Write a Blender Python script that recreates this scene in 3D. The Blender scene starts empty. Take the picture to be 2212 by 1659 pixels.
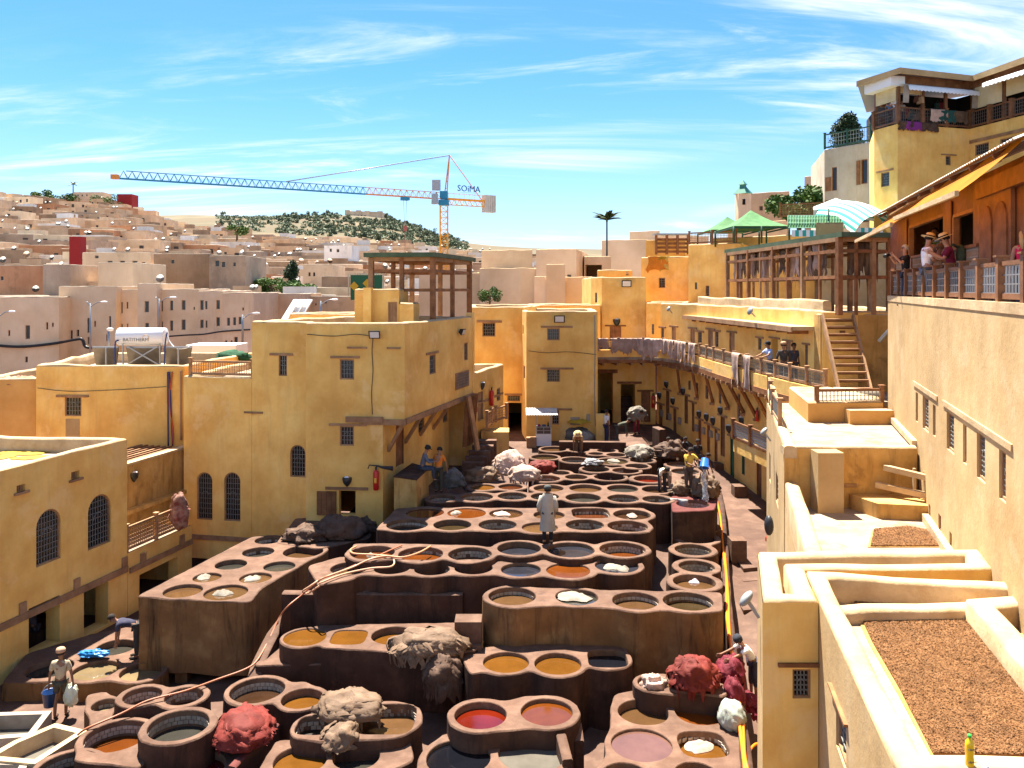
import bpy, bmesh, math, random
import numpy as np
from mathutils import Vector, Matrix, noise
from mathutils.geometry import tessellate_polygon

# ---------------------------------------------------------------- camera, sky, sun, exposure
SC = bpy.context.scene
COL = SC.collection
F, CX, HY, CZ = 1782.0, 1106.0, 624.0, 11.0        # focal length and horizon of the photograph, eye 11 m above the yard
cd = bpy.data.cameras.new('camera'); cam = bpy.data.objects.new('camera', cd); COL.objects.link(cam)
cam.location = (0, 0, CZ); cam.rotation_euler = (math.radians(90), 0, 0)
cd.sensor_width = 36; cd.lens = 36 * F / 2212; cd.shift_y = (HY - 829.5) / 2212
cd.clip_start = 0.2; cd.clip_end = 6000
SC.camera = cam
SUN_AZ = (-0.34, 0.94); SUN_EL = math.radians(66)
sl = bpy.data.lights.new('sun', 'SUN'); sl.energy = 4.2; sl.angle = math.radians(0.53); sl.color = (1.0, 0.93, 0.82)
sun = bpy.data.objects.new('sun', sl); COL.objects.link(sun)
_n = math.hypot(*SUN_AZ)
sdir = Vector((SUN_AZ[0] / _n * math.cos(SUN_EL), SUN_AZ[1] / _n * math.cos(SUN_EL), math.sin(SUN_EL)))
sun.rotation_euler = sdir.to_track_quat('Z', 'Y').to_euler()
sun.location = (0, 0, 60)
W = bpy.data.worlds.new('World'); SC.world = W; W.use_nodes = True
def build_world():
    nt = W.node_tree; N = nt.nodes; L = nt.links; N.clear()
    out = N.new('ShaderNodeOutputWorld'); bg = N.new('ShaderNodeBackground')
    sky = N.new('ShaderNodeTexSky'); sky.sky_type = 'NISHITA'; sky.sun_disc = False
    sky.sun_elevation = SUN_EL; sky.sun_rotation = math.atan2(SUN_AZ[0], SUN_AZ[1])
    sky.air_density = 1.0; sky.dust_density = 0.4; sky.ozone_density = 2.2; sky.altitude = 400
    tc = N.new('ShaderNodeTexCoord'); sep = N.new('ShaderNodeSeparateXYZ'); L.new(tc.outputs['Generated'], sep.inputs[0])
    def m(op, a, b=None, c=None):
        n = N.new('ShaderNodeMath'); n.operation = op
        for i, x in enumerate((a, b, c)):
            if x is None: continue
            if isinstance(x, (int, float)): n.inputs[i].default_value = x
            else: L.new(x, n.inputs[i])
        return n.outputs[0]
    zz = m('ADD', m('MAXIMUM', sep.outputs[2], 0.0), 0.16)
    u = m('DIVIDE', sep.outputs[0], zz); v = m('DIVIDE', sep.outputs[1], zz)
    cmb = N.new('ShaderNodeCombineXYZ'); L.new(u, cmb.inputs[0]); L.new(v, cmb.inputs[1])
    def cirrus(rot, sx, sy, off, scale, lo, hi, det=7, rough=.6, dist=.6):
        mp = N.new('ShaderNodeMapping'); mp.inputs['Rotation'].default_value = (0, 0, math.radians(rot))
        mp.inputs['Scale'].default_value = (sx, sy, 1); mp.inputs['Location'].default_value = off
        L.new(cmb.outputs[0], mp.inputs[0])
        n = N.new('ShaderNodeTexNoise'); n.inputs['Scale'].default_value = scale; n.inputs['Detail'].default_value = det
        n.inputs['Roughness'].default_value = rough; n.inputs['Distortion'].default_value = dist
        L.new(mp.outputs[0], n.inputs[0])
        r = N.new('ShaderNodeMapRange'); r.interpolation_type = 'SMOOTHSTEP'
        r.inputs[1].default_value = lo; r.inputs[2].default_value = hi
        L.new(n.outputs[0], r.inputs[0]); return r.outputs[0]
    a = cirrus(62, .55, 2.2, (8.1, 2.7, 0), .8, .46, .80, det=9, rough=.62, dist=1.2)
    b = cirrus(-40, .6, 1.9, (5.3, 1.2, 0), .7, .47, .82, det=9, rough=.64, dist=1.6)
    c = cirrus(8, .7, 1.0, (6.4, 1.6, 0), .55, .42, .66, det=3, dist=.8)
    veil = m('MULTIPLY', m('MAXIMUM', a, b), m('ADD', m('MULTIPLY', c, 1.0), .04))
    low = m('SUBTRACT', 1.0, m('MULTIPLY', sep.outputs[2], 3.6)); low = m('MAXIMUM', low, 0.0)
    low = m('MULTIPLY', m('POWER', low, 2.2), .82)
    msk = m('MINIMUM', m('ADD', m('MULTIPLY', veil, 2.0), low), .95)
    mix = N.new('ShaderNodeMix'); mix.data_type = 'RGBA'; L.new(msk, mix.inputs[0])
    tint = N.new('ShaderNodeMix'); tint.data_type = 'RGBA'; tint.blend_type = 'MULTIPLY'; tint.inputs[0].default_value = 1
    L.new(sky.outputs[0], tint.inputs[6]); tint.inputs[7].default_value = (.36, .66, .95, 1)
    L.new(tint.outputs[2], mix.inputs[6]); mix.inputs[7].default_value = (4.7, 5.1, 5.4, 1)
    L.new(mix.outputs[2], bg.inputs[0]); bg.inputs[1].default_value = 0.05; L.new(bg.outputs[0], out.inputs[0])
build_world()
SC.view_settings.view_transform = 'Standard'; SC.view_settings.look = 'None'
SC.view_settings.exposure = 2.3; SC.view_settings.gamma = 1.0; SC.view_settings.use_curve_mapping = False
SC.render.engine = 'CYCLES'; SC.cycles.max_bounces = 8; SC.cycles.diffuse_bounces = 6

# ---------------------------------------------------------------- helpers
R = random.Random(7)
def P(px, py, Y): return Vector(((px - CX) / F * Y, Y, CZ + (HY - py) / F * Y))   # a photo point at depth Y
def G(px, py, Z): Y = F * (CZ - Z) / (py - HY); return Vector(((px - CX) / F * Y, Y, Z))  # on a level plane
def XY(px, Y): return Vector(((px - CX) / F * Y, Y))
def SZ(d, Y): return d * Y / F
def v3(p, z): return Vector((p[0], p[1], z))

MATS = {}
def pmat(name, c1, c2=None, c3=None, scale=1.2, rough=.88, bump=.25, bscale=14., streak=0., streak_col=(.05, .03, .02), spec=.25, metal=0., det=6, rnd=0., coord='Object', trans=0., bdist=.03, spots=0., spot_col=(.1, .06, .04), spot_scale=1.1, spot_lo=.56):
    if name in MATS: return MATS[name]
    m = bpy.data.materials.new(name); m.use_nodes = True; MATS[name] = m
    nt = m.node_tree; N = nt.nodes; L = nt.links; bs = N['Principled BSDF']
    bs.inputs['Roughness'].default_value = rough; bs.inputs['Metallic'].default_value = metal
    bs.inputs['Specular IOR Level'].default_value = spec
    if trans: bs.inputs['Transmission Weight'].default_value = trans
    col = (*c1, 1)
    bs.inputs['Base Color'].default_value = col; m.diffuse_color = col
    if c2 is None and not bump: return m
    tc = N.new('ShaderNodeTexCoord'); src = tc.outputs[coord]
    out = None
    if c2 is not None:
        n = N.new('ShaderNodeTexNoise'); n.inputs['Scale'].default_value = scale; n.inputs['Detail'].default_value = det; n.inputs['Roughness'].default_value = .62
        L.new(src, n.inputs[0])
        r = N.new('ShaderNodeValToRGB'); e = r.color_ramp.elements
        e[0].position = .34; e[0].color = (*c1, 1); e[1].position = .66; e[1].color = (*c2, 1)
        if c3 is not None: x = e.new(.52); x.color = (*c3, 1)
        L.new(n.outputs[0], r.inputs[0]); out = r.outputs[0]
        # large soft patches
        n2 = N.new('ShaderNodeTexNoise'); n2.inputs['Scale'].default_value = scale * .23; n2.inputs['Detail'].default_value = 3
        L.new(src, n2.inputs[0])
        mr = N.new('ShaderNodeMapRange'); mr.inputs[1].default_value = .3; mr.inputs[2].default_value = .7; mr.inputs[3].default_value = .8; mr.inputs[4].default_value = 1.16
        L.new(n2.outputs[0], mr.inputs[0])
        mx = N.new('ShaderNodeMix'); mx.data_type = 'RGBA'; mx.blend_type = 'MULTIPLY'; mx.inputs[0].default_value = 1
        L.new(out, mx.inputs[6]); L.new(mr.outputs[0], mx.inputs[7]); out = mx.outputs[2]
        if streak:
            mp = N.new('ShaderNodeMapping'); mp.inputs['Scale'].default_value = (1.5, 1.5, .2); L.new(src, mp.inputs[0])
            n3 = N.new('ShaderNodeTexNoise'); n3.inputs['Scale'].default_value = 1.6; n3.inputs['Detail'].default_value = 6; n3.inputs['Roughness'].default_value = .7; n3.inputs['Distortion'].default_value = .5
            L.new(mp.outputs[0], n3.inputs[0])
            m3 = N.new('ShaderNodeMapRange'); m3.inputs[1].default_value = .5; m3.inputs[2].default_value = .72; m3.inputs[4].default_value = streak
            L.new(n3.outputs[0], m3.inputs[0])
            mx = N.new('ShaderNodeMix'); mx.data_type = 'RGBA'; L.new(m3.outputs[0], mx.inputs[0]); L.new(out, mx.inputs[6]); mx.inputs[7].default_value = (*streak_col, 1); out = mx.outputs[2]
        if spots:
            n4 = N.new('ShaderNodeTexNoise'); n4.inputs['Scale'].default_value = spot_scale; n4.inputs['Detail'].default_value = 9; n4.inputs['Roughness'].default_value = .68; n4.inputs['Distortion'].default_value = .4
            mp4 = N.new('ShaderNodeMapping'); mp4.inputs['Location'].default_value = (13.7, 4.1, 8.3); L.new(src, mp4.inputs[0]); L.new(mp4.outputs[0], n4.inputs[0])
            m4 = N.new('ShaderNodeMapRange'); m4.inputs[1].default_value = spot_lo; m4.inputs[2].default_value = spot_lo + .06; m4.inputs[4].default_value = spots; L.new(n4.outputs[0], m4.inputs[0])
            mx = N.new('ShaderNodeMix'); mx.data_type = 'RGBA'; L.new(m4.outputs[0], mx.inputs[0]); L.new(out, mx.inputs[6]); mx.inputs[7].default_value = (*spot_col, 1); out = mx.outputs[2]
        if rnd:
            oi = N.new('ShaderNodeObjectInfo'); mr = N.new('ShaderNodeMapRange'); mr.inputs[3].default_value = 1 - rnd; mr.inputs[4].default_value = 1 + rnd
            L.new(oi.outputs['Random'], mr.inputs[0])
            mx = N.new('ShaderNodeMix'); mx.data_type = 'RGBA'; mx.blend_type = 'MULTIPLY'; mx.inputs[0].default_value = 1
            L.new(out, mx.inputs[6]); L.new(mr.outputs[0], mx.inputs[7]); out = mx.outputs[2]
        L.new(out, bs.inputs['Base Color'])
    if bump:
        nb = N.new('ShaderNodeTexNoise'); nb.inputs['Scale'].default_value = bscale; nb.inputs['Detail'].default_value = 8; nb.inputs['Roughness'].default_value = .7
        L.new(src, nb.inputs[0])
        b = N.new('ShaderNodeBump'); b.inputs['Strength'].default_value = bump; b.inputs['Distance'].default_value = bdist
        L.new(nb.outputs[0], b.inputs['Height']); L.new(b.outputs[0], bs.inputs['Normal'])
    return m
def flat(name, c, rough=.6, spec=.3, metal=0., trans=0.): return pmat(name, c, bump=0, rough=rough, spec=spec, metal=metal, trans=trans)

class MB:
    def __init__(s): s.v = []; s.f = []; s.m = []; s.sm = []
    def add(s, vs, fs, mi=0, smooth=False):
        o = len(s.v); s.v += [tuple(v) for v in vs]
        for f in fs: s.f.append(tuple(i + o for i in f)); s.m.append(mi); s.sm.append(smooth)
        return s
    def box(s, c, sz, rz=0., mi=0, taper=1.):
        x, y, z = sz[0] / 2, sz[1] / 2, sz[2] / 2; ca, sa = math.cos(rz), math.sin(rz); vs = []
        for dz in (-1, 1):
            t = taper if dz > 0 else 1
            for dx, dy in ((-1, -1), (1, -1), (1, 1), (-1, 1)):
                a, b = dx * x * t, dy * y * t
                vs.append((c[0] + a * ca - b * sa, c[1] + a * sa + b * ca, c[2] + dz * z))
        return s.add(vs, [(3, 2, 1, 0), (4, 5, 6, 7), (0, 1, 5, 4), (1, 2, 6, 5), (2, 3, 7, 6), (3, 0, 4, 7)], mi)
    def beam(s, a, b, w, h, mi=0, up=None):
        a = Vector(a); b = Vector(b); d = (b - a).normalized(); u = Vector(up) if up else Vector((0, 0, 1))
        if abs(d.dot(u)) > .98: u = Vector((0, 1, 0))
        r = d.cross(u).normalized(); u = r.cross(d).normalized(); vs = []
        for q in (a, b):
            for x, y in ((-1, -1), (1, -1), (1, 1), (-1, 1)): vs.append(q + r * (x * w / 2) + u * (y * h / 2))
        return s.add(vs, [(3, 2, 1, 0), (4, 5, 6, 7), (0, 1, 5, 4), (1, 2, 6, 5), (2, 3, 7, 6), (3, 0, 4, 7)], mi)
    def tube(s, path, r, n=6, mi=0, cap=True, smooth=True):
        path = [Vector(p) for p in path]; k = len(path); rs = r if isinstance(r, (list, tuple)) else [r] * k
        prev = None; vs = []; fs = []
        for i, p in enumerate(path):
            d = (path[min(i + 1, k - 1)] - path[max(i - 1, 0)])
            d = d.normalized() if d.length > 1e-9 else Vector((0, 0, 1))
            if prev is None:
                u = Vector((0, 0, 1)) if abs(d.z) < .9 else Vector((1, 0, 0)); x = d.cross(u).normalized()
            else:
                x = prev - d * prev.dot(d); x = x.normalized() if x.length > 1e-6 else d.orthogonal().normalized()
            prev = x; y = d.cross(x)
            for j in range(n): t = j * 2 * math.pi / n; vs.append(p + (x * math.cos(t) + y * math.sin(t)) * rs[i])
        for i in range(k - 1):
            for j in range(n): a = i * n + j; b = i * n + (j + 1) % n; fs.append((a, b, b + n, a + n))
        if cap: fs.append(tuple(range(n))[::-1]); fs.append(tuple(range((k - 1) * n, k * n)))
        return s.add(vs, fs, mi, smooth)
    def lathe(s, prof, n=16, c=(0, 0, 0), mi=0, smooth=True, axis=None, sq=(1, 1)):
        vs = []; fs = []; c = Vector(c); q = Vector((0, 0, 1)).rotation_difference(Vector(axis)) if axis else None
        for r, z in prof:
            for j in range(n):
                t = j * 2 * math.pi / n; p = Vector((r * math.cos(t) * sq[0], r * math.sin(t) * sq[1], z))
                if q: p = q @ p
                vs.append(c + p)
        for i in range(len(prof) - 1):
            for j in range(n): a = i * n + j; b = i * n + (j + 1) % n; fs.append((a, b, b + n, a + n))
        if prof[0][0] > 1e-4: fs.append(tuple(range(n))[::-1])
        if prof[-1][0] > 1e-4: fs.append(tuple(range((len(prof) - 1) * n, len(prof) * n)))
        return s.add(vs, fs, mi, smooth)
    def prism(s, poly, z0, z1, mi=0, bottom=True):
        n = len(poly); vs = [(p[0], p[1], z0) for p in poly] + [(p[0], p[1], z1) for p in poly]
        fs = [(i, (i + 1) % n, (i + 1) % n + n, i + n) for i in range(n)]
        tri = tessellate_polygon([[Vector((p[0], p[1], 0)) for p in poly]])
        for a, b, c in tri:
            ar = (poly[b][0] - poly[a][0]) * (poly[c][1] - poly[a][1]) - (poly[b][1] - poly[a][1]) * (poly[c][0] - poly[a][0])
            t = (a, b, c) if ar > 0 else (a, c, b)
            fs.append(tuple(i + n for i in t))
            if bottom: fs.append(t[::-1])
        return s.add(vs, fs, mi)
    def ball(s, c, r, n=10, m=7, mi=0, nz=0., seed=0., ns=2.):
        if not isinstance(r, (list, tuple)): r = (r, r, r)
        vs = []; fs = []; c = Vector(c)
        for i in range(m + 1):
            a = math.pi * i / m
            for j in range(n):
                t = 2 * math.pi * j / n; d = Vector((math.sin(a) * math.cos(t), math.sin(a) * math.sin(t), math.cos(a)))
                k = 1 + nz * noise.noise(d * ns + Vector((seed, seed * .7, -seed))) if nz else 1
                vs.append(c + Vector((d.x * r[0], d.y * r[1], d.z * r[2])) * k)
        for i in range(m):
            for j in range(n): a = i * n + j; b = i * n + (j + 1) % n; fs.append((a, a + n, b + n, b))
        return s.add(vs, fs, mi, True)
    def mesh(s, name, mats):
        me = bpy.data.meshes.new(name); me.from_pydata(s.v, [], s.f)
        for m in (mats if isinstance(mats, (list, tuple)) else [mats]): me.materials.append(m)
        me.polygons.foreach_set('material_index', s.m); me.polygons.foreach_set('use_smooth', s.sm); me.update()
        return me
    def build(s, name, mats, parent=None, label=None, cat=None, group=None, kind=None):
        return obj(name, s.mesh(name, mats), parent, label, cat, group, kind)
def tag(o, label=None, cat=None, group=None, kind=None):
    if label: o['label'] = label
    if cat: o['category'] = cat
    if group: o['group'] = group
    if kind: o['kind'] = kind
    return o
def attach(o, parent):
    o.parent = parent
    m = Matrix.Identity(4); p = parent
    while p is not None: m = (p.matrix_parent_inverse @ p.matrix_basis if p.parent else p.matrix_basis) @ m; p = p.parent
    o.matrix_parent_inverse = m.inverted()
def obj(name, me, parent=None, label=None, cat=None, group=None, kind=None, loc=None, rz=0.):
    o = bpy.data.objects.new(name, me); COL.objects.link(o)
    if loc is not None: o.location = loc; o.rotation_euler = (0, 0, rz)
    if parent is not None: attach(o, parent)
    return tag(o, label, cat, group, kind)
def thing(name, label, cat, loc=(0, 0, 0), group=None, kind=None):
    o = bpy.data.objects.new(name, None); COL.objects.link(o); o.location = loc; o.empty_display_size = .2
    return tag(o, label, cat, group, kind)
def copy_tree(o, loc=None, rz=None, label=None, group=None, parent=None):
    c = o.copy(); COL.objects.link(c); c.parent = parent
    if loc is not None: c.location = loc
    if rz is not None: c.rotation_euler = (0, 0, rz)
    if label: c['label'] = label
    if group: c['group'] = group
    for ch in o.children: copy_tree(ch, parent=c)
    return c
def rs(path, step=.5, closed=False):
    path = [Vector(p) for p in path]; out = []
    seq = path + ([path[0]] if closed else [])
    for a, b in zip(seq, seq[1:]):
        n = max(1, int((b - a).length / step))
        out += [a.lerp(b, i / n) for i in range(n)]
    if not closed: out.append(seq[-1])
    return out
def smooth_path(pts, n=6):
    pts = [Vector(p) for p in pts]; out = []
    for i in range(len(pts) - 1):
        p0, p1, p2, p3 = pts[max(i - 1, 0)], pts[i], pts[i + 1], pts[min(i + 2, len(pts) - 1)]
        for k in range(n):
            t = k / n; out.append(.5 * ((2 * p1) + (p2 - p0) * t + (2 * p0 - 5 * p1 + 4 * p2 - p3) * t * t + (3 * p1 - p0 - 3 * p2 + p3) * t ** 3))
    out.append(pts[-1]); return out
def text_part(name, body, size, mat, parent, loc, rot, extrude=.004, align='CENTER'):
    cu = bpy.data.curves.new(name, 'FONT'); cu.body = body; cu.size = size; cu.extrude = extrude; cu.align_x = align; cu.align_y = 'CENTER'; cu.resolution_u = 2
    t = bpy.data.objects.new(name + '_tmp', cu); sc_ = bpy.data.scenes.new('lettering'); sc_.collection.objects.link(t); sc_.view_layers[0].update()
    me = bpy.data.meshes.new_from_object(t.evaluated_get(sc_.view_layers[0].depsgraph))
    bpy.data.objects.remove(t); bpy.data.curves.remove(cu); bpy.data.scenes.remove(sc_)
    me.materials.clear(); me.materials.append(mat)
    me.transform(Matrix.Translation(Vector(loc)) @ rot.to_matrix().to_4x4()); me.name = name
    return obj(name, me, parent)

# ---------------------------------------------------------------- materials
OCHRE = pmat('ochre_plaster', (.74, .405, .098), (.90, .60, .185), (.84, .515, .14), scale=.8, bump=.5, bscale=4, rough=.92, streak=.34, streak_col=(.52, .31, .11), spots=.4, spot_col=(.88, .63, .29), spot_scale=.45, spot_lo=.56)
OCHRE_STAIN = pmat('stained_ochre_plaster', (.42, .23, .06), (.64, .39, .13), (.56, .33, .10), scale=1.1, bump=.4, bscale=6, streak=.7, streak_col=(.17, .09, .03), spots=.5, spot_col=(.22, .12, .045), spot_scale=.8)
CREAM = pmat('cream_plaster', (.38, .25, .11), (.49, .345, .175), (.44, .30, .142), scale=.9, bump=.4, bscale=5, streak=.4, streak_col=(.50, .30, .11), spots=.35, spot_col=(.53, .40, .245), spot_scale=.6)
COPE = pmat('pale_coping', (.42, .285, .145), (.54, .40, .23), scale=2.2, bump=.6, bscale=7, spots=.5, spot_col=(.42, .27, .13), spot_scale=1.3, spot_lo=.56)
ROOFTILE = pmat('pale_roof_floor', (.26, .19, .125), (.38, .30, .215), scale=1.6, bump=.4, bscale=9, spots=.6, spot_col=(.19, .11, .065), spot_scale=.9, spot_lo=.55)
BEIGE = pmat('beige_plaster', (.74, .52, .30), (.86, .645, .41), scale=.4, bump=.2, bscale=3, streak=.2, streak_col=(.5, .35, .21), rnd=.1)
PEACH = pmat('peach_plaster', (.68, .49, .30), (.80, .61, .41), scale=.4, bump=.15, bscale=3, rnd=.06)
ORANGEW = pmat('orange_plaster', (.50, .26, .07), (.60, .34, .11), scale=.9, bump=.3, bscale=5)
WOOD = pmat('brown_wood', (.17, .068, .025), (.30, .135, .055), scale=3, bump=.3, bscale=20, rough=.7, rnd=.12)
WOODPALE = pmat('weathered_wood', (.27, .145, .07), (.40, .235, .12), scale=3, bump=.3, bscale=20, rough=.8, rnd=.12)
WOODRED = pmat('red_cedar_wood', (.15, .064, .026), (.235, .105, .045), scale=4, bump=.25, bscale=22, rough=.55, rnd=.08)
GREENROOF = pmat('green_roof_sheet', (.05, .085, .04), (.085, .125, .065), scale=2, bump=.15, rough=.6)
DARK = flat('painted_interior_shade', (.012, .009, .007), rough=.9)  # near-black colour that paints the shade inside openings
PANE = flat('dark_pane', (.02, .018, .018), rough=.12, spec=.5)
GRILLE = flat('grey_grille_metal', (.20, .21, .20), rough=.5, metal=.3)
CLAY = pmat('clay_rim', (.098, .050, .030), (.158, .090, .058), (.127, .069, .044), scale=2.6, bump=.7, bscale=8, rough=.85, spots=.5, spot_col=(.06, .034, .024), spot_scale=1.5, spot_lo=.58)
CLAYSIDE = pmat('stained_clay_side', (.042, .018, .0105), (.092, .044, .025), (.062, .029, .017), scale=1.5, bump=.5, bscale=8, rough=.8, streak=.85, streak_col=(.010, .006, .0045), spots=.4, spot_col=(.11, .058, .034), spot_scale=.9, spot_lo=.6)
CLAYWALL = pmat('streaked_tan_clay', (.15, .075, .025), (.26, .15, .058), (.195, .10, .037), scale=1.3, bump=.4, bscale=8, rough=.85, streak=.95, streak_col=(.018, .009, .005))
CLAYRED = pmat('red_stained_clay', (.095, .02, .016), (.14, .042, .034), scale=2.4, bump=.5, bscale=9)
CLAYWHITE = pmat('limewashed_clay', (.27, .22, .165), (.37, .32, .255), scale=2.2, bump=.4, bscale=9)
TILE = pmat('basin_tile', (.27, .22, .165), (.42, .36, .28), scale=5, bump=.1, rough=.5, rnd=.15)
GROUT = pmat('basin_wall_clay', (.11, .06, .034), (.20, .115, .065), scale=4, bump=.4, bscale=12)
WHITEP = flat('white_paint', (.78, .78, .76), rough=.5)
STEEL = flat('galvanised_steel', (.30, .31, .32), rough=.4, metal=.6)
BLACKM = flat('black_metal', (.025, .025, .027), rough=.45)
REDP = flat('red_paint', (.50, .018, .014), rough=.3, spec=.5)
def area(l): return sum(a[0] * b[1] - b[0] * a[1] for a, b in zip(l, l[1:] + l[:1])) / 2

ORD2 = ['first', 'second', 'third', 'fourth', 'fifth', 'sixth', 'seventh', 'eighth', 'ninth', 'tenth', 'eleventh', 'twelfth', 'thirteenth', 'fourteenth', 'fifteenth', 'sixteenth', 'seventeenth', 'eighteenth', 'nineteenth', 'twentieth', 'twenty-first', 'twenty-second', 'twenty-third', 'twenty-fourth', 'twenty-fifth', 'twenty-sixth', 'twenty-seventh', 'twenty-eighth', 'twenty-ninth', 'thirtieth']
# ---------------------------------------------------------------- ground
def lerp_tab(t, x):
    if x <= t[0][0]: return t[0][1]
    for (a, b), (c, d) in zip(t, t[1:]):
        if x <= c: return b + (d - b) * (x - a) / (c - a)
    return t[-1][1]
MAINZ = [(19, 0), (23, .35), (26, 1.1), (30, 2.0), (36, 2.7), (41, 3.0), (60, 3.0)]
ALLEYZ = [(16, .7), (20, .85), (23, 1.0), (28, 1.3), (34, 1.5), (40, 1.75), (44, 2.2), (48, 2.9), (60, 3.0)]
def ground_z(x, y):
    if x < -6.2: return max(0, lerp_tab(MAINZ, y) * min(max((x + 9.2) / 3.0, 0), 1)) if y < 33 else 0
    t = min(max((x - 7.0) / .5, 0), 1)
    return lerp_tab(MAINZ, y) * (1 - t) + lerp_tab(ALLEYZ, y) * t
GROUND = pmat('trodden_clay_ground', (.082, .041, .025), (.145, .082, .054), (.108, .057, .037), scale=1.6, bump=.8, bscale=4, rough=.75, det=9)
def build_ground():
    xs = [-3000, -400, -60] + [-26 + i * .6 for i in range(88)] + [60, 400, 3000]
    ys = [-40, 5] + [12 + i * .6 for i in range(62)] + [55, 70, 200]
    vs = []; fs = []
    for x in xs:
        for y in ys: vs.append((x, y, ground_z(x, y) + (.03 * noise.noise(Vector((x * .8, y * .8, 0))) if abs(x) < 30 else 0) - (3.5 if y > 60 else 0)))
    n = len(ys)
    for i in range(len(xs) - 1):
        for j in range(n - 1): fs.append((i * n + j, (i + 1) * n + j, (i + 1) * n + j + 1, i * n + j + 1))
    mb = MB(); mb.add(vs, fs, 0, True); mb.build('ground', GROUND, kind='structure')
build_ground()

# ---------------------------------------------------------------- walls with real openings
class Wall:
    """one wall face; p0 -> p1 with the outside on the right hand; openings are cut through and fitted"""
    def __init__(s, t, p0, p1, z0, z1, mat, name='wall', depth=.22):
        s.t = t; s.p0 = Vector(p0[:2]); s.p1 = Vector(p1[:2]); s.z0 = z0; s.z1 = z1; s.mat = mat; s.name = name; s.depth = depth
        d = s.p1 - s.p0; s.L = d.length; s.d = d / s.L; s.n = Vector((s.d.y, -s.d.x)); s.holes = []
    def uz(s, px, py):
        a = (px - CX) / F; det = s.d.x - a * s.d.y
        u = (a * s.p0.y - s.p0.x) / det; Y = s.p0.y + s.d.y * u
        return u, CZ + (HY - py) / F * Y
    def pt(s, u, z, out=0.): q = s.p0 + s.d * u + s.n * out; return Vector((q.x, q.y, z))
    def rect(s, x0, y0, x1, y1):
        u0, _ = s.uz(x0, y0); u1, _ = s.uz(x1, y0)
        if u0 > u1: u0, u1 = u1, u0
        xm = (x0 + x1) / 2; _, zt = s.uz(xm, y0); _, zb = s.uz(xm, y1)
        return u0, zb, u1, zt
    def ring(s, r, arch):
        u0, zb, u1, zt = r
        if not arch: return [(u0, zb), (u1, zb), (u1, zt), (u0, zt)]
        w = u1 - u0; h = min(w / 2, (zt - zb) * .5); zc = zt - h; pts = [(u0, zb), (u1, zb)]
        for i in range(0, 11): t = math.pi * i / 10; pts.append((u0 + w / 2 + w / 2 * math.cos(t), zc + h * math.sin(t)))
        return pts
    def local(s, mb_pts): pass
    def opening(s, x0, y0, x1, y1, arch=False, depth=None, reveal=None):
        r = s.rect(x0, y0, x1, y1); r = (max(r[0], .02), max(r[1], s.z0 + .02), min(r[2], s.L - .02), min(r[3], s.z1 - .05))
        pts = s.ring(r, arch); s.holes.append((pts, depth or s.depth, reveal)); return r
    def bar(s, mb, u0, z0, u1, z1, w, out, th=.02, mi=0):
        mb.beam(s.pt(u0, z0, out), s.pt(u1, z1, out), w, th, mi, up=(s.n.x, s.n.y, 0))
    def strip(s, mb, u0, z0, u1, z1, o0, o1, mi=0):
        vs = [s.pt(u, z, o) for o in (o0, o1) for u, z in ((u0, z0), (u1, z0), (u1, z1), (u0, z1))]
        mb.add(vs, [(3, 2, 1, 0), (4, 5, 6, 7), (0, 1, 5, 4), (1, 2, 6, 5), (2, 3, 7, 6), (3, 0, 4, 7)], mi)
    def window(s, x0, y0, x1, y1, arch=False, lint=None, nx=None, nz=None, frame=None, pane=None, depth=.16, motif=True, lw=.07, grille=True):
        u0, zb, u1, zt = s.opening(x0, y0, x1, y1, arch, depth); w = u1 - u0; h = zt - zb; fr = frame or WOODPALE; f = min(.05, w * .12)
        mb = MB(); pts = s.ring((u0, zb, u1, zt), arch); o = -depth * .35
        ins = s.ring((u0 + f, zb + f, u1 - f, zt - f), arch); n = len(pts)
        vs = [s.pt(a, b, o + .03) for a, b in pts] + [s.pt(a, b, o + .03) for a, b in ins] + [s.pt(a, b, o - .06) for a, b in ins]
        fs = [(i, (i + 1) % n, (i + 1) % n + n, i + n) for i in range(n)] + [(i + n, (i + 1) % n + n, (i + 1) % n + 2 * n, i + 2 * n) for i in range(n)]
        mb.add(vs, fs); wo = mb.build('window', fr, s.t)
        mb = MB(); mb.add([s.pt(a, b, o - .05) for a, b in ins], [tuple(range(n))]); mb.build('pane', pane or PANE, wo)
        if grille:
            mb = MB(); a0, a1, b0, b1 = u0 + f, u1 - f, zb + f, zt - f; nx = nx or max(3, int(w / .13)); nz = nz or max(3, int(h / .16)); t = .016
            def top(u):
                if not arch: return b1
                c = (u - (a0 + a1) / 2) / ((a1 - a0) / 2); hh = min((a1 - a0) / 2, (zt - zb) * .5); return b1 - hh + hh * math.sqrt(max(0, 1 - c * c))
            for i in range(1, nx): u = a0 + (a1 - a0) * i / nx; s.bar(mb, u, b0, u, top(u), t, o)
            for i in range(1, nz):
                z = b0 + (b1 - b0) * i / nz; e0, e1 = a0, a1
                if arch:
                    hh = min((a1 - a0) / 2, (zt - zb) * .5); q = (z - (b1 - hh)) / hh
                    if q > 0: c = math.sqrt(max(0, 1 - q * q)) * (a1 - a0) / 2; e0, e1 = (a0 + a1) / 2 - c, (a0 + a1) / 2 + c
                s.bar(mb, e0, z, e1, z, t, o)
            if motif:
                cu = (a0 + a1) / 2; cz = b0 + (b1 - b0) * .52; rr = (a1 - a0) * .24
                arcp = [s.pt(cu + rr * math.cos(q * math.pi / 6), cz + rr * math.sin(q * math.pi / 6), o + .012) for q in range(7)]; mb.tube(arcp, .011, 4)
            mb.build('grille', GRILLE, wo)
        if lint: s.lintel(*lint)
        return wo
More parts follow.
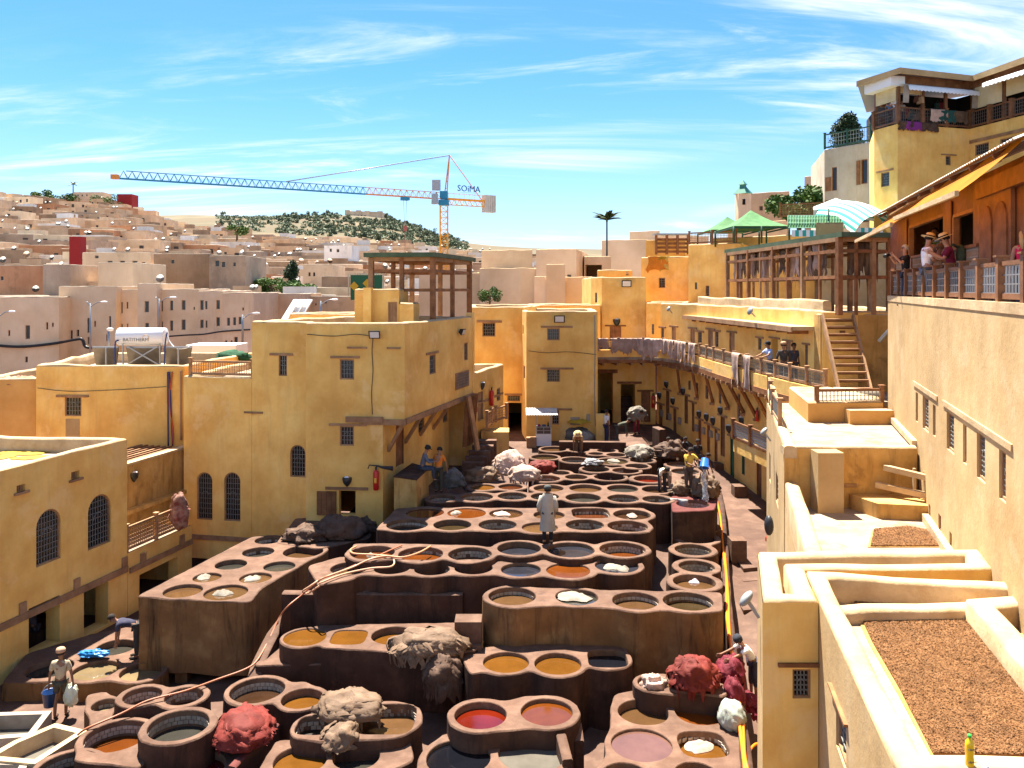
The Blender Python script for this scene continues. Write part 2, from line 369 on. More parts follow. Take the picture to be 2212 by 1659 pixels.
    def lintel(s, x0, y0, x1, h=6, mat=None, out=.05, name='lintel'):
        u0, za = s.uz(x0, y0); u1, zb_ = s.uz(x1, y0 if not isinstance(y0, tuple) else y0[1]); z = s.uz((x0 + x1) / 2, y0)[1]
        if u0 > u1: u0, u1 = u1, u0
        hh = h * (s.p0.y + s.d.y * (u0 + u1) / 2) / F; mb = MB(); s.strip(mb, u0, z - hh, u1, z, -.06, out); return mb.build(name, mat or WOODPALE, s.t)
    def door(s, x0, y0, x1, y1, mat=None, ajar=False, planks=3, depth=.18, label=None):
        u0, zb, u1, zt = s.opening(x0, y0, x1, y1, False, depth); m = mat or WOOD
        w = u1 - u0; mb = MB(); s.strip(mb, u0, zb, u0 + .05, zt, -.1, -.02); s.strip(mb, u1 - .05, zb, u1, zt, -.1, -.02); s.strip(mb, u0 + .05, zt - .05, u1 - .05, zt, -.1, -.02); do = mb.build('door', m, s.t, label)
        k = max(2, int((w - .1) / .16))
        for i in range(k):
            a = u0 + .05 + (w - .1) * i / k; b = u0 + .05 + (w - .1) * (i + 1) / k - .008
            mb = MB(); s.strip(mb, a, zb, b, zt - .05, -.12, -.065 - .004 * (i % 2)); mb.build('plank', m, do)
        return do
    def build(s):
        outer = [(0, s.z0), (s.L, s.z0), (s.L, s.z1), (0, s.z1)]
        polys = [outer] + [h[0] for h in s.holes]
        tri = tessellate_polygon([[Vector((a, b, 0)) for a, b in p] for p in polys]); allp = [q for p in polys for q in p]; fs = []
        for a, b, c in tri:
            A, B, C = allp[a], allp[b], allp[c]; ar = (B[0] - A[0]) * (C[1] - A[1]) - (B[1] - A[1]) * (C[0] - A[0])
            fs.append((a, b, c) if ar > 0 else (a, c, b))
        mb = MB(); mb.add([s.pt(a, b) for a, b in allp], fs)
        for pts, dep, _ in s.holes:
            n = len(pts); vs = [s.pt(a, b) for a, b in pts] + [s.pt(a, b, -dep) for a, b in pts]
            mb.add(vs, [((i + 1) % n, i, i + n, (i + 1) % n + n) for i in range(n)])
        return mb.build(s.name, s.mat, s.t)

def coping(t, path, w=.3, h=.45, mat=None, closed=False, name='parapet', off=None, jit=.028):
    """rounded hand-plastered parapet; path runs along the outer top edge with the outside on the right"""
    pts = rs(path, .4, closed); n = len(pts); prof = [(.012, -h), (.012, -.07), (.03, -.02), (.09, .0), (w - .09, .0), (w - .03, -.02), (w, -.07), (w, -h)]; k = len(prof); vs = []
    for i, p in enumerate(pts):
        a = pts[i - 1] if (closed or i) else p; b = pts[(i + 1) % n] if (closed or i < n - 1) else p
        d1 = (p - a); d2 = (b - p); d1.z = d2.z = 0
        if d1.length < 1e-6: d1 = d2
        if d2.length < 1e-6: d2 = d1
        d1 = d1.normalized(); d2 = d2.normalized(); n1 = Vector((-d1.y, d1.x, 0)); n2 = Vector((-d2.y, d2.x, 0)); m = (n1 + n2); m = m / max(m.dot(n1), .35)
        jz = jit * noise.noise(p * .9 + Vector((3, 1, 7))) * 2; jo = jit * noise.noise(p * 1.1)
        for o, z in prof: q = p + m * (o + (jo if .02 < o < w - .02 else 0)); vs.append((q.x, q.y, p.z + z + (jz if z > -.1 else 0)))
    mb = MB(); fs = []
    for i in range(n if closed else n - 1):
        j = (i + 1) % n
        for a in range(k - 1): fs.append((i * k + a, j * k + a, j * k + a + 1, i * k + a + 1))
    mb.add(vs, fs, 0, True)
    if not closed: mb.add(vs, [tuple(range(k)), tuple(range((n - 1) * k, n * k))[::-1]])
    return mb.build(name, mat or COPE, t)
def building(name, label, pts, z0, z1, mat, cat='building', roof=.4, group=None, cop=True, copmat=None, w=.3, roofmat=None, wallname='wall'):
    """closed plan, counter-clockwise; returns the thing and its walls (build() each after adding openings)"""
    pts = [Vector(p[:2]) for p in pts]
    if area(pts) < 0: pts = pts[::-1]
    c = sum(pts, Vector((0, 0))) / len(pts); t = thing(name, label, cat, (c.x, c.y, z0), group)
    ws = [Wall(t, a, b, z0, z1 - (.06 if cop else 0), mat, wallname) for a, b in zip(pts, pts[1:] + pts[:1])]
    mb = MB(); tri = tessellate_polygon([[Vector((p.x, p.y, 0)) for p in pts]]); fs = []
    for a, b, c in tri:
        ar = (pts[b].x - pts[a].x) * (pts[c].y - pts[a].y) - (pts[b].y - pts[a].y) * (pts[c].x - pts[a].x); fs.append((a, b, c) if ar > 0 else (a, c, b))
    mb.add([v3(p, z1 - roof) for p in pts], fs); mb.build('roof', roofmat or ROOFTILE, t)
    if cop: coping(t, [v3(p, z1) for p in pts], w, roof + .02, copmat, closed=True)
    return t, ws
def near_wall(ws, a, b):
    a = Vector(a[:2]); b = Vector(b[:2]); return min(ws, key=lambda w: (w.p0 - a).length + (w.p1 - b).length)

def balustrade(label, pts, h=.75, post=.11, group='wooden balustrades', name='balustrade', mat=None, lat=None, spacing=1.3, skip_posts=(), t=None, pitch=.1):
    """posts, rails and lattice panels along a 3-D path"""
    mat = mat or WOODRED; lat = lat or GRILLE
    own = t is None
    if own: t = thing(name, label, 'balustrade', pts[0], group)
    for a, b in zip(pts, pts[1:]):
        a = Vector(a); b = Vector(b); n = max(1, round((b - a).length / spacing)); d = (b - a) / n; ang = math.atan2(d.y, d.x); dn = d.normalized()
        for i in range(n + 1):
            if i == 0 and a is not None and (a - Vector(pts[0])).length > 1e-6: continue
            p = a + d * i; mb = MB(); mb.box((p.x, p.y, p.z + (h + .08) / 2), (post, post, h + .08), ang); mb.box((p.x, p.y, p.z + h + .095), (post + .06, post + .06, .03), ang); mb.build('post', mat, t)
        for i in range(n):
            p = a + d * i; q = a + d * (i + 1); e0 = p + dn * (post / 2); e1 = q - dn * (post / 2)
            for z, w, hh in ((h - .03, .07, .07), (.1, .06, .09)):
                mb = MB(); mb.beam(e0 + Vector((0, 0, z)), e1 + Vector((0, 0, z)), w, hh); mb.build('rail', mat, t)
            mb = MB(); L = (e1 - e0).length; nx = max(3, int(L / pitch)); nz = max(3, int((h - .22) / (pitch * 1.15)))
            za, zb = .15, h - .07
            for k in range(1, nx): c = e0 + dn * (L * k / nx); mb.beam(c + Vector((0, 0, za)), c + Vector((0, 0, zb)), .022, .02)
            for k in range(nz + 1): z = za + (zb - za) * k / nz; mb.beam(e0 + Vector((0, 0, z)), e1 + Vector((0, 0, z)), .018, .02)
            tag(mb.build('lattice', lat, t), kind='stuff')
    return t

# ================================================================ left side
# near-left building with two arched windows
LD = Vector((.253, .967)); B1 = Vector((-12.92, 27.7)); A1 = B1 - LD * 13
t, ws = building('arched_window_house', 'low ochre house at the left edge with two big arched grille windows', [A1, B1, B1 + Vector((-11, 1.2)), A1 + Vector((-11, 1))], -.3, 6.0, OCHRE, cat='house', roof=.5)
w = near_wall(ws, A1, B1); LB1 = t
w.window(78, 1100, 132, 1216, arch=True, nx=8, nz=9, depth=.2); w.window(190, 1068, 240, 1180, arch=True, nx=8, nz=9, depth=.2)
for x0, y0, x1, y1 in ((36, 1047, 55, 1062), (154, 1018, 172, 1034)):
    w.opening(x0, y0, x1, y1, depth=.12); u0, zb, u1, zt = w.rect(x0, y0, x1, y1)
    mb = MB(); w.strip(mb, u0 - .1, zb - .07, u1 + .1, zb, -.05, .07); mb.build('vent_sill', WOODPALE, t)
    for k in range(3): mb = MB(); w.strip(mb, u0 + (u1 - u0) * (k + .1) / 3, zb, u0 + (u1 - u0) * (k + .75) / 3, zt, -.14, -.09); mb.build('vent_brick', WOODPALE, t)
w.opening(62, 1300, 129, 1404, depth=.5); w.opening(181, 1264, 234, 1362, depth=.5)
u0, z0_ = w.uz(0, 1333); u1, z1_ = w.uz(262, 1236)
mb = MB(); zb = 1.62; w.strip(mb, max(.1, u0 - 3), zb - .1, w.L - .02, zb + .1, -.05, .07); mb.build('lintel_beam', WOODPALE, t)
for px, py in ((48, 1295), (165, 1255), (268, 1210)):
    u, z = w.uz(px, py); mb = MB(); w.strip(mb, u - .12, zb + .1, u + .12, zb + .42, -.05, .05); mb.build('beam_end', WOODPALE, t)
for w_ in ws: w_.build()
# low wall piece and recessed loggia
Lc = B1 + LD * 3.45; off = Vector((-.967, .253)) * 1.25
t, ws = building('loggia_wing', 'recessed ochre wing with a balustraded loggia beside the arched house', [B1 + Vector((.02, .02)), Lc, Lc + Vector((-5, .6)), B1 + Vector((-5, .6))], -.2, 2.12, OCHRE, cat='house', cop=False, roof=.02)
w = near_wall(ws, B1, Lc); w.opening(301, 1222, 384, 1310, depth=.4)
mb = MB(); w.strip(mb, .05, 1.42, w.L - .02, 1.6, -.05, .07); mb.build('lintel_beam', WOODPALE, t)
for px in (308, 392): u, z = w.uz(px, 1200); mb = MB(); w.strip(mb, u - .13, 1.6, u + .13, 1.92, -.05, .06); mb.build('beam_end', WOODPALE, t)
for w_ in ws: w_.build()
q0 = B1 + off + LD * .2; q1 = B1 + off + LD * 5.0
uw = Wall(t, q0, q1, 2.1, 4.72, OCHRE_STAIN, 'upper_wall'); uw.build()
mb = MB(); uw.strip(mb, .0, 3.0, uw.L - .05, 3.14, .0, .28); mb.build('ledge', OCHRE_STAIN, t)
mb = MB(); uw.strip(mb, 0, 4.68, uw.L, 4.76, -.3, .04); mb.build('wall_cap', COPE, t)
for k in range(7):
    a = q0 + off * (.25 + k * .22); b = q1 + off * (.25 + k * .22); mb = MB(); mb.beam(v3(a, 4.74), v3(b - LD * .3, 4.74), .08, .07); mb.build('roof_slat', WOOD if k % 2 else WOODPALE, t)
mb = MB(); mb.prism([q0 + off * .1, q1 + off * .1, q1 + off * 2.2, q0 + off * 2.2], 4.3, 4.34); mb.build('painted_opening_shade', DARK, t)  # black sheet painting the shade in the opening below the slats
balustrade('short pale wooden balustrade on the loggia beside the arched house', [v3(B1 + LD * .1 + Vector((-.1, 0)), 2.12), v3(Lc - LD * .35 + Vector((-.1, 0)), 2.12)], h=.85, spacing=1.6, mat=WOODPALE, lat=WOODPALE)
# back wall with the blue pipes
x0 = XY(78, 33.6); x1 = XY(398, 33.4)
t, ws = building('piped_wall_house', 'plain ochre house carrying the solar heater, blue pipes down its wall', [x0, x1, x1 + Vector((.6, 7)), x0 + Vector((-1.2, 7))], 0, 7.9, OCHRE, cat='house', roof=.5)
w = near_wall(ws, x0, x1); w.window(140, 857, 176, 899, lint=(122, 853, 192, 5)); PIPEW = w
for w_ in ws: w_.build()
for l, px0, px1, c in (('straight blue pipe running down the ochre wall', 363.5, 364.5, (.02, .035, .16)), ('curved blue pipe hugging the straight one', 367, 374, (.02, .035, .16)), ('thin orange hose looping beside the blue pipes', 370, 372, (.5, .09, .01))):
    mb = MB(); pts = []
    for i in range(13):
        f = i / 12; px = px0 + (px1 - px0) * f + (0 if 'straight' in l else 3.5 * math.sin(f * 7 + (2 if 'orange' in l else 0)))
        u, z = w.uz(px, 803 + 160 * f); pts.append(w.pt(u, z, .05))
    mb.tube(pts, .028 if 'blue' in l else .016, 6); mb.build('pipe', flat('pipe_' + ('blue' if c[2] > .1 else 'orange'), c), None, l, 'pipe')
u, z = w.uz(157, 905); mb = MB(); w.strip(mb, u - .28, z - .85, u + .28, z, .0, .02); mb.build('plaster_patch', CREAM, t)
x0 = XY(-60, 34.6); x1 = XY(77.5, 34.4)
t, ws = building('orange_wall_house', 'orange plastered house wall at the far left edge', [x0, x1, x1 + Vector((0, 5)), x0 + Vector((0, 5))], 0, 7.25, ORANGEW, cat='house', roof=.5)
for w_ in ws: w_.build()
# middle-left house and tower
c0 = XY(397, 32.3); c1 = XY(543.5, 31.75); c2 = XY(661, 31.3)
t, ws = building('twin_window_house', 'ochre house with twin narrow arched windows and a railed roof', [c0, c1, c1 + Vector((.5, 6)), c0 + Vector((.3, 7))], .5, 7.6, OCHRE, cat='house', roof=.35)
w = near_wall(ws, c0, c1); w.window(425, 1020, 459, 1123, arch=True, nx=6, nz=9, depth=.2); w.window(484, 1020, 519.5, 1126, arch=True, nx=6, nz=9, depth=.2)
mb = MB(); w.strip(mb, .02, 1.25, w.L, 1.42, -.05, .06); mb.build('lintel_beam', WOODPALE, t)
for w_ in ws: w_.build()
balustrade('low wooden railing on the roof of the twin-window house', [v3(c0 + Vector((.15, .3)), 7.56), v3(c1 + Vector((-.05, .3)), 7.56)], h=.62, spacing=2.2, mat=WOODPALE, lat=WOODPALE)
tb = XY(874, 30.3); tl = XY(661, 30.55); bk = Vector((-1.83, 38.0))
t, ws = building('ochre_tower_house', 'tall ochre tower house left of centre with small grilled windows', [c1 + Vector((.01, 0)), c2, tl, XY(827, 30.33), XY(827, 30.33) + Vector((1.85, 7.5)), bk + Vector((-6.2, .6))], .6, 6.2, OCHRE, cat='house', cop=False, roof=.02); TOWER = t
w = near_wall(ws, c1, c2); w.window(626.5, 961, 660, 1031, arch=True, nx=5, nz=7, depth=.2)
w.opening(540, 876, 556, 890, depth=.1); w.lintel(528, 889, 568, 4)
w2 = near_wall(ws, tl, XY(827, 30.33)); w2.window(734, 920, 765, 963, lint=(711, 915, 793, 5)); w2.lintel(703, 1052, 795, 6)
w2.opening(732, 1060, 768, 1112, depth=.3); u0, zb, u1, zt = w2.rect(685, 1061, 727, 1112)
mb = MB(); 
for k in range(4): mb = MB(); w2.strip(mb, u0 + (u1 - u0) * k / 4 + .005, zb, u0 + (u1 - u0) * (k + 1) / 4 - .004, zt, .0, .06); mb.build('shutter_plank', WOOD, t)
w2.lintel(748, 900, 828, 12, WOODPALE, .12, 'corner_beam')
w3 = near_wall(ws, XY(827, 30.33), XY(827, 30.33) + Vector((1.85, 7.5))); W3 = w3
w3.door(855, 912, 873, 1006, WOOD); w3.window(904, 886, 917, 932); w3.window(957, 868, 967, 912)
for w_ in ws: w_.build()
t2, ws = building('tower_upper_storey', 'overhanging upper storey of the ochre tower with floodlight', [c1 + Vector((.01, .005)), c2 + Vector((0, .005)), tl + Vector((0, -.02)), tb, bk, bk + Vector((-6.2, .6))], 6.2, 9.75, OCHRE, cat='house', roof=.45)
w = near_wall(ws, c1, c2); w.window(602, 767, 620, 812, lint=(583, 763, 633, 5))
w2 = near_wall(ws, tl, tb); w2.window(734, 776, 765, 820, lint=(714, 769, 777, 5)); w2.lintel(750, 749, 793, 4); w2.lintel(836, 750, 865, 4); TW2 = w2
w3 = near_wall(ws, tb, bk); w3.window(928, 766, 942, 808, lint=(920, 760, 946, 5)); w3.window(1003, 740, 1011, 778); TW3 = w3
for w_ in ws: w_.build()
mb = MB(); mb.prism([tl, tb, bk, bk + Vector((-2.5, 0))], 6.1, 6.19); mb.build('soffit', WOOD, t2)
w = TW3; mb = MB(); w.strip(mb, 0, 6.02, w.L, 6.22, -.06, .09); mb.build('edge_beam', WOODPALE, t2)
mb = MB(); TW2.strip(mb, TW2.L - 1.6, 6.0, TW2.L + .06, 6.2, -.05, .09); mb.build('edge_beam', WOODPALE, t2)
for u in (.15, 1.9, 3.6, 5.2):   # diagonal braces under the overhang
    a = w.pt(u, 6.05, -.1); q = W3.pt(u + .3, 4.95, .02); mb = MB(); mb.beam(a, q, .12, .12); mb.build('brace', WOODPALE, t2)
# lantern block, door and pergola on the tower roof
z = 9.3; a = XY(766, 33.4); b = XY(862, 33.2)
t, ws = building('rooftop_stair_hut', 'small ochre stair hut on the tower roof with a wooden door', [a, b, b + Vector((.1, 2.2)), a + Vector((-.1, 2.2))], z, 11.0, OCHRE, cat='hut', roof=.1, w=.2)
w = near_wall(ws, a, b); w.door(838, 652, 858, 702, WOODPALE)
mb = MB(); u, _ = w.uz(798, 640); w.strip(mb, u - .16, z, u + .16, 11.05, 0, .35); mb.build('buttress', OCHRE, t)
for w_ in ws: w_.build()
a = XY(862.5, 33.0); b = XY(893, 33.0); t, ws = building('low_roof_block', 'low square plaster block beside the rooftop stair hut', [a, b, b + Vector((.1, 1.2)), a + Vector((0, 1.2))], z, 10.45, OCHRE, cat='block', roof=.05, w=.15)
for w_ in ws: w_.build()
a = XY(625, 40); b = XY(765, 40); t, ws = building('rear_roof_parapet', 'yellow roof parapet behind the tower, left of the stair hut', [a, b, b + Vector((0, 3)), a + Vector((0, 3))], 7, 9.25 + .55, OCHRE, cat='building', roof=.4)
for w_ in ws: w_.build()
def pergola(label, corners, z0, zt, nposts, rails, overhang=.45, group=None, name='timber_pergola', slope=0., sub=None):
    t = thing(name, label, 'pergola', v3(corners[0], z0), group); c = [Vector(p) for p in corners]
    for i in range(4):
        a, b = c[i], c[(i + 1) % 4]; n = nposts[i]
        for k in range(n):
            p = a.lerp(b, k / n); mb = MB(); s = .2 if k == 0 else (.17 if not sub or k % 2 == 0 else .1); mb.box((p.x, p.y, (z0 + zt) / 2), (s, s, zt - z0), math.atan2((b - a).y, (b - a).x)); mb.build('post', WOODPALE if (i + k) % 3 == 0 else WOOD, t)
        for r in rails:
            z = z0 + r if r > 0 else zt + r; mb = MB(); mb.beam(v3(a, z), v3(b, z), .1, .13); mb.build('rail', WOOD, t)
        mb = MB(); mb.beam(v3(a, zt - .06), v3(b, zt - .06), .12, .16); mb.build('header', WOODPALE, t)
    m = sum(c, Vector((0, 0))) / 4; o = [m + (p - m) * (1 + overhang / (p - m).length) for p in c]
    mb = MB(); mb.prism(o, zt + .02, zt + .2); mb.build('roof_sheet', GREENROOF, t)
    n = 12
    for k in range(1, n): p = c[0].lerp(c[1], k / n); q = c[3].lerp(c[2], k / n); mb = MB(); mb.beam(v3(p, zt - .02), v3(q, zt - .02), .06, .1); mb.build('rafter', WOOD, t)
    return t
pc = [XY(802, 34.6), XY(935, 34.2), XY(1014, 39.5), XY(890, 40.5)]
pergola('green-roofed timber pergola standing on the ochre tower roof', pc, 9.4, 12.3, (2, 2, 2, 2), (-.55, 1.55))
# lower wing right of the tower
d0 = Vector((-1.8, 38.05)); d1 = Vector((-.45, 42.9))
t, ws = building('extinguisher_wing', 'lower ochre wing right of the tower with doors and red extinguishers', [d0, d1, d1 + Vector((-3.5, .5)), d0 + Vector((-3.5, .5))], 1.5, 7.1, OCHRE, cat='house', roof=.5)
w = near_wall(ws, d0, d1); XW = w; w.door(1032, 846, 1044, 908, WOODPALE); w.window(1073, 838, 1081, 866)
u, zt = w.uz(1030, 833); mb = MB(); w.strip(mb, .1, 5.55, w.L - .1, 5.65, -.03, .04); mb.build('lintel_strip', WOODPALE, t)
for w_ in ws: w_.build()
# side wall panel between tower and wing with a lattice vent
mb = MB(); TW3.strip(mb, TW3.L - .02, 1.5, TW3.L + .25, 9.9, -.3, 0.03); mb.build('pilaster', OCHRE, TOWER)
u0, zb, u1, zt = TW3.rect(983, 803, 1011, 838); mb = MB(); TW3.strip(mb, u0, zb, u1, zt, .0, .05); fo = mb.build('lattice_frame', WOODPALE, TOWER)
mb = MB()
for k in range(1, 9): uu = u0 + (u1 - u0) * k / 9; TW3.bar(mb, uu, zb + .06, uu, zt - .06, .02, .065)
for k in range(1, 6): zz = zb + (zt - zb) * k / 6; TW3.bar(mb, u0 + .05, zz, u1 - .05, zz, .02, .065)
tag(mb.build('lattice', GRILLE, fo), kind='stuff')
# slanted plank stair and steps
t = thing('plank_stair', 'steep brown plank stair soffit under the tower overhang', 'stair', P(1000, 965, 36.5))
a = P(984, 878, 36.2); b = P(1022, 968, 36.6)
for k in range(6):
    o = Vector((.07 * k - .05, .28 * k, 0)); mb = MB(); mb.beam(P(1012, 858, 36.0) + o * .9, P(1030, 966, 36.4) + o * .8 + Vector((-.5, 0, 0)), .2, .06); mb.build('plank', WOOD, t)
mb = MB(); mb.beam(P(1012, 856, 35.9), P(1032, 972, 36.3), .12, .2); mb.build('stringer', WOODPALE, t)
t = thing('stone_steps', 'worn stone steps climbing to the extinguisher wing', 'steps', P(1020, 1003, 36))
for k in range(5): c = P(1022 + k * 7, 998 - k * 12, 35.6 + k * .5); mb = MB(); mb.box((c.x, c.y, c.z - .6), (.95, .42, 1.2)); mb.build('step', CLAY, t)
mb = MB(); c = P(1070, 960, 39.2); mb.box((c.x, c.y, 3.2), (1.3, 1.2, 2.2)); mb.build('landing', OCHRE_STAIN, None, 'curved plaster landing block at the head of the stone steps', 'landing')
balustrade('small balustrade at the head of the stone steps', [P(1052, 924, 38.4), P(1071, 912, 40.5), P(1094, 905, 41)], h=.7, spacing=1.2, mat=WOODPALE, lat=WOODPALE)
# masonry ledge with the seated man
l0 = XY(851, 30.2); l1 = XY(900, 29.7); l2 = XY(926, 31.6)
t = thing('masonry_ledge', 'stained plaster ledge below the tower door where a man sits', 'ledge', v3(l0, 1.5))
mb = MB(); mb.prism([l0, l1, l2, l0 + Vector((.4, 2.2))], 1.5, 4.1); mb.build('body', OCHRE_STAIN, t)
mb = MB(); m_ = (l0 + l1 + l2) / 3; mb.prism([m_ + (p - m_) * 1.01 for p in (l0, l1, l2, l0 + Vector((.4, 2.2)))], 4.1, 4.16); mb.build('seat_slab', CLAYSIDE, t)
# back wall and central tower
a = XY(1020, 46.3); b = XY(1130, 46.0)
t, ws = building('back_wall_house', 'flat ochre house wall between the tower and the central tower', [a, b, b + Vector((1.5, 7)), a + Vector((-.5, 7))], 2.5, 10.0, OCHRE, cat='house', roof=.5)
w = near_wall(ws, a, b); w.window(1042, 697, 1070, 727, lint=(1030, 692, 1084, 5)); w.opening(1097, 870, 1127, 962, depth=.5); w.window(1096, 854, 1124, 867, motif=False, lint=(1090, 850, 1130, 4))
for w_ in ws: w_.build()
a = XY(1137, 43.5); b = XY(1291, 43.5); a0 = XY(1128, 45.5)
t, ws = building('central_tower', 'square ochre tower behind the food stall with three stacked windows', [a0, a, b, b + Vector((.3, 6)), a0 + Vector((0, 5))], 2.5, 9.83, OCHRE, cat='tower', roof=.35)
w = near_wall(ws, a, b); CTW = w; w.window(1182, 709, 1209, 735, lint=(1168, 704, 1237, 4)); w.window(1181, 797, 1210, 825, lint=(1167, 794, 1239, 4)); w.window(1192, 886, 1208, 917, lint=(1186, 882, 1236, 4))
w = near_wall(ws, a0, a); w.window(1128.8, 702, 1131, 722, motif=False, nx=2); w.window(1131, 790, 1134, 818, motif=False, nx=2)
for w_ in ws: w_.build()
a = XY(1288, 42.7); b = XY(1317, 42.7); mb = MB(); mb.box(((a.x + b.x) / 2, 42.85, 3.5), (b.x - a.x, .35, 2.0)); mb.build('stub_wall', OCHRE, None, 'stub of ochre wall jutting from the central tower foot', 'wall')
t_, ws = building('rear_parapet_house', 'ochre roof parapet behind the central tower', [XY(1140, 52), XY(1297, 52), XY(1297, 56), XY(1140, 56)], 3, 9.75 + .25, OCHRE, cat='house', roof=.3)
for w_ in ws: w_.build()
# passage recess right of the central tower
a = XY(1284, 49.3); b = XY(1416, 49.3)
t, ws = building('passage_house', 'shaded ochre wall with a dark passage and stair opening', [a, b, b + Vector((0, 5)), a + Vector((0, 5))], 2.0, 7.0, OCHRE, cat='house', cop=False, roof=.02)
w = near_wall(ws, a, b); w.opening(1291, 806, 1324, 915, depth=.6); w.opening(1341, 830, 1372, 925, depth=.8); w.door(1385, 846, 1405, 912, WOOD); w.lintel(1288, 798, 1334, 8, WOOD); w.lintel(1333, 824, 1386, 5, WOOD); w.lintel(1376, 842, 1412, 4, WOOD)
for k in range(6):
    u0, _ = w.uz(1343, 900); u1, _ = w.uz(1371, 900); mb = MB(); z = 2.9 + k * .27; p0 = w.pt(u0, z, -.2 - k * .25); p1 = w.pt(u1, z, -.2 - k * .25); mb.beam(p0, p1, .3, .27); mb.build('stair_step', CLAYSIDE, t)
for w_ in ws: w_.build()
a = XY(1277, 53); b = XY(1395, 52.4)
t, ws = building('block_house', 'blocky ochre house above the hide-draped gallery', [XY(1277, 54.5), XY(1300, 52.6), b, b + Vector((1, 6)), a + Vector((0, 7))], 6.8, 11.75, OCHRE, cat='house', roof=.3)
w = near_wall(ws, XY(1300, 52.6), b); w.door(1317, 705, 1342, 735, WOOD); w.lintel(1307, 702, 1352, 3, WOOD); BHW = w
w = near_wall(ws, XY(1277, 54.5), XY(1300, 52.6)); w.window(1285, 632, 1290, 654, motif=False)
for w_ in ws: w_.build()
# ================================================================ right side: gallery house
GE = [Vector(p) for p in ((4.7, 47.6), (7.6, 47.8), (8.55, 47.0), (9.1, 45.4), (9.63, 42.6), (9.75, 40.2), (9.95, 37.2), (10.2, 34.0), (10.5, 31.4), (10.9, 28.9))]   # outer edge of the gallery
LW = [Vector(p) for p in ((8.7, 49.6), (9.9, 45.5), (10.9, 40.0), (11.45, 34.0), (11.7, 29.6))]                    # ground-floor wall line
FLZ = 7.05
plan = LW + [Vector((17, 29.6)), Vector((17, 49.6))]
t, ws = building('gallery_house', 'long ochre house on the alley carrying the overhanging timber gallery', plan, 1.0, FLZ - .02, OCHRE, cat='house', cop=False, roof=.02); GAL = t
w_a = near_wall(ws, LW[0], LW[1]); w_b = near_wall(ws, LW[1], LW[2]); w_c = near_wall(ws, LW[2], LW[3]); GW = (w_a, w_b, w_c)
def pick(px):
    for w in GW:
        u, z = w.uz(px, 900)
        if .1 < u < w.L - .1: return w
    return None
GREEN = pmat('green_door_paint', (.012, .09, .05), (.02, .12, .065), scale=4, bump=.1, rough=.5)
for x0, y0, x1, y1, m in ((1423, 872, 1431, 930, WOOD), (1438, 842, 1446, 908, WOODRED), (1454, 880, 1461, 938, WOOD), (1478, 853, 1486, 915, WOODRED), (1492, 868, 1500, 932, WOODRED), (1508, 905, 1515, 965, WOOD), (1527, 916, 1534, 980, WOOD), (1543, 925, 1550, 998, WOOD), (1556, 898, 1566, 986, WOODRED), (1577, 942, 1586, 1030, GREEN), (1602, 972, 1609, 1026, GREEN), (1634, 992, 1645, 1075, WOOD)):
    w = pick((x0 + x1) / 2)
    if w is None: continue
    try: w.door(x0, y0, x1, y1, m); w.lintel(x0 - 5, y0 - 2, x1 + 5, 4)
    except Exception as e: print('door', e)
for x0, y0, x1, y1 in ((1486, 822, 1492, 842), (1500, 826, 1508, 848), (1523, 832, 1530, 862), (1552, 842, 1558, 872), (1592, 850, 1599, 905), (1590, 965, 1596, 985)):
    w = pick((x0 + x1) / 2)
    if w: w.window(x0, y0, x1, y1, motif=False, lw=.05)
for w_ in ws: w_.build()
# gallery slab, parapet, fascia
mb = MB(); mb.prism(GE + [Vector((15, 28.9)), Vector((15, 50)), Vector((4.7, 50))], FLZ - .16, FLZ); mb.build('gallery_floor', ROOFTILE, t)
ge = smooth_path([v3(p, 0) for p in GE], 4)
def band(t, path, z0, z1, o0, o1, mat, name, step=None):
    n = len(path); vs = []
    for i, p in enumerate(path):
        d = path[min(i + 1, n - 1)] - path[max(i - 1, 0)]; d.z = 0; d.normalize(); r = Vector((d.y, -d.x, 0))
        for o, z in ((o0, z0), (o1, z0), (o1, z1), (o0, z1)): q = p + r * o; vs.append((q.x, q.y, z + p.z))
    mb = MB(); fs = []
    for i in range(n - 1):
        for a in range(4): b = (a + 1) % 4; fs.append((i * 4 + a, (i + 1) * 4 + a, (i + 1) * 4 + b, i * 4 + b))
    mb.add(vs, fs); mb.add(vs, [(0, 1, 2, 3), tuple(range((n - 1) * 4 + 3, (n - 1) * 4 - 1, -1))]); return mb.build(name, mat, t)
band(t, ge, FLZ - .12, FLZ + .42, .0, -.16, OCHRE, 'gallery_parapet'); 
band(t, ge, FLZ - .34, FLZ - .12, .03, -.12, WOOD, 'fascia_beam')
L = 0.; acc = 0.; last = None
for i in range(1, len(ge)):
    seg = (ge[i] - ge[i - 1]).length; acc += seg
    if acc > .42:
        acc = 0; d = (ge[i] - ge[i - 1]).normalized(); inn = Vector((-d.y, d.x, 0)); mb = MB(); mb.beam(ge[i] + inn * (-.06) + Vector((0, 0, FLZ - .42)), ge[i] + inn * 1.5 + Vector((0, 0, FLZ - .42)), .1, .14); mb.build('joist_end', WOODPALE, t)
for Y in (45.6, 43.6, 41.6, 39.8, 38.0, 36.4, 34.8, 33.4):   # long braces
    gx = np.interp(Y, [p.y for p in GE[::-1]], [p.x for p in GE[::-1]]); wx = np.interp(Y + 1.2, [p.y for p in LW[::-1]], [p.x for p in LW[::-1]])
    mb = MB(); mb.beam((gx + .1, Y, FLZ - .45), (wx - .02, Y + 1.0, FLZ - 1.9), .12, .13); mb.build('brace', WOOD, t)
    mb = MB(); mb.box((wx - .08, Y + 1.0, FLZ - 1.98), (.2, .22, .12)); mb.build('brace_corbel', WOODPALE, t)
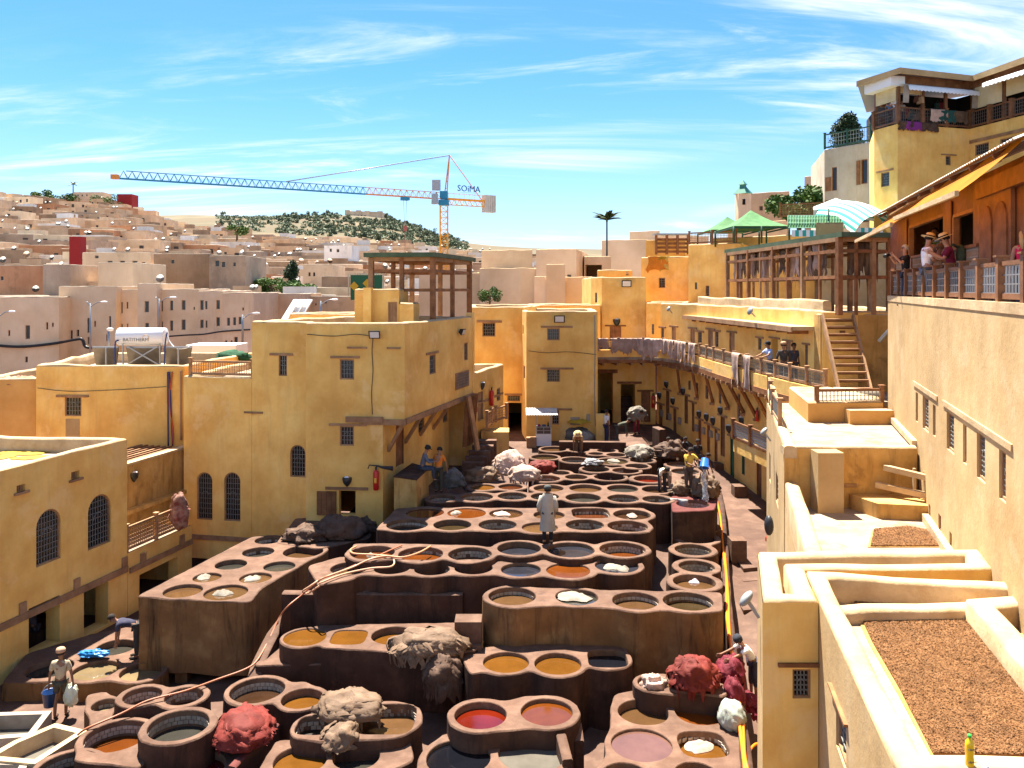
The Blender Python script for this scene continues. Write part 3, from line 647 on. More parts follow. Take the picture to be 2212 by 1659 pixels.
# railing
gr = [v3(p, FLZ + .42) for p in GE]
balustrade('wooden railing along the curved alley gallery', [p + Vector((.08 if i > 1 else 0, 0, 0)) for i, p in enumerate(gr)], h=.62, spacing=1.35, mat=WOODPALE, lat=GRILLE)
balustrade('fine wire railing across the near end of the gallery', [v3(Vector((9.2, 24.9)), 7.35), v3(Vector((11.25, 25.1)), 7.35)], h=.62, spacing=2.4, mat=WOODRED, lat=GRILLE, pitch=.12)
balustrade('stepped wooden railing dropping beside the near terrace', [v3(Vector((8.9, 28.6)), 7.25), v3(Vector((8.1, 25.6)), 7.1), v3(Vector((7.6, 23.4)), 7.1)], h=.7, spacing=1.6, mat=WOODPALE, lat=GRILLE)
# upper storey
UP = [Vector((8.9, 49.4)), Vector((10.2, 45.5)), Vector((11.2, 40.0)), Vector((11.75, 34.0)), Vector((11.95, 31.7))]
t, ws = building('gallery_upper_storey', 'upper storey behind the gallery railing with a row of plank doors', UP + [Vector((17, 31.7)), Vector((17, 49.4))], FLZ, 10.15, OCHRE, cat='house', roof=.18); UPT = t
for w_, lst in ((0, ()),):
    pass
def pick2(px):
    for a, b in zip(UP, UP[1:]):
        w = near_wall(ws, a, b); u, z = w.uz(px, 750)
        if .1 < u < w.L - .1: return w
for x0, y0, x1, y1, kind in ((1408, 698, 1414, 725, 'w'), (1451, 704, 1460, 745, 'd'), (1491, 708, 1501, 752, 'd'), (1529, 710, 1540, 757, 'd'), (1575, 716, 1587, 766, 'd'), (1507, 715, 1516, 748, 'w'), (1544, 714, 1552, 750, 'w'), (1599, 720, 1609, 762, 'w'), (1637, 728, 1645, 756, 'w'), (1666, 729, 1680, 795, 'o'), (1696, 735, 1708, 800, 'd'), (1738, 742, 1745, 792, 'w'), (1428, 706, 1434, 730, 'w')):
    w = pick2((x0 + x1) / 2)
    if w is None: continue
    if kind == 'd': w.door(x0, y0, x1, y1, WOODPALE)
    elif kind == 'o': w.opening(x0, y0, x1, y1, depth=.5)
    else: w.window(x0, y0, x1, y1, motif=False)
    w.lintel(x0 - 4, y0 - 1, x1 + 5, 4)
for w_ in ws: w_.build()
# canopy slab over the doors
t = thing('door_canopy', 'long thin concrete canopy on timber joists over the gallery doors', 'canopy', (11, 40, 9.4))
ce = [v3(p, 0) for p in (Vector((9.6, 48)), Vector((10.05, 44.5)), Vector((10.45, 40)), Vector((10.85, 35)), Vector((11.0, 32.4)))]
band(t, smooth_path(ce, 4), 9.36, 9.52, .0, -1.3, COPE, 'slab'); band(t, smooth_path(ce, 4), 9.3, 9.5, .04, -.02, WOODPALE, 'edge_board')
for k in range(13):
    Y = 33.0 + k * 1.15; x = np.interp(Y, [p.y for p in ce[::-1]], [p.x for p in ce[::-1]]); mb = MB(); mb.beam((x + .05, Y, 9.28), (x + 1.2, Y, 9.28), .11, .16); mb.build('joist', WOOD, t)
low = lambda pts, z: [v3(p, z) for p in pts]
coping(UPT, low([Vector((10.35, 46)), Vector((11.35, 40)), Vector((11.9, 34)), Vector((12.05, 32))], 10.55), .35, .7, COPE, name='roof_parapet')
# big drying pergola
pq = [Vector((11.75, 45.0)), Vector((12.45, 31.4)), Vector((14.6, 31.9)), Vector((14.0, 45.4))]
t = pergola('big drying pergola on the gallery house roof with pale hides hanging inside', pq, 10.0, 12.95, (8, 3, 8, 3), (-.5, 1.45), overhang=.35, sub=True)
# wooden stair
a0 = P(1776, 700, 31.3); a1 = P(1842, 700, 31.4); b0 = P(1818, 846, 28.9); b1 = P(1888, 846, 28.9); b0.z = b1.z = 7.0; a0.z = a1.z = 10.0
t = thing('plank_staircase', 'open plank staircase leading up to the drying pergola', 'staircase', b0)
for a, b in ((a0, b0), (a1, b1)): mb = MB(); mb.beam(a, b, .07, .24); mb.build('stringer', WOODPALE, t)
for k in range(11):
    f = (k + .6) / 11.4; p = a0.lerp(b0, f); q = a1.lerp(b1, f); mb = MB(); mb.beam(p, q, .26, .06); mb.build('tread', WOODPALE, t)
    mb = MB(); mb.beam(p + Vector((0, .11, -.04)), q + Vector((0, .11, -.04)), .03, .11); mb.build('riser', WOOD, t)
x0 = XY(1772, 31.8); x1 = XY(1935, 31.6)
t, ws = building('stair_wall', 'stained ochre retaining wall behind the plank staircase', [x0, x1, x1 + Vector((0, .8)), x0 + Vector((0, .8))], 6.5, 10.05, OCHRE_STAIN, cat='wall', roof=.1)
w = near_wall(ws, x0, x1); w.lintel(1798, 714, 1825, 9, WOOD)
for w_ in ws: w_.build()
# small lattice balcony under the gallery
t = thing('lattice_balcony', 'little timber balcony with two lattice panels low on the alley wall', 'balcony', P(1620, 975, 33.5)); a = P(1584, 945, 36.3); b = P(1662, 984, 32.8); a.z = 4.55; b.z = 4.3
mb = MB(); mb.prism([Vector((a.x, a.y)), Vector((b.x, b.y)), Vector((b.x + 1.4, b.y)), Vector((a.x + 1.2, a.y))], 3.85, 4.4); mb.build('slab', OCHRE, t)
balustrade('', [v3(a, 4.4), v3(b, 4.4)], h=.8, spacing=1.7, mat=WOODRED, lat=flat('blue_grey_lattice', (.16, .2, .26)), t=t, post=.14)

# ================================================================ right foreground terraces
f0 = Vector((8.95, 29.0)); f1 = Vector((6.73, 20.4)); f2 = Vector((5.35, 15.1))
# high terrace
t, ws = building('upper_terrace_house', 'ochre house with a sunlit tiled upper terrace beside the big cream wall', [f0, f1, Vector((10.0, 20.35)), Vector((11.5, 25.2)), Vector((11.5, 29))], .5, 7.05, OCHRE_STAIN, cat='house', cop=False, roof=.06)
w = near_wall(ws, f1, Vector((10.0, 20.35))); w.lintel(1802, 1045, 1850, 7, WOODPALE, .04)
w = near_wall(ws, f0, f1); w.mat = CREAM; w.window(1662, 980, 1664.5, 1040, motif=False, nx=2); w.window(1676, 1025, 1681, 1090, motif=False, nx=2)
for w_ in ws: w_.build()
coping(t, [v3(f0, 7.6), v3(f0.lerp(f1, .55), 7.15), v3(f1, 7.12)], .3, .3)
coping(t, [v3(f1, 7.1), v3(Vector((10.0, 20.35)), 7.1)], .3, .2)
mb = MB(); c = P(1790, 1000, 20.0); mb.box((c.x, 20.1, 6.25), (.62, .5, 1.6)); mb.build('chimney_pillar', CREAM, t)
for k, (y, xl) in enumerate(((997, 1908), (1033, 1890), (1070, 1877))):
    u0 = P(xl, y, 20.3); mb = MB(); mb.beam((u0.x, 20.25, 6.62 - k * .42), (10.02, 19.4, 6.5 - k * .42), .14, .13); mb.build('wall_bar', COPE, t)
for k in range(2): mb = MB(); mb.box((9.75 + .1 * k, 20.0 - .3 * k, 6.1), (.06, .06, 1.1)); mb.build('wall_post', COPE, t)
mb = MB(); mb.prism([Vector((8.3, 20.3)), Vector((8.6, 19.4)), Vector((9.7, 19.2)), Vector((10.0, 20.3))], 5.5, 5.95); mb.build('corner_bench', OCHRE_STAIN, t)
t, ws = building('mid_terrace_block', 'stepped ochre block between the gallery end and the upper terrace', [Vector((8.9, 24.8)), Vector((11.2, 24.9)), Vector((11.4, 28.4)), Vector((9.6, 28.6))], 6.6, 7.62, ORANGEW, cat='block', roof=.05, w=.2)
for w_ in ws: w_.build()
t, ws = building('mid_terrace_step', 'low ochre step right of the gallery end', [Vector((9.0 + 1.0, 24.4)), Vector((11.3, 24.4)), Vector((11.3, 24.85)), Vector((10.0, 24.85))], 6.6, 7.4, ORANGEW, cat='step', cop=False, roof=0.)
for w_ in ws: w_.build()
for l, a, b, m in (('half-round plaster kerb in front of the staircase', (10.75, 28.3), (11.5, 26.1), COPE), ('whitewashed kerb at the staircase foot', (11.0, 28.2), (12.4, 27.9), CLAYWHITE)):
    mb = MB(); pts = [v3(Vector(a), 7.35), v3(Vector(a).lerp(Vector(b), .5), 7.33), v3(Vector(b), 7.3)]; mb.tube(pts, .3, 10); mb.build('plaster_kerb', m, None, l, 'kerb')
# lower terrace with the little grain patch
t, ws = building('lower_terrace_house', 'sunlit white-floored terrace between high cream walls', [f1 + Vector((.01, -.02)), f2, Vector((9.0, 15.0)), Vector((10.05, 20.3))], .3, 5.62, CREAM, cat='house', cop=False, roof=.02)
w = near_wall(ws, f1, f2); w.window(1663, 1200, 1667, 1260, motif=False, nx=2)
for w_ in ws: w_.build()
coping(t, [v3(f1 + Vector((-.02, -.1)), 6.25), v3(f2, 6.2)], .34, .64)
# parapet terrace
g0 = Vector((4.33, 14.55)); g1 = Vector((3.72, 12.25)); g2 = Vector((4.8, 12.25)); g3 = Vector((8.3, 14.6))
t, ws = building('parapet_terrace_house', 'cream walled terrace corner with a floodlight on its side', [g0, g1, Vector((4.55, 12.25)), Vector((4.84, 13.6)), Vector((8.0, 13.66)), Vector((8.25, 14.6))], .3, 6.4, OCHRE, cat='house', roof=.75, w=.32); FR2 = t
w = near_wall(ws, g0, g1); w.mat = CREAM; w.window(1628, 1330, 1631, 1400, motif=False, nx=2) if False else None; FLW = w
w = near_wall(ws, g1, Vector((4.55, 12.25))); w.window(1712, 1446, 1752, 1509, nx=4, nz=5, frame=WOODPALE); w.lintel(1680, 1431, 1784, 8, WOOD)
for w_ in ws: w_.build()
mb = MB(); 
band(t, [v3(g0 + Vector((.3, -.2)), 0), v3(g3 + Vector((-.2, -.22)), 0)], 5.66, 5.85, .0, .12, COPE, 'skirting')
# near roof with the drying grain
h0 = Vector((4.82, 13.55)); h1 = Vector((3.68, 7.85)); h2 = Vector((7.5, 7.9)); h3 = Vector((8.3, 12.9))
t, ws = building('grain_roof_house', 'near cream house whose flat roof is spread with drying brown bark', [h0, h1, h2, h3], .3, 6.4, CREAM, cat='house', roof=.42, w=.3); GRH = t
w = near_wall(ws, h0, h1); w.window(1806, 1536, 1828, 1640, nx=3, nz=5); w.lintel(1796, 1520, 1832, 6, WOOD)
for w_ in ws: w_.build()
coping(t, [v3(Vector((4.95, 12.62)), 6.2), v3(Vector((7.45, 12.75)), 6.2)][::-1], .3, .25, name='inner_kerb')
coping(t, [v3(Vector((6.4, 9.0)), 6.36), v3(Vector((7.12, 12.1)), 6.36), v3(Vector((7.7, 12.2)), 6.36)], .36, .4, name='inner_wall')
mb = MB(); mb.prism([Vector((6.75, 9.2)), Vector((7.5, 9.2)), Vector((7.9, 12)), Vector((7.35, 12))], 5.985, 5.99); mb.build('shaft_floor', OCHRE_STAIN, t)

# ================================================================ big cream wall and tourist terrace
RD = Vector((.3, .954)); RP = Vector((10.06, 20.4)); r_far = RP + RD * 5.67; r_near = RP - RD * 13.5
t, ws = building('tall_cream_wall_house', 'tall cream house on the right with a slanting row of grilled windows', [r_far, r_near, r_near + Vector((6, 0)), r_far + Vector((7, 1.5))], 4.5, 10.77, CREAM, cat='house', cop=False, roof=.12); RW = t
w = near_wall(ws, r_far, r_near); RWW = w
for x0, y0, x1, y1 in ((1978, 848, 1983, 911), (1993, 858, 2006, 930), (2015, 875, 2021, 942), (2045, 893, 2061, 976), (2080, 918, 2088, 1002), (2110, 938, 2128, 1038), (2158, 974, 2173, 1082)):
    wide = x1 - x0 > 10; w.window(x0, y0, x1, y1, nx=4 if wide else 2, nz=8, motif=wide, depth=.2)
for x0, y0, x1, y1 in ((1989, 1062, 1992, 1092), (2006, 1090, 2010, 1120), (2027, 1112, 2033, 1148), (2051, 1150, 2056, 1182)): w.window(x0, y0, x1, y1, nx=2, nz=3, motif=False, grille=False)
for a, b in ((1974, 2026), (2038, 2188)):
    u0, _ = w.uz(a, 900); u1, _ = w.uz(b, 900); z = w.uz(2053, 887)[1]; mb = MB(); w.strip(mb, min(u0, u1), z + .02, max(u0, u1), z + .13, -.05, .03); mb.build('lintel', COPE, t)
for w_ in ws: w_.build()
mb = MB(); w.strip(mb, .0, 10.62, w.L, 10.79, -.3, .015); mb.build('wall_cap', COPE, t)
# foot kerb along the terraces
mb = MB(); w.strip(mb, 5.6, 5.6, 11.5, 5.78, 0, .14); mb.build('foot_kerb', COPE, t)
mb = MB(); w.strip(mb, .3, 7.05, 5.4, 7.2, 0, .12); mb.build('foot_kerb', COPE, t)
balustrade('cedar railing with turned grey lattice along the tourist terrace', [v3(r_far + Vector((.12, -.1)), 10.78), v3(r_near + RD * 2.0 + Vector((.12, 0)), 10.78)], h=.66, spacing=1.42, mat=WOODRED, lat=STEEL, post=.16, pitch=.17)
# shop front
s_far = Vector((13.4, 29.2)); s_near = Vector((9.35, 14.6))
t, ws = building('terrace_shop', 'cedar panelled terrace shop with dark windows full of visitors', [s_far, s_near, s_near + Vector((6, 0)), s_far + Vector((5, 1))], 10.6, 13.5, WOODRED, cat='shop', cop=False, roof=.02)
w = near_wall(ws, s_far, s_near); SHW = w
w.opening(1966, 478, 2042, 548, depth=.15); w.opening(2062, 458, 2124, 545, depth=.15)
for x0, y0, x1, y1 in ((1966, 478, 2042, 548), (2062, 458, 2124, 545)):
    u0, zb, u1, zt = w.rect(x0, y0, x1, y1)
    for q in (u0, u1): mb = MB(); w.strip(mb, q - .05, zb, q + .05, zt, -.1, .04); mb.build('window_post', WOODPALE, t)
    mb = MB(); w.strip(mb, u0, zt - .03, u1, zt + .05, -.1, .04); mb.build('window_head', WOODPALE, t)
    # scalloped side curtains of wood
for px in (1958, 2052, 2118):
    u, z = w.uz(px, 500); mb = MB(); w.strip(mb, u - .35, 11.9, u + .35, 13.2, .03, .06); mb.build('carved_spandrel', WOODRED, t)
z0b, z1b = 11.05, 11.95
for k, (pa, pb) in enumerate(((1940, 1975), (1976, 2010), (2011, 2044), (2045, 2078), (2079, 2122))):
    u0, _ = w.uz(pa, 560); u1, _ = w.uz(pb, 560)
    mb = MB(); w.strip(mb, u0, 10.75, u0 + .1, 12.0, .02, .12); mb.build('front_post', WOODRED, t)
    mb = MB(); w.strip(mb, u0, 11.93, u1, 12.0, .02, .12); mb.build('front_rail', WOODRED, t)
    mb = MB(); nx = max(4, int((u1 - u0) / .1))
    for q in range(nx): uu = u0 + (u1 - u0) * (q + .5) / nx; w.bar(mb, uu, 10.9, uu, 11.93, .035, .07, .03)
    for q in range(7): zz = 10.92 + q * .16; w.bar(mb, u0, zz, u1, zz, .03, .07, .03)
    tag(mb.build('lattice', CLAYWHITE, t), kind='stuff')
u0, _ = w.uz(2126, 500); u1, _ = w.uz(2196, 500)
mb = MB(); w.strip(mb, u0, 10.65, u1, 12.95, .02, .1); dr = mb.build('carved_door', WOODRED, t)
for k in range(2):
    a = u0 + (u1 - u0) * (.08 + .46 * k); b = u0 + (u1 - u0) * (.46 + .46 * k); rg = w.ring((a, 11.55, b, 12.75), True); n = len(rg); mb = MB()
    vs = [w.pt(x, z, .1) for x, z in rg] + [w.pt(x, z, .135) for x, z in rg]; mb.add(vs, [(i, (i + 1) % n, (i + 1) % n + n, i + n) for i in range(n)] + [tuple(range(n, 2 * n))]); mb.build('arched_panel', WOOD, dr)
    mb = MB(); w.strip(mb, a, 10.75, b, 11.4, .1, .13); mb.build('lower_panel', WOOD, dr)
mb = MB(); w.strip(mb, u0 - .1, 12.95, u1 + 2.4, 13.3, .0, .16); mb.build('door_header', WOODRED, t)
for w_ in ws: w_.build()
mb = MB(); w.strip(mb, .3, 10.7, w.L - .3, 13.4, -1.6, -1.5); mb.build('inner_wall', DARK, t)  # added black backing, paints the shade behind the shop windows
# corrugated eave and awning
CORR = pmat('corrugated_fibre_sheet', (.42, .37, .31), (.55, .5, .44), scale=3, bump=.2, rough=.8)
t2 = thing('corrugated_eave', 'grey corrugated eave above the terrace shop', 'roof', v3(s_far, 13.4)); mb = MB(); n = 90; vs = []
for i in range(n * 2 + 1):
    u = -.9 + (w.L + 1.2) * i / (n * 2); dz = .04 * (i % 2)
    vs += [w.pt(u, 13.62 + dz, .5), w.pt(u, 14.3 + dz, -1.2)]
mb.add(vs, [(2 * i, 2 * i + 2, 2 * i + 3, 2 * i + 1) for i in range(n * 2)]); mb.build('sheet', CORR, t2)
for k in range(9): mb = MB(); mb.beam(w.pt(.3 + k * 1.7, 13.55, .42), w.pt(.3 + k * 1.7, 14.2, -1.1), .08, .1); mb.build('rafter', WOODRED, t2)
AWN = pmat('orange_awning_cloth', (.60, .20, .006), (.68, .25, .01), scale=2, bump=.05, rough=.8)
def translucent(m, amt):
    nt = m.node_tree; N = nt.nodes; L = nt.links; bs = N['Principled BSDF']; tr = N.new('ShaderNodeBsdfTranslucent'); mx = N.new('ShaderNodeMixShader'); mx.inputs[0].default_value = amt
    src = bs.inputs['Base Color'].links[0].from_socket if bs.inputs['Base Color'].links else None
    if src: L.new(src, tr.inputs[0])
    else: tr.inputs[0].default_value = bs.inputs['Base Color'].default_value
    out = [n for n in N if n.type == 'OUTPUT_MATERIAL'][0]; L.new(bs.outputs[0], mx.inputs[1]); L.new(tr.outputs[0], mx.inputs[2]); L.new(mx.outputs[0], out.inputs[0])
translucent(AWN, .5)
t3 = thing('orange_awning', 'orange retractable awning sloping over the terrace shop windows', 'awning', v3(s_far, 13.2))
A = [(.2, 13.5, .1), (7.6, 13.62, .1), (7.9, 12.72, 1.25), (.0, 12.7, 1.15)]
p = [w.pt(u, z, o) for u, z, o in A]; mb = MB(); m_ = 10; vs = []
for i in range(m_ + 1):
    for j in range(5): a = p[0].lerp(p[1], i / m_); b = p[3].lerp(p[2], i / m_); q = a.lerp(b, j / 4); q.z -= .05 * math.sin(math.pi * j / 4); vs.append(q)
mb.add(vs, [(i * 5 + j, (i + 1) * 5 + j, (i + 1) * 5 + j + 1, i * 5 + j + 1) for i in range(m_) for j in range(4)], 0, True); mb.build('cloth', AWN, t3)
mb = MB(); mb.beam(p[3], p[2], .07, .1); mb.build('front_bar', COPE, t3); mb = MB(); mb.tube([p[0] + Vector((0, 0, .06)), p[1] + Vector((0, 0, .06))], .07, 8); mb.build('roller', COPE, t3)
for k in (.15, .5, .85): mb = MB(); a = p[0].lerp(p[1], k); b = p[3].lerp(p[2], k); mb.tube([a - Vector((0, 0, .15)), a.lerp(b, .5) - Vector((0, 0, .1)), b - Vector((0, 0, .05))], .025, 5); mb.build('arm', COPE, t3)
t3 = thing('orange_awning', 'second orange awning running out of the picture above the carved door', 'awning', v3(s_near, 13.2)); B = [(7.7, 13.7, .1), (15, 13.8, .1), (15, 12.75, 1.3), (8.0, 12.85, 1.2)]
p = [w.pt(u, z, o) for u, z, o in B]; mb = MB(); vs = []
for i in range(m_ + 1):
    for j in range(5): a = p[0].lerp(p[1], i / m_); b = p[3].lerp(p[2], i / m_); q = a.lerp(b, j / 4); q.z -= .05 * math.sin(math.pi * j / 4); vs.append(q)
mb.add(vs, [(i * 5 + j, (i + 1) * 5 + j, (i + 1) * 5 + j + 1, i * 5 + j + 1) for i in range(m_) for j in range(4)], 0, True); mb.build('cloth', AWN, t3); mb = MB(); mb.beam(p[3], p[2], .07, .1); mb.build('front_bar', COPE, t3)
mb = MB(); a = P(1925, 478, 29.0); mb.tube([a, a + Vector((.35, -.3, -.5)), a + Vector((.3, -.4, -3.2)), a + Vector((-.6, -.4, -4.2))], .07, 8); mb.build('drain_pipe', STEEL, None, 'grey drain pipe beside the terrace shop corner', 'pipe')

# ================================================================ upper-right house with the balcony restaurant
K = 1.0
A_ = XY(1888, 47.9); B_ = XY(1939, 46.0); C_ = XY(2094, 47.5); D_ = XY(2290, 41.5)
t, ws = building('balcony_house', 'tall ochre house at the upper right with a roofed balcony restaurant', [A_, B_, C_, D_, D_ + Vector((6, 3)), A_ + Vector((3, 8))], 11, 20.2, OCHRE, cat='house', cop=False, roof=.02); UB = t
w = near_wall(ws, A_, B_); w.window(1903, 372, 1921, 403, lint=(1894, 367, 1930, 4)); UW1 = w
w = near_wall(ws, B_, C_); w.window(2043, 337, 2054, 357, lint=(2033, 333, 2065, 3)); UW2 = w
w = near_wall(ws, C_, D_); w.window(2106, 310, 2136, 334, nx=6, nz=3, motif=False); w.window(2160, 297, 2195, 322, nx=6, nz=3, motif=False); UW3 = w
u0, _ = w.uz(2096, 305); u1, _ = w.uz(2230, 290); z = w.uz(2120, 305)[1]; mb = MB(); w.strip(mb, u0, z, u1, z + .18, -.05, .06); mb.build('lintel_beam', WOODPALE, t)
for w_ in ws: w_.build()
# balcony storey: posts, core painted black as interior shade, rails, shutters, roof
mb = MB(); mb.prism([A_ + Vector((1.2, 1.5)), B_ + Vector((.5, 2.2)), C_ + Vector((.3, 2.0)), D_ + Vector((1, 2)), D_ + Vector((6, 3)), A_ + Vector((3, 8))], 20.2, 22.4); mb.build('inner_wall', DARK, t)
for W_, lst in ((UW1, (0.03, .97)), (UW2, (.36, .68)), (UW3, (.02, .4, .8))):
    for f in lst: mb = MB(); p = W_.pt(W_.L * f, 0, -.1); mb.box((p.x, p.y, 21.3), (.16, .16, 2.3)); mb.build('post', WOODRED, t)
pr = [v3(p_, 20.22) for p_ in (A_, B_, C_, D_)]
balustrade('', pr, h=.95, spacing=1.7, mat=WOODRED, lat=flat('dark_lattice', (.12, .09, .07)), t=t, post=.2, pitch=.14)
mb = MB(); UW1.strip(mb, .1, 21.55, UW1.L - .1, 22.3, -.05, .02)
SHUT = pmat('cream_shutter', (.62, .5, .27), (.7, .58, .34), scale=2, bump=.05, rough=.6)
for k in range(8): mb = MB(); UW1.strip(mb, .15, 21.55 + k * .1, UW1.L - .15, 21.64 + k * .1, -.04, .0); mb.build('shutter_slat', SHUT, t)
for k in range(4): mb = MB(); UW2.strip(mb, .25, 21.95 + k * .1, UW2.L * .34, 22.04 + k * .1, -.12, -.06); mb.build('shutter_slat', SHUT, t)
mb = MB(); UW3.strip(mb, UW3.L * .05, 21.3, UW3.L * .38, 22.5, -.15, -.1); mb.build('cloth_blind', SHUT, t); mb = MB(); UW3.strip(mb, UW3.L * .42, 21.5, UW3.L * .78, 22.6, -.15, -.1); mb.build('cloth_blind', SHUT, t)
mb = MB(); UW1.strip(mb, -.2, 22.3, UW1.L + .1, 22.85, -.4, .5); mb.build('white_canopy_box', WHITEP, t)
rf = [A_ + Vector((-.9, .2)), B_ + Vector((-.3, -.9)), C_ + Vector((-.2, -.7)), D_ + Vector((-.5, -.7)), D_ + Vector((6, 3)), A_ + Vector((3, 8))]
mb = MB(); mb.prism(rf, 22.95, 23.05); mb.build('roof_sheet', STEEL, t)
band(t, [v3(p_, 0) for p_ in rf[:4]], 22.78, 23.1, .05, -.05, CREAM, 'gutter'); band(t, [v3(p_, 0) for p_ in (A_, B_, C_, D_)], 22.5, 22.95, -.05, -.25, WOOD, 'header_beam')
# white scalloped valance
mb = MB(); n = 40; vs = []
for i in range(n + 1):
    u = .1 + (UW2.L - .1) * i / n; vs += [UW2.pt(u, 22.45, .08), UW2.pt(u, 22.2, .7), UW2.pt(u, 21.98 - .06 * (i % 2), .74)]
mb.add(vs, [(3 * i + a, 3 * i + 3 + a, 3 * i + 4 + a, 3 * i + 1 + a) for i in range(n) for a in (0, 1)], 0, True); mb.build('white_valance', WHITEP, t)
for u in (.15, UW2.L - .1): mb = MB(); mb.beam(UW2.pt(u, 22.3, .5), UW2.pt(u, 21.3, .45), .3, .06); mb.build('hanging_curtain', CLAYWHITE, t)
mb = MB(); w = UW3; n = 30; vs = []
for i in range(n + 1):
    u = UW3.L * .3 + UW3.L * .7 * i / n; vs += [w.pt(u, 22.6, .08), w.pt(u, 22.35, .75), w.pt(u, 22.15 - .06 * (i % 2), .78)]
mb.add(vs, [(3 * i + a, 3 * i + 3 + a, 3 * i + 4 + a, 3 * i + 1 + a) for i in range(n) for a in (0, 1)], 0, True); mb.build('white_valance', WHITEP, t)
# weathered white house left of it
WEATH = pmat('weathered_white_plaster', (.50, .40, .28), (.66, .57, .45), (.6, .5, .37), scale=.6, bump=.2, bscale=4, streak=.5, streak_col=(.38, .27, .16))
a = XY(1781, 55.5); b = XY(1888, 52.5)
t, ws = building('weathered_white_house', 'weathered whitish house with brown shutters below the cypress', [a, b, b + Vector((3, 7)), a + Vector((2, 8))], 9, 20.4, WEATH, cat='house', roof=.2, w=.25, copmat=WEATH)
w = near_wall(ws, a, b); u, _ = w.uz(1791, 400)
w.window(1797, 361, 1808, 412, grille=False, frame=WOOD); w.window(1860, 344, 1874, 397, grille=False, frame=WOOD); w.window(1863, 446, 1877, 480, grille=False, frame=WOOD)
for x0, y0, x1, y1 in ((1784, 383, 1796, 413), (1851, 347, 1859, 399)):
    r = w.rect(x0, y0, x1, y1); mb = MB(); w.strip(mb, r[0], r[1], r[2], r[3], .02, .07); mb.build('shutter', WOOD, t)
for w_ in ws: w_.build()
mb = MB(); mb.tube([w.pt(w.uz(1882, 350)[0], 20, .1), w.pt(w.uz(1882, 350)[0], 12, .1)], .08, 8); mb.build('downpipe', STEEL, t)
t = balustrade('green metal railing on the weathered white house roof', [v3(a + Vector((.1, .2)), 20.42), v3(b + Vector((-.1, .2)), 20.42)], h=1.0, spacing=2.2, mat=flat('green_metal', (.03, .09, .06)), lat=flat('pale_metal_mesh', (.3, .36, .36)), pitch=.2)

# ================================================================ mid-distance ochre and peach houses on the right
def simple_house(name, label, pts, z0, z1, mat, wins=(), cat='house', group=None, roof=.3, copmat=None, w=.25):
    t, ws = building(name, label, pts, z0, z1, mat, cat=cat, roof=roof, group=group, copmat=copmat, w=w)
    for a in wins:
        for q in ws:
            if q.n.y < .1:
                u0, _ = q.uz(a[0], a[1]); u1, _ = q.uz(a[2], a[1])
                if min(u0, u1) > .05 and max(u0, u1) < q.L - .05: q.window(*a[:4], motif=False, grille=len(a) < 5, depth=.15); break
    for q in ws: q.build()
    return t, ws
simple_house('gallery_end_house', 'ochre house at the far gallery corner with small lamps', [XY(1396, 51.5), XY(1480, 51), XY(1490, 56), XY(1396, 56)], 6.8, 10.15, OCHRE, [(1408, 700, 1413, 722)])
simple_house('hide_draped_house', 'ochre house with orange and yellow hides over its parapet', [XY(1385, 60), XY(1490, 58.5), XY(1500, 66), XY(1385, 66)], 6, 13.3, OCHRE, [(1423, 600, 1437, 622)])
simple_house('small_parapet_house', 'small ochre house left of the hide-draped one', [XY(1290, 61), XY(1366, 61), XY(1366, 66), XY(1290, 66)], 6, 12.4, OCHRE, [(1352, 575, 1358, 595)])
simple_house('railed_roof_house', 'ochre house with a railed roof behind the drying pergola', [XY(1487, 56), XY(1600, 53.5), XY(1640, 60), XY(1487, 66)], 6, 14.0, OCHRE, [(1501, 610, 1506, 625), (1524, 617, 1532, 640)])
simple_house('pergola_back_house', 'ochre wall seen through the drying pergola', [XY(1595, 52), XY(1760, 50), XY(1780, 56), XY(1600, 58)], 6, 13.2, OCHRE, [(1700, 600, 1712, 612)])
simple_house('pergola_side_house', 'grey patched house right of the drying pergola', [XY(1760, 46), XY(1925, 45), XY(1925, 50), XY(1760, 52)], 6, 13.9, CREAM, [(1885, 594, 1893, 615), (1878, 548, 1895, 575)])
balustrade('brown roof railing beside the green hipped tents', [v3(XY(1489, 55.8), 14.0), v3(XY(1590, 53.6), 14.0)], h=.8, spacing=2.0, mat=WOOD, lat=WOODPALE)
simple_house('louvre_house', 'ochre rooftop house with a long brown louvred opening', [XY(1395, 72), XY(1480, 72), XY(1510, 80), XY(1395, 80)], 8, 15.3, OCHRE)
t, ws = simple_house('pale_top_house', 'pale ochre house block on the skyline left of the tents', [XY(1422, 84), XY(1530, 84), XY(1530, 92), XY(1422, 92)], 8, 16.4, PEACH)
t = thing('louvred_loggia', 'brown timber louvred loggia on the skyline house', 'loggia', P(1450, 540, 70))
mb = MB(); a = XY(1416, 70.5); b = XY(1490, 70.5); mb.prism([a, b, b + Vector((0, 1.4)), a + Vector((0, 1.4))], 15.6, 15.75); mb.build('roof_sheet', STEEL, t)
for k in range(4): p = a.lerp(b, .03 + k * .313); mb = MB(); mb.box((p.x, p.y + .2, 14.8), (.2, .2, 1.7)); mb.build('post', WOOD, t)
for k in range(4): mb = MB(); mb.beam(v3(a + Vector((0, .35)), 14.2 + k * .35), v3(b + Vector((0, .35)), 14.2 + k * .35), .1, .2); mb.build('slat', WOOD, t)
simple_house('arcade_house', 'peach house with a deep shaded porch and green tiled eave', [XY(1158, 75), XY(1245, 74), XY(1262, 80), XY(1270, 86), XY(1158, 86)], 5, 14.6, PEACH, [(1190, 583, 1205, 593, 1), (1225, 593, 1234, 606, 1)])
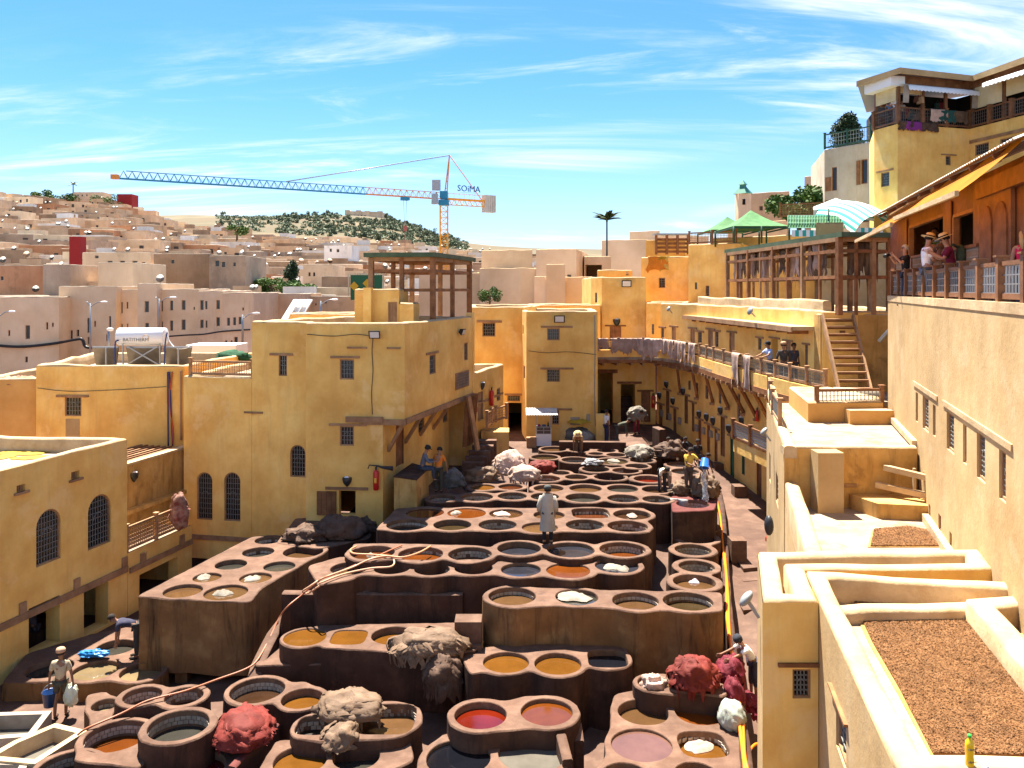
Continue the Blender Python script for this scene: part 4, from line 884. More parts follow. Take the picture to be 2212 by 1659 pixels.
t, ws = building('porch_house', 'peach house wing with a dark recessed porch', [XY(1262, 78.5), XY(1320, 78), XY(1320, 86), XY(1262, 86)], 5, 14.1, PEACH, roof=.2)
w = near_wall(ws, XY(1262, 78.5), XY(1320, 78)); w.opening(1264, 572, 1300, 608, depth=1.2)
for q in ws: q.build()
simple_house('stepped_peach_house', 'stepped peach house below the porch wing', [XY(1154, 68), XY(1180, 67.8), XY(1280, 67.8), XY(1280, 73), XY(1154, 73)], 5, 12.0, PEACH, [(1176, 646, 1180, 652, 1)])
simple_house('raised_peach_house', 'raised peach block with a rounded parapet', [XY(1180, 66.5), XY(1221, 66.5), XY(1221, 67.7), XY(1180, 67.7)], 5, 13.0, PEACH)
simple_house('blank_beige_house', 'blank beige house block right of the tower pergola', [XY(1040, 86), XY(1150, 84), XY(1150, 96), XY(1040, 96)], 4, 15.0, BEIGE, [(1046, 578, 1060, 592, 1)])
simple_house('blank_beige_wing', 'lower blank beige wing behind the round green tree', [XY(1036, 80), XY(1125, 79), XY(1160, 79), XY(1160, 84), XY(1036, 85)], 4, 13.0, BEIGE)
simple_house('pale_screen_house', 'pale beige wall seen through the tower pergola', [XY(905, 82), XY(1036, 81), XY(1036, 88), XY(905, 88)], 2, 12.6, BEIGE)
simple_house('distant_peach_house', 'distant peach houses stepping down behind the palm mast', [XY(1300, 110), XY(1400, 108), XY(1400, 120), XY(1300, 120)], 6, 17.5, PEACH)
simple_house('distant_pink_house', 'distant pinkish block between the palm mast and the louvred loggia', [XY(1360, 118), XY(1425, 116), XY(1425, 126), XY(1360, 126)], 6, 19.2, PEACH)

LG = [(.16, .06, .03), (.3, .14, .07), (.22, .03, .03), (.4, .26, .14), (.05, .1, .09), (.1, .06, .05)]
for i in range(26):
    W_ = UW2 if i < 18 else UW1; f = .06 + .9 * ((i * .618) % 1); z = 20.7 + 1.2 * ((i * .37) % 1); p = W_.pt(W_.L * f, z, -1.6); mb = MB(); mb.box(tuple(p), (.42, .16, .34), math.atan2(W_.d.y, W_.d.x), taper=.8); mb.tube([p + v3(W_.d, 0) * -.12 + Vector((0, 0, .17)), p + Vector((0, 0, .36)), p + v3(W_.d, 0) * .12 + Vector((0, 0, .17))], .015, 4); mb.build('leather_bag', flat('leather_%d' % (i % 6), LG[i % 6]), None, '%s leather bag hanging in the shaded restaurant balcony' % ORD2[i], 'bag', 'leather bags for sale on the balcony')
# ---------------------------------------------------------------- dye vats
def liquid_mat(key, c, rough=.07):
    n = 'liquid_' + key
    if n in MATS: return MATS[n]
    m = pmat(n, c, tuple(x * .8 for x in c), scale=2.2, rough=rough, bump=.015, bscale=5, spec=.5, det=3, bdist=.02)
    return m
LIQ = {'tan': (0.0884, 0.0442, 0.0177), 'amber': (0.1222, 0.0478, 0.0073), 'orange': (0.117, 0.0302, 0.0042), 'rust': (0.078, 0.0218, 0.0068), 'red': (0.0988, 0.0083, 0.0021), 'crimson': (0.104, 0.0021, 0.0073), 'brown': (0.039, 0.0177, 0.0083), 'olive': (0.0442, 0.0276, 0.0114), 'grey': (0.0364, 0.0333, 0.026), 'navy': (0.0052, 0.0057, 0.0083), 'blue': (0.0208, 0.0208, 0.027), 'white': (0.1364, 0.1209, 0.0961), 'pink': (0.1333, 0.0651, 0.0465), 'purple': (0.0302, 0.0177, 0.0177), 'dregs': (0.0338, 0.026, 0.0177), 'cream': (0.186, 0.1333, 0.0682)}
def poly_sdf(px, py, poly):
    n = len(poly); d = np.full(px.shape, 1e9); inside = np.zeros(px.shape, bool)
    for i in range(n):
        ax, ay = poly[i][0], poly[i][1]; bx, by = poly[(i + 1) % n][0], poly[(i + 1) % n][1]
        ex, ey = bx - ax, by - ay; wx, wy = px - ax, py - ay
        t = np.clip((wx * ex + wy * ey) / (ex * ex + ey * ey + 1e-12), 0, 1)
        d = np.minimum(d, np.hypot(wx - ex * t, wy - ey * t))
        c = ((ay > py) != (by > py)) & (px < (bx - ax) * (py - ay) / (by - ay + 1e-12) + ax)
        inside ^= c
    return np.where(inside, -d, d)
def loops(S, xs, ys):
    segs = {}
    sg = S < 0; ch = (sg[:-1, :-1].astype(int) + sg[1:, :-1] + sg[:-1, 1:] + sg[1:, 1:]); I, J = np.where((ch > 0) & (ch < 4))
    def pt(e):
        k, i, j = e
        i2, j2 = (i + 1, j) if k == 0 else (i, j + 1)
        a, b = S[i, j], S[i2, j2]; t = a / (a - b)
        return Vector((xs[i] + (xs[i2] - xs[i]) * t, ys[j] + (ys[j2] - ys[j]) * t))
    adj = {}
    for i, j in zip(I, J):
        es = []
        for e, (a, b) in ((((0, i, j)), (S[i, j], S[i + 1, j])), ((1, i + 1, j), (S[i + 1, j], S[i + 1, j + 1])), ((0, i, j + 1), (S[i, j + 1], S[i + 1, j + 1])), ((1, i, j), (S[i, j], S[i, j + 1]))):
            if (a < 0) != (b < 0): es.append(e)
        for a, b in ([(es[0], es[1])] if len(es) == 2 else [(es[0], es[1]), (es[2], es[3])]):
            adj.setdefault(a, []).append(b); adj.setdefault(b, []).append(a)
    out = []; seen = set()
    for s in adj:
        if s in seen: continue
        lp = [s]; seen.add(s); cur = s
        while True:
            nx = [e for e in adj[cur] if e not in seen]
            if not nx: break
            cur = nx[0]; seen.add(cur); lp.append(cur)
        if len(lp) > 8: out.append([pt(e) for e in lp])
    return out
def resample(lp, step):
    seq = lp + [lp[0]]; L = [0.]
    for a, b in zip(seq, seq[1:]): L.append(L[-1] + (b - a).length)
    n = max(8, int(L[-1] / step)); out = []; k = 0
    for i in range(n):
        d = L[-1] * i / n
        while L[k + 1] < d: k += 1
        t = (d - L[k]) / max(L[k + 1] - L[k], 1e-9); out.append(seq[k].lerp(seq[k + 1], t))
    return out
def ring_noise(th, r, seed, sq=0.):
    k = 1 + .035 * noise.noise(Vector((math.cos(th) * 1.3 + seed, math.sin(th) * 1.3, seed * .37)))
    if sq: k *= 1 / max(abs(math.cos(th)) ** (2 + sq * 8) + abs(math.sin(th)) ** (2 + sq * 8), 1e-6) ** (1 / (2 + sq * 8))
    return r * k
_tile_n = [0]
def vat_block(label, Z, z0, vats, polys=(), top=None, side=None, rim=.17, k=.16, group='dye vat blocks of the tannery', name='vat_block', flare=.05, step=.13):
    """vats: (px, py, half width in the photo, liquid, depth of the liquid below the rim, squareness)"""
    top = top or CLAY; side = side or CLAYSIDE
    V = []
    for v in vats:
        c = G(v[0], v[1], Z); V.append([c.x, c.y, SZ(v[2], c.y) * 1.03, v[3], v[4] * (.74 if v[4] > .2 else 1), v[5] if len(v) > 5 else 0.])
    for a in range(len(V)):
        for b in range(a + 1, len(V)):
            d = math.hypot(V[a][0] - V[b][0], V[a][1] - V[b][1]); s = V[a][2] + V[b][2] + .13
            if d < s: q = max((d - .13) / (V[a][2] + V[b][2]), .5); V[a][2] *= q; V[b][2] *= q
    PW = []
    for pl in polys:
        w = [G(x, y, Z) for x, y in pl]; w = [Vector((q.x, q.y)) for q in w]
        PW.append(w)
    xs_ = [v[0] for v in V] + [q.x for w in PW for q in w]; ys_ = [v[1] for v in V] + [q.y for w in PW for q in w]
    xs = np.arange(min(xs_) - 1.4, max(xs_) + 1.4, .055); ys = np.arange(min(ys_) - 1.4, max(ys_) + 1.4, .055)
    gx, gy = np.meshgrid(xs, ys, indexing='ij'); S = np.full(gx.shape, 5.)
    def smin(a, b): h = np.clip(.5 + .5 * (b - a) / k, 0, 1); return b * (1 - h) + a * h - k * h * (1 - h)
    for v in V: S = smin(S, np.hypot(gx - v[0], gy - v[1]) - (v[2] * (1 + .08 * v[5]) + rim))
    for w in PW: S = smin(S, poly_sdf(gx, gy, w) - .04)
    lps = [l for l in loops(S, xs, ys)]
    c0 = (sum(v[0] for v in V) / len(V), sum(v[1] for v in V) / len(V)) if V else (PW[0][0].x, PW[0][0].y)
    t = thing(name, label, 'vats', (c0[0], c0[1], z0), group)
    lps.sort(key=lambda l: -abs(area(l)))
    outer = [l for l in lps if abs(area(l)) > .5]
    keep = []
    for l in outer:   # skip inner gaps
        p = l[0]; ins = False
        for m in keep:
            c = False
            for a, b in zip(m, m[1:] + m[:1]):
                if (a.y > p.y) != (b.y > p.y) and p.x < (b.x - a.x) * (p.y - a.y) / (b.y - a.y) + a.x: c = not c
            ins |= c
        if not ins: keep.append(l)
    for l in keep:
        l = resample(l, step)
        if area(l) < 0: l = l[::-1]
        n = len(l); sm = [(l[i - 1] + l[i] * 2 + l[(i + 1) % n]) / 4 for i in range(n)]; l = sm
        nor = []
        for i in range(n): d = (l[(i + 1) % n] - l[i - 1]).normalized(); nor.append(Vector((d.y, -d.x)))
        mb = MB(); rings = []
        zs = [(z0, flare, 1), (z0 + (Z - z0) * .5, flare * .4, 1), (Z - .035, .012, .5), (Z - .012, .0, .3), (Z, -.014, .15)]
        vs = []
        for zz, off, jt in zs:
            for i in range(n):
                q = l[i] + nor[i] * (off + .045 * jt * noise.noise(Vector((l[i].x * 1.7, l[i].y * 1.7, zz * 1.5))) + .018 * noise.noise(Vector((l[i].x * 6, l[i].y * 6, zz * 2))))
                vs.append((q.x, q.y, zz + (.012 * noise.noise(Vector((q.x * 1.2, q.y * 1.2, 3))) if zz == Z else 0)))
        fs = []
        for a in range(len(zs) - 1):
            for i in range(n): j = (i + 1) % n; fs.append((a * n + i, a * n + j, (a + 1) * n + j, (a + 1) * n + i))
        mb.add(vs, fs[:-n * 2], 1, True); mb2 = len(mb.v)
        mb.add(vs, fs[-n * 2:], 0, True)
        o = (len(zs) - 1) * n
        topring = [Vector(vs[o + i]) for i in range(n)]
        polyl = [topring]; inner = []
        for v in V:
            p = Vector((v[0], v[1])); c = False
            for a, b in zip(l, l[1:] + l[:1]):
                if (a.y > p.y) != (b.y > p.y) and p.x < (b.x - a.x) * (p.y - a.y) / (b.y - a.y) + a.x: c = not c
            if c:
                ring = []; nn = 30
                for q in range(nn):
                    th = -q * 2 * math.pi / nn; r = ring_noise(th, v[2], v[0] * 3.1, v[5]) + .012
                    ring.append(Vector((v[0] + r * math.cos(th), v[1] + r * math.sin(th), Z)))
                polyl.append(ring); inner.append((v, ring))
        tri = tessellate_polygon([[Vector((q.x, q.y, 0)) for q in r] for r in polyl])
        allv = [q for r in polyl for q in r]; fs = []
        for a, b, c in tri:
            ar = (allv[b].x - allv[a].x) * (allv[c].y - allv[a].y) - (allv[b].y - allv[a].y) * (allv[c].x - allv[a].x)
            fs.append((a, b, c) if ar > 0 else (a, c, b))
        mb.add(allv, fs, 0)
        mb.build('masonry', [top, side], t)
        for v, ring in inner:
            r = v[2]; dep = v[4]; bot = Z - max(dep + .25, .45); nn = len(ring); vb = MB(); vs = []
            for zz, off in ((Z, 0.), (Z - .016, -.012), (Z - .12, -.015), (bot, -.017)):
                for q in range(nn):
                    th = -q * 2 * math.pi / nn; rr = ring_noise(th, r, v[0] * 3.1, v[5]) + .012 + off
                    vs.append((v[0] + rr * math.cos(th), v[1] + rr * math.sin(th), zz))
            fs = []
            for a in range(3):
                for q in range(nn): j = (q + 1) % nn; fs.append((a * nn + q, a * nn + j, (a + 1) * nn + j, (a + 1) * nn + q))
            vb.add(vs, fs[:nn * 1], 0, True); vb.add(vs, fs[nn:], 1, True)
            vb.add([vs[3 * nn + q] for q in range(nn)], [tuple(range(nn))[::-1]], 1)
            vo = vb.build('vat', [top, GROUT], t)
            lb = MB(); zl = Z - dep
            lb.add([(v[0] + (ring_noise(-q * 2 * math.pi / nn, r, v[0] * 3.1, v[5]) + .004) * math.cos(-q * 2 * math.pi / nn), v[1] + (ring_noise(-q * 2 * math.pi / nn, r, v[0] * 3.1, v[5]) + .004) * math.sin(-q * 2 * math.pi / nn), zl) for q in range(nn)], [tuple(range(nn))[::-1]])
            lo = lb.build('liquid', liquid_mat(v[3], LIQ[v[3]], .35 if v[3] in ('dregs',) else .07), vo)
            lo['label'] = {'dregs': 'murky dregs'}.get(v[3], v[3] + ' dye liquid')
            if dep > .2:
                tb = MB(); nt_ = int(2 * math.pi * r / .125); rows = int((dep - .1) / .095); rr0 = r - .03
                for row in range(rows):
                    za = Z - .13 - row * .095; zb = za - .083
                    for q in range(nt_):
                        if R.random() < .06: continue
                        t0 = (q + .05 + (row % 2) * .5) * 2 * math.pi / nt_; t1 = (q + .92 + (row % 2) * .5) * 2 * math.pi / nt_; ww = []
                        for rr in (ring_noise(t0, r, v[0] * 3.1, v[5]) + .002, ring_noise(t0, r, v[0] * 3.1, v[5]) - .012 - R.random() * .006):
                            for th, zz in ((t0, zb), (t1, zb), (t1, za), (t0, za)): ww.append((v[0] + rr * math.cos(th), v[1] + rr * math.sin(th), zz))
                        tb.add(ww, [(7, 6, 5, 4), (0, 1, 5, 4), (1, 2, 6, 5), (2, 3, 7, 6), (3, 0, 4, 7)])
                if tb.f: tag(tb.build('tile_lining', TILE, vo), kind='stuff')
    return t

vat_block('small far vats beside the long low wall and the white hide mound', 3.42, 2.4, [(1196, 969.5, 28, 'tan', .12), (1252, 971, 23, 'tan', .12), (1310, 973, 27, 'tan', .13), (1177, 987, 28, 'olive', .12), (1287, 979.5, 21, 'brown', .22), (1331, 982, 20, 'brown', .2)], rim=.13)
vat_block('stepped group of four vats where the straw hatted worker bends', 3.47, 2.4, [(1242, 993, 28, 'brown', .3), (1323, 996, 33, 'olive', .1), (1386, 994, 25, 'brown', .25), (1376, 1006.5, 24, 'purple', .2)], rim=.14)
vat_block('pair of round vats, one olive and one orange, in the middle distance', 3.44, 2.2, [(1287, 1013, 30, 'olive', .16), (1352, 1016, 29, 'orange', .28)], rim=.14)
vat_block('row of four round vats just behind the long two-row block', 3.37, 2.2, [(1212, 1021, 23, 'dregs', .25), (1180, 1033, 29, 'orange', .35), (1245, 1030, 29, 'tan', .16), (1317, 1030, 32, 'brown', .32)], rim=.14)
vat_block('single vat with scarlet dye right of the middle-distance row', 3.37, 2.2, [(1400, 1034, 30, 'red', .22)], rim=.2)
vat_block('vats under the feet of the worker emptying a blue bucket', 3.28, 1.6, [(1465, 1003, 24, 'orange', .3), (1480, 1018, 29, 'dregs', .4), (1498, 1033, 26, 'rust', .25)], [[(1452, 995), (1492, 993), (1532, 1046), (1452, 1052)]], rim=.13)
vat_block('three small dark vats beside the folded brown hides', 3.4, 2.0, [(1417, 963, 19, 'brown', .3), (1413, 973.5, 17, 'brown', .3), (1416, 984, 17, 'dregs', .35)], [[(1400, 984), (1460, 984), (1455, 960), (1425, 955)]], rim=.13)
vat_block('long two-row block of round vats behind the man in the djellaba', 3.3, 1.8, [(1043, 1052, 27, 'amber', .06), (1103, 1051, 27, 'rust', .1), (1185, 1054.5, 34, 'tan', .14), (1265, 1054.5, 34, 'tan', .14), (1345, 1055, 33, 'grey', .14), (1418, 1057, 31, 'brown', .18),
    (955, 1075.5, 28, 'dregs', .4), (1030, 1073, 34, 'tan', .42), (1107, 1071, 32, 'dregs', .45), (1177, 1072, 34, 'dregs', .45), (1260, 1074.5, 37, 'grey', .25), (1346, 1076, 36, 'dregs', .5), (1418, 1078, 32, 'grey', .4)], rim=.17)
vat_block('red stained block with one crimson vat and a white sheet', 3.27, 1.3, [(1496, 1088, 34, 'crimson', .4)], [[(1452, 1072), (1548, 1074), (1541, 1101), (1455, 1104)]], top=CLAYRED, rim=.12)
vat_block('wide two-row block in front of which the man in the djellaba stands', 3.18, 1.6, [(918, 1107, 40, 'rust', .05), (1008, 1108, 40, 'orange', .04), (1093, 1109, 35, 'brown', .07), (1186, 1112, 33, 'tan', .12), (1276, 1108, 39, 'rust', .3, .3), (1365, 1111, 39, 'brown', .16),
    (879, 1133, 43, 'grey', .38), (977, 1133, 40, 'olive', .2), (1075, 1133, 40, 'dregs', .5), (1166, 1139, 38, 'tan', .08), (1263, 1133, 40, 'dregs', .5), (1356, 1136, 42, 'orange', .48)],
    [[(858, 1098), (1390, 1098), (1400, 1148), (815, 1143)]], rim=.16)
vat_block('raised row of six vats at the feet of the man in the djellaba', 3.0, 1.4, [(805, 1193, 46, 'rust', .25), (909, 1196, 47, 'orange', .3), (1015, 1196, 46, 'dregs', .5), (1121, 1184, 46, 'blue', .2), (1233, 1187, 50, 'blue', .12), (1345, 1186, 48, 'orange', .42)], [[(765, 1175), (860, 1175), (1000, 1178), (1000, 1200), (770, 1210)]], rim=.16)
vat_block('front row of seven vats crossed by the orange hose', 2.83, 1.2, [(754, 1227, 40, 'tan', .28), (846, 1227, 42, 'dregs', .45), (933, 1229, 43, 'dregs', .5), (1023, 1226, 42, 'dregs', .45), (1125, 1230, 42, 'blue', .1), (1228, 1232, 46, 'orange', .05), (1333, 1221, 46, 'blue', .08)], [[(668, 1222), (735, 1203), (800, 1212), (760, 1250), (690, 1262)], [(760, 1210), (1280, 1210), (1280, 1240), (760, 1240)]], rim=.15)
vat_block('column of five tall empty vats beside the alley', 2.3, .6, [(1506, 1136, 40, 'dregs', .6), (1506, 1162, 45, 'dregs', .6), (1497, 1187, 43, 'dregs', .55), (1505, 1223, 37, 'dregs', .55), (1500, 1256, 44, 'tan', .2)], rim=.2, k=.1)
vat_block('tall dark walled block with four vats in a line', 2.6, .4, [(1107, 1287, 50, 'tan', .3), (1246, 1289, 45, 'grey', .12), (1373, 1297, 49, 'tan', .32), (1487, 1298, 52, 'olive', .36)], [[(1095, 1268), (1200, 1272), (1200, 1305), (1110, 1312)], [(1190, 1274), (1556, 1281), (1557, 1319), (1300, 1311), (1195, 1304)]], rim=.16, side=CLAYWALL)
vat_block('low block with three full ochre pools under the draped wall', 1.7, .2, [(659, 1376, 55, 'amber', .03), (754, 1376, 48, 'amber', .03, .3), (850, 1372, 48, 'amber', .2)], [[(690, 1352), (1010, 1345), (1030, 1402), (960, 1410), (700, 1398)]], rim=.1)
vat_block('ledge masonry stained black below the ochre pools', 1.25, .1, [], [[(552, 1436), (600, 1382), (705, 1405), (700, 1432)]], name='vat_ledge')
vat_block('round walled trio of vats, two amber and one black', 1.6, .1, [(1093, 1430, 49, 'amber', .1), (1205, 1433, 51, 'amber', .12), (1312, 1422, 41, 'navy', .22, .3)], [[(1050, 1400), (1100, 1393), (1350, 1393), (1350, 1420), (1050, 1425)], [(1000, 1420), (1045, 1400), (1060, 1440), (1020, 1455)]], rim=.13)
vat_block('pair of vats left of the draped brown hides, one bright amber', 1.1, -.1, [(556, 1490, 58, 'brown', .4), (653, 1508, 45, 'amber', .2)], [[(620, 1478), (660, 1472), (680, 1500)]], rim=.14)
vat_block('square cornered vats under the rolled tan hides', 1.2, -.1, [(680, 1566, 38, 'dregs', .45, .2), (833, 1552, 62, 'tan', .4, .3)], [[(632, 1590), (665, 1545), (900, 1528), (905, 1560), (860, 1590), (700, 1600)]], rim=.12)
vat_block('two wide front vats, one ochre and one green-grey', .95, -.1, [(648, 1642, 66, 'amber', .12), (770, 1634, 58, 'grey', .2)], [[(600, 1600), (850, 1600), (880, 1590), (890, 1640), (830, 1668), (560, 1668)]], rim=.13)
vat_block('round twin vats of scarlet and orange dye in the foreground', 1.38, -.1, [(1038, 1544, 55, 'red', .22), (1181, 1537, 55, 'orange', .1)], [[(1080, 1520), (1135, 1505), (1140, 1570), (1090, 1575)]], rim=.17)
vat_block('foreground pools of navy and milky white dye', 1.0, -.1, [(990, 1636, 68, 'navy', .08), (1148, 1628, 70, 'white', .08)], [[(900, 1668), (960, 1585), (1090, 1590), (1215, 1650), (1200, 1680)]], rim=.14)
vat_block('foreground block of six vats beside the alley hoses', 1.2, -.1, [(1390, 1537, 53, 'tan', .2), (1512, 1538, 52, 'orange', .1), (1386, 1608, 64, 'pink', .06), (1518, 1607, 50, 'amber', .34, .2), (1350, 1676, 50, 'brown', .3), (1505, 1672, 45, 'tan', .25)], [[(1330, 1500), (1400, 1488), (1570, 1505), (1590, 1560), (1597, 1680), (1300, 1680), (1320, 1600)]], rim=.13)
vat_block('small round vat stuffed with a pale cloth', 1.52, -.1, [(1412, 1474, 33, 'tan', .08)], [[(1440, 1455), (1470, 1500), (1430, 1495)]], rim=.12)
vat_block('masonry shelf holding the red hide heap', 1.58, -.1, [], [[(1450, 1470), (1470, 1440), (1560, 1445), (1572, 1480), (1565, 1502), (1450, 1490)]], name='vat_ledge')
vat_block('twin round vats with orange dye near the man with bags', 1.05, -.2, [(307, 1502, 57, 'orange', .5), (397, 1503, 57, 'rust', .5)], rim=.16)
vat_block('low rimmed vat beside the twin orange vats', .8, -.2, [(226, 1522, 26, 'cream', .3)], [[(190, 1500), (230, 1495), (240, 1560), (200, 1570)]], rim=.12)
vat_block('foreground orange vat beside the limewashed trough', .88, -.2, [(252, 1589, 64, 'orange', .5)], [[(160, 1640), (200, 1600), (330, 1620), (300, 1655)]], rim=.14)
vat_block('thick rimmed grey vat standing alone in the foreground', 1.3, -.2, [(386, 1566, 62, 'grey', .5)], rim=.16)
vat_block('front corner vats of brown, purple and crimson dye', .72, -.2, [(147, 1656, 60, 'dregs', .45), (280, 1657, 57, 'purple', .15), (430, 1655, 53, 'crimson', .22)], [[(90, 1640), (320, 1625), (500, 1600), (560, 1570), (596, 1560), (500, 1690), (90, 1690)]], rim=.13, top=CLAY)
vat_block('tall block of nine vats with dripping streaks on its front', 2.4, .35, [(580, 1166, 28, 'grey', .3), (558, 1192, 40, 'grey', .3), (655, 1191, 47, 'tan', .2), (499, 1219, 55, 'grey', .15), (604, 1223, 54, 'grey', .1), (447, 1247, 58, 'tan', .08), (552, 1248, 52, 'tan', .08), (395, 1276, 62, 'tan', .1), (488, 1279, 52, 'tan', .08)],
    [[(299, 1287), (538, 1299), (560, 1270), (708, 1185), (690, 1175), (600, 1158), (545, 1160), (430, 1220)]], side=CLAYWALL, rim=.1, flare=.0)
vat_block('sunken tank heaped with brown hides beside the ochre tower', 2.42, 1.2, [], [[(600, 1172), (640, 1120), (815, 1116), (795, 1160), (690, 1185)]], name='hide_tank')
vat_block('limewashed ground vats along the arched wall', .5, -.2, [(207, 1447, 52, 'cream', .12), (107, 1443, 52, 'grey', .25), (305, 1450, 42, 'cream', .15), (250, 1398, 40, 'grey', .2)], [[(8, 1472), (60, 1412), (200, 1370), (300, 1350), (320, 1420), (330, 1466)]], rim=.14, side=CLAYWALL)
# legs carrying the tall streaked block
for a, b in ((300, 362), (378, 404), (470, 560)):
    p = P(a, 1440, 23.0); q = P(b, 1440, 23.0); mb = MB(); mb.box(((p.x + q.x) / 2, 23.25, .1), (q.x - p.x, .5, .9)); mb.build('support_pier', CLAYWALL, bpy.data.objects[[o.name for o in COL.objects if o.get('label', '').startswith('tall block of nine')][0]])

def trough(label, corners, Z, z0, wall=.16, inner=.5, liq='grey', mat=None, dep=.35):
    w = [G(x, y, Z) for x, y in corners]; c = sum(w, Vector()) / len(w); t = thing('washing_trough', label, 'trough', (c.x, c.y, z0), 'rectangular washing troughs'); mat = mat or CLAYWHITE
    n = len(w)
    if area([Vector((q.x, q.y)) for q in w]) < 0: w = w[::-1]
    ins = []
    for i in range(n):
        d1 = (w[i] - w[i - 1]).normalized(); d2 = (w[(i + 1) % n] - w[i]).normalized(); b = (Vector((-d1.y, d1.x, 0)) + Vector((-d2.y, d2.x, 0))); b = b / max(b.length_squared / 2, .3); ins.append(w[i] + b * wall)
    mb = MB(); vs = [(q.x, q.y, z0) for q in w] + [(q.x, q.y, Z) for q in w] + [(q.x, q.y, Z) for q in ins] + [(q.x, q.y, Z - inner) for q in ins]; fs = []
    for a in range(3):
        for i in range(n): j = (i + 1) % n; fs.append((a * n + i, a * n + j, (a + 1) * n + j, (a + 1) * n + i))
    mb.add(vs, fs); mb.add([vs[3 * n + i] for i in range(n)], [tuple(range(n))]); mb.build('basin', mat, t)
    lb = MB(); lb.add([(q.x, q.y, Z - dep) for q in ins], [tuple(range(n))]); lb.build('liquid', liquid_mat(liq, LIQ[liq]), t)
trough('limewashed trough of milky water below the man with bags', [(-40, 1540), (112, 1535), (70, 1590), (-60, 1600)], .45, -.1, liq='white')
trough('cream plastered trough divided in two at the frame edge', [(30, 1600), (120, 1562), (188, 1578), (75, 1650), (-40, 1640)], .55, -.1, liq='white', mat=COPE)
trough('lowest limewashed trough in the corner of the picture', [(-60, 1640), (62, 1644), (40, 1700), (-60, 1700)], .5, -.1, liq='cream')

# low walls, steps and ramps between the vats
def low_wall(label, pts, Z, z0, th=.25, mat=None, name='low_wall', top=None):
    w = [G(x, y, Z if not isinstance(Z, (list, tuple)) else Z[i]) for i, (x, y) in enumerate(pts)]
    mb = MB(); prof = [(-th / 2, 0), (-th / 2, .94), (-th * .38, 1.0), (th * .38, 1.0), (th / 2, .94), (th / 2, 0)]; path = rs(w, .35); n = len(path); vs = []; k = len(prof)
    for i, p in enumerate(path):
        d = path[min(i + 1, n - 1)] - path[max(i - 1, 0)]; d.z = 0; d.normalize(); r = Vector((d.y, -d.x, 0))
        j = .02 * noise.noise(p * 1.3)
        for a, h in prof: q = p + r * (a + j); vs.append((q.x, q.y, z0 + (p.z + j - z0) * h if h < .5 else p.z + j - (1 - h) * .5))
    side = []; topf = []
    for i in range(n - 1):
        for a in range(k - 1): (topf if 1 <= a <= 3 else side).append((i * k + a, i * k + a + 1, (i + 1) * k + a + 1, (i + 1) * k + a))
    mb.add(vs, side, 1); mb.add(vs, topf, 0, True); mb.add(vs, [tuple(range(k))[::-1], tuple(range((n - 1) * k, n * k))], 1)
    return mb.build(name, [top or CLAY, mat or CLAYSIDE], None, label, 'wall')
low_wall('long low clay wall in front of the food stall', [(1208, 952), (1352, 954)], 3.75, 2.6)
low_wall('stained clay wall behind the ochre pools with a hide draped over it', [(612, 1278), (1000, 1280)], 2.35, .6, .3, mat=CLAYSIDE)
low_wall('sloping rounded kerb left of the ochre pools', [(618, 1322), (600, 1345), (556, 1435), (546, 1470)], [2.1, 1.75, 1.2, .95], .1, .34)
low_wall('short upright clay fin in front of the milky vat', [(1212, 1585), (1226, 1640)], [1.35, 1.15], -.1, .22)
low_wall('curved clay fin beside the orange foreground vat', [(1247, 1560), (1252, 1600)], [1.2, 1.0], -.1, .2)
low_wall('red stained trough edge beside the red hides', [(596, 1562), (500, 1655)], [1.0, .9], -.1, .2, top=CLAYRED)
low_wall('clay buttress wall by the seated workers', [(1416, 921), (1432, 928)], 4.3, 2.4, .35)
low_wall('long stained timber-like kerb dividing vats and alley', [(1549, 1040), (1559, 1090), (1566, 1180), (1572, 1300), (1585, 1420), (1604, 1560), (1618, 1680)], [2.2, 2.1, 1.9, 1.7, 1.5, 1.3, 1.2], -.1, .22, mat=CLAYSIDE, top=CLAYSIDE)
mb = MB()
for i, (y, z) in enumerate(((1335, 2.3), (1352, 2.0), (1385, 1.75))):
    c = G(1012, y, z); mb = MB(); mb.box((c.x, c.y, z - .5), (.7, .55, 1.0)); mb.build('step_block', [CLAY], None, ['topmost clay step beside the tall four-vat block', 'middle clay step beside the tall four-vat block', 'lowest clay step beside the tall four-vat block'][i], 'step', 'clay steps')
for l, px, py, z, sx in (('square clay block standing on the alley floor', 1592, 1163, 2.15, .55), ('small clay block at the wall foot under the sconces', 1553, 1000, 2.2, .5), ('clay block against the green door', 1597, 1048, 2.1, .6)):
    c = G(px, py, z); mb = MB(); mb.box((c.x, c.y, z - .4), (sx, .6, .8), taper=.97); mb.build('clay_block', [CLAY], None, l, 'block')
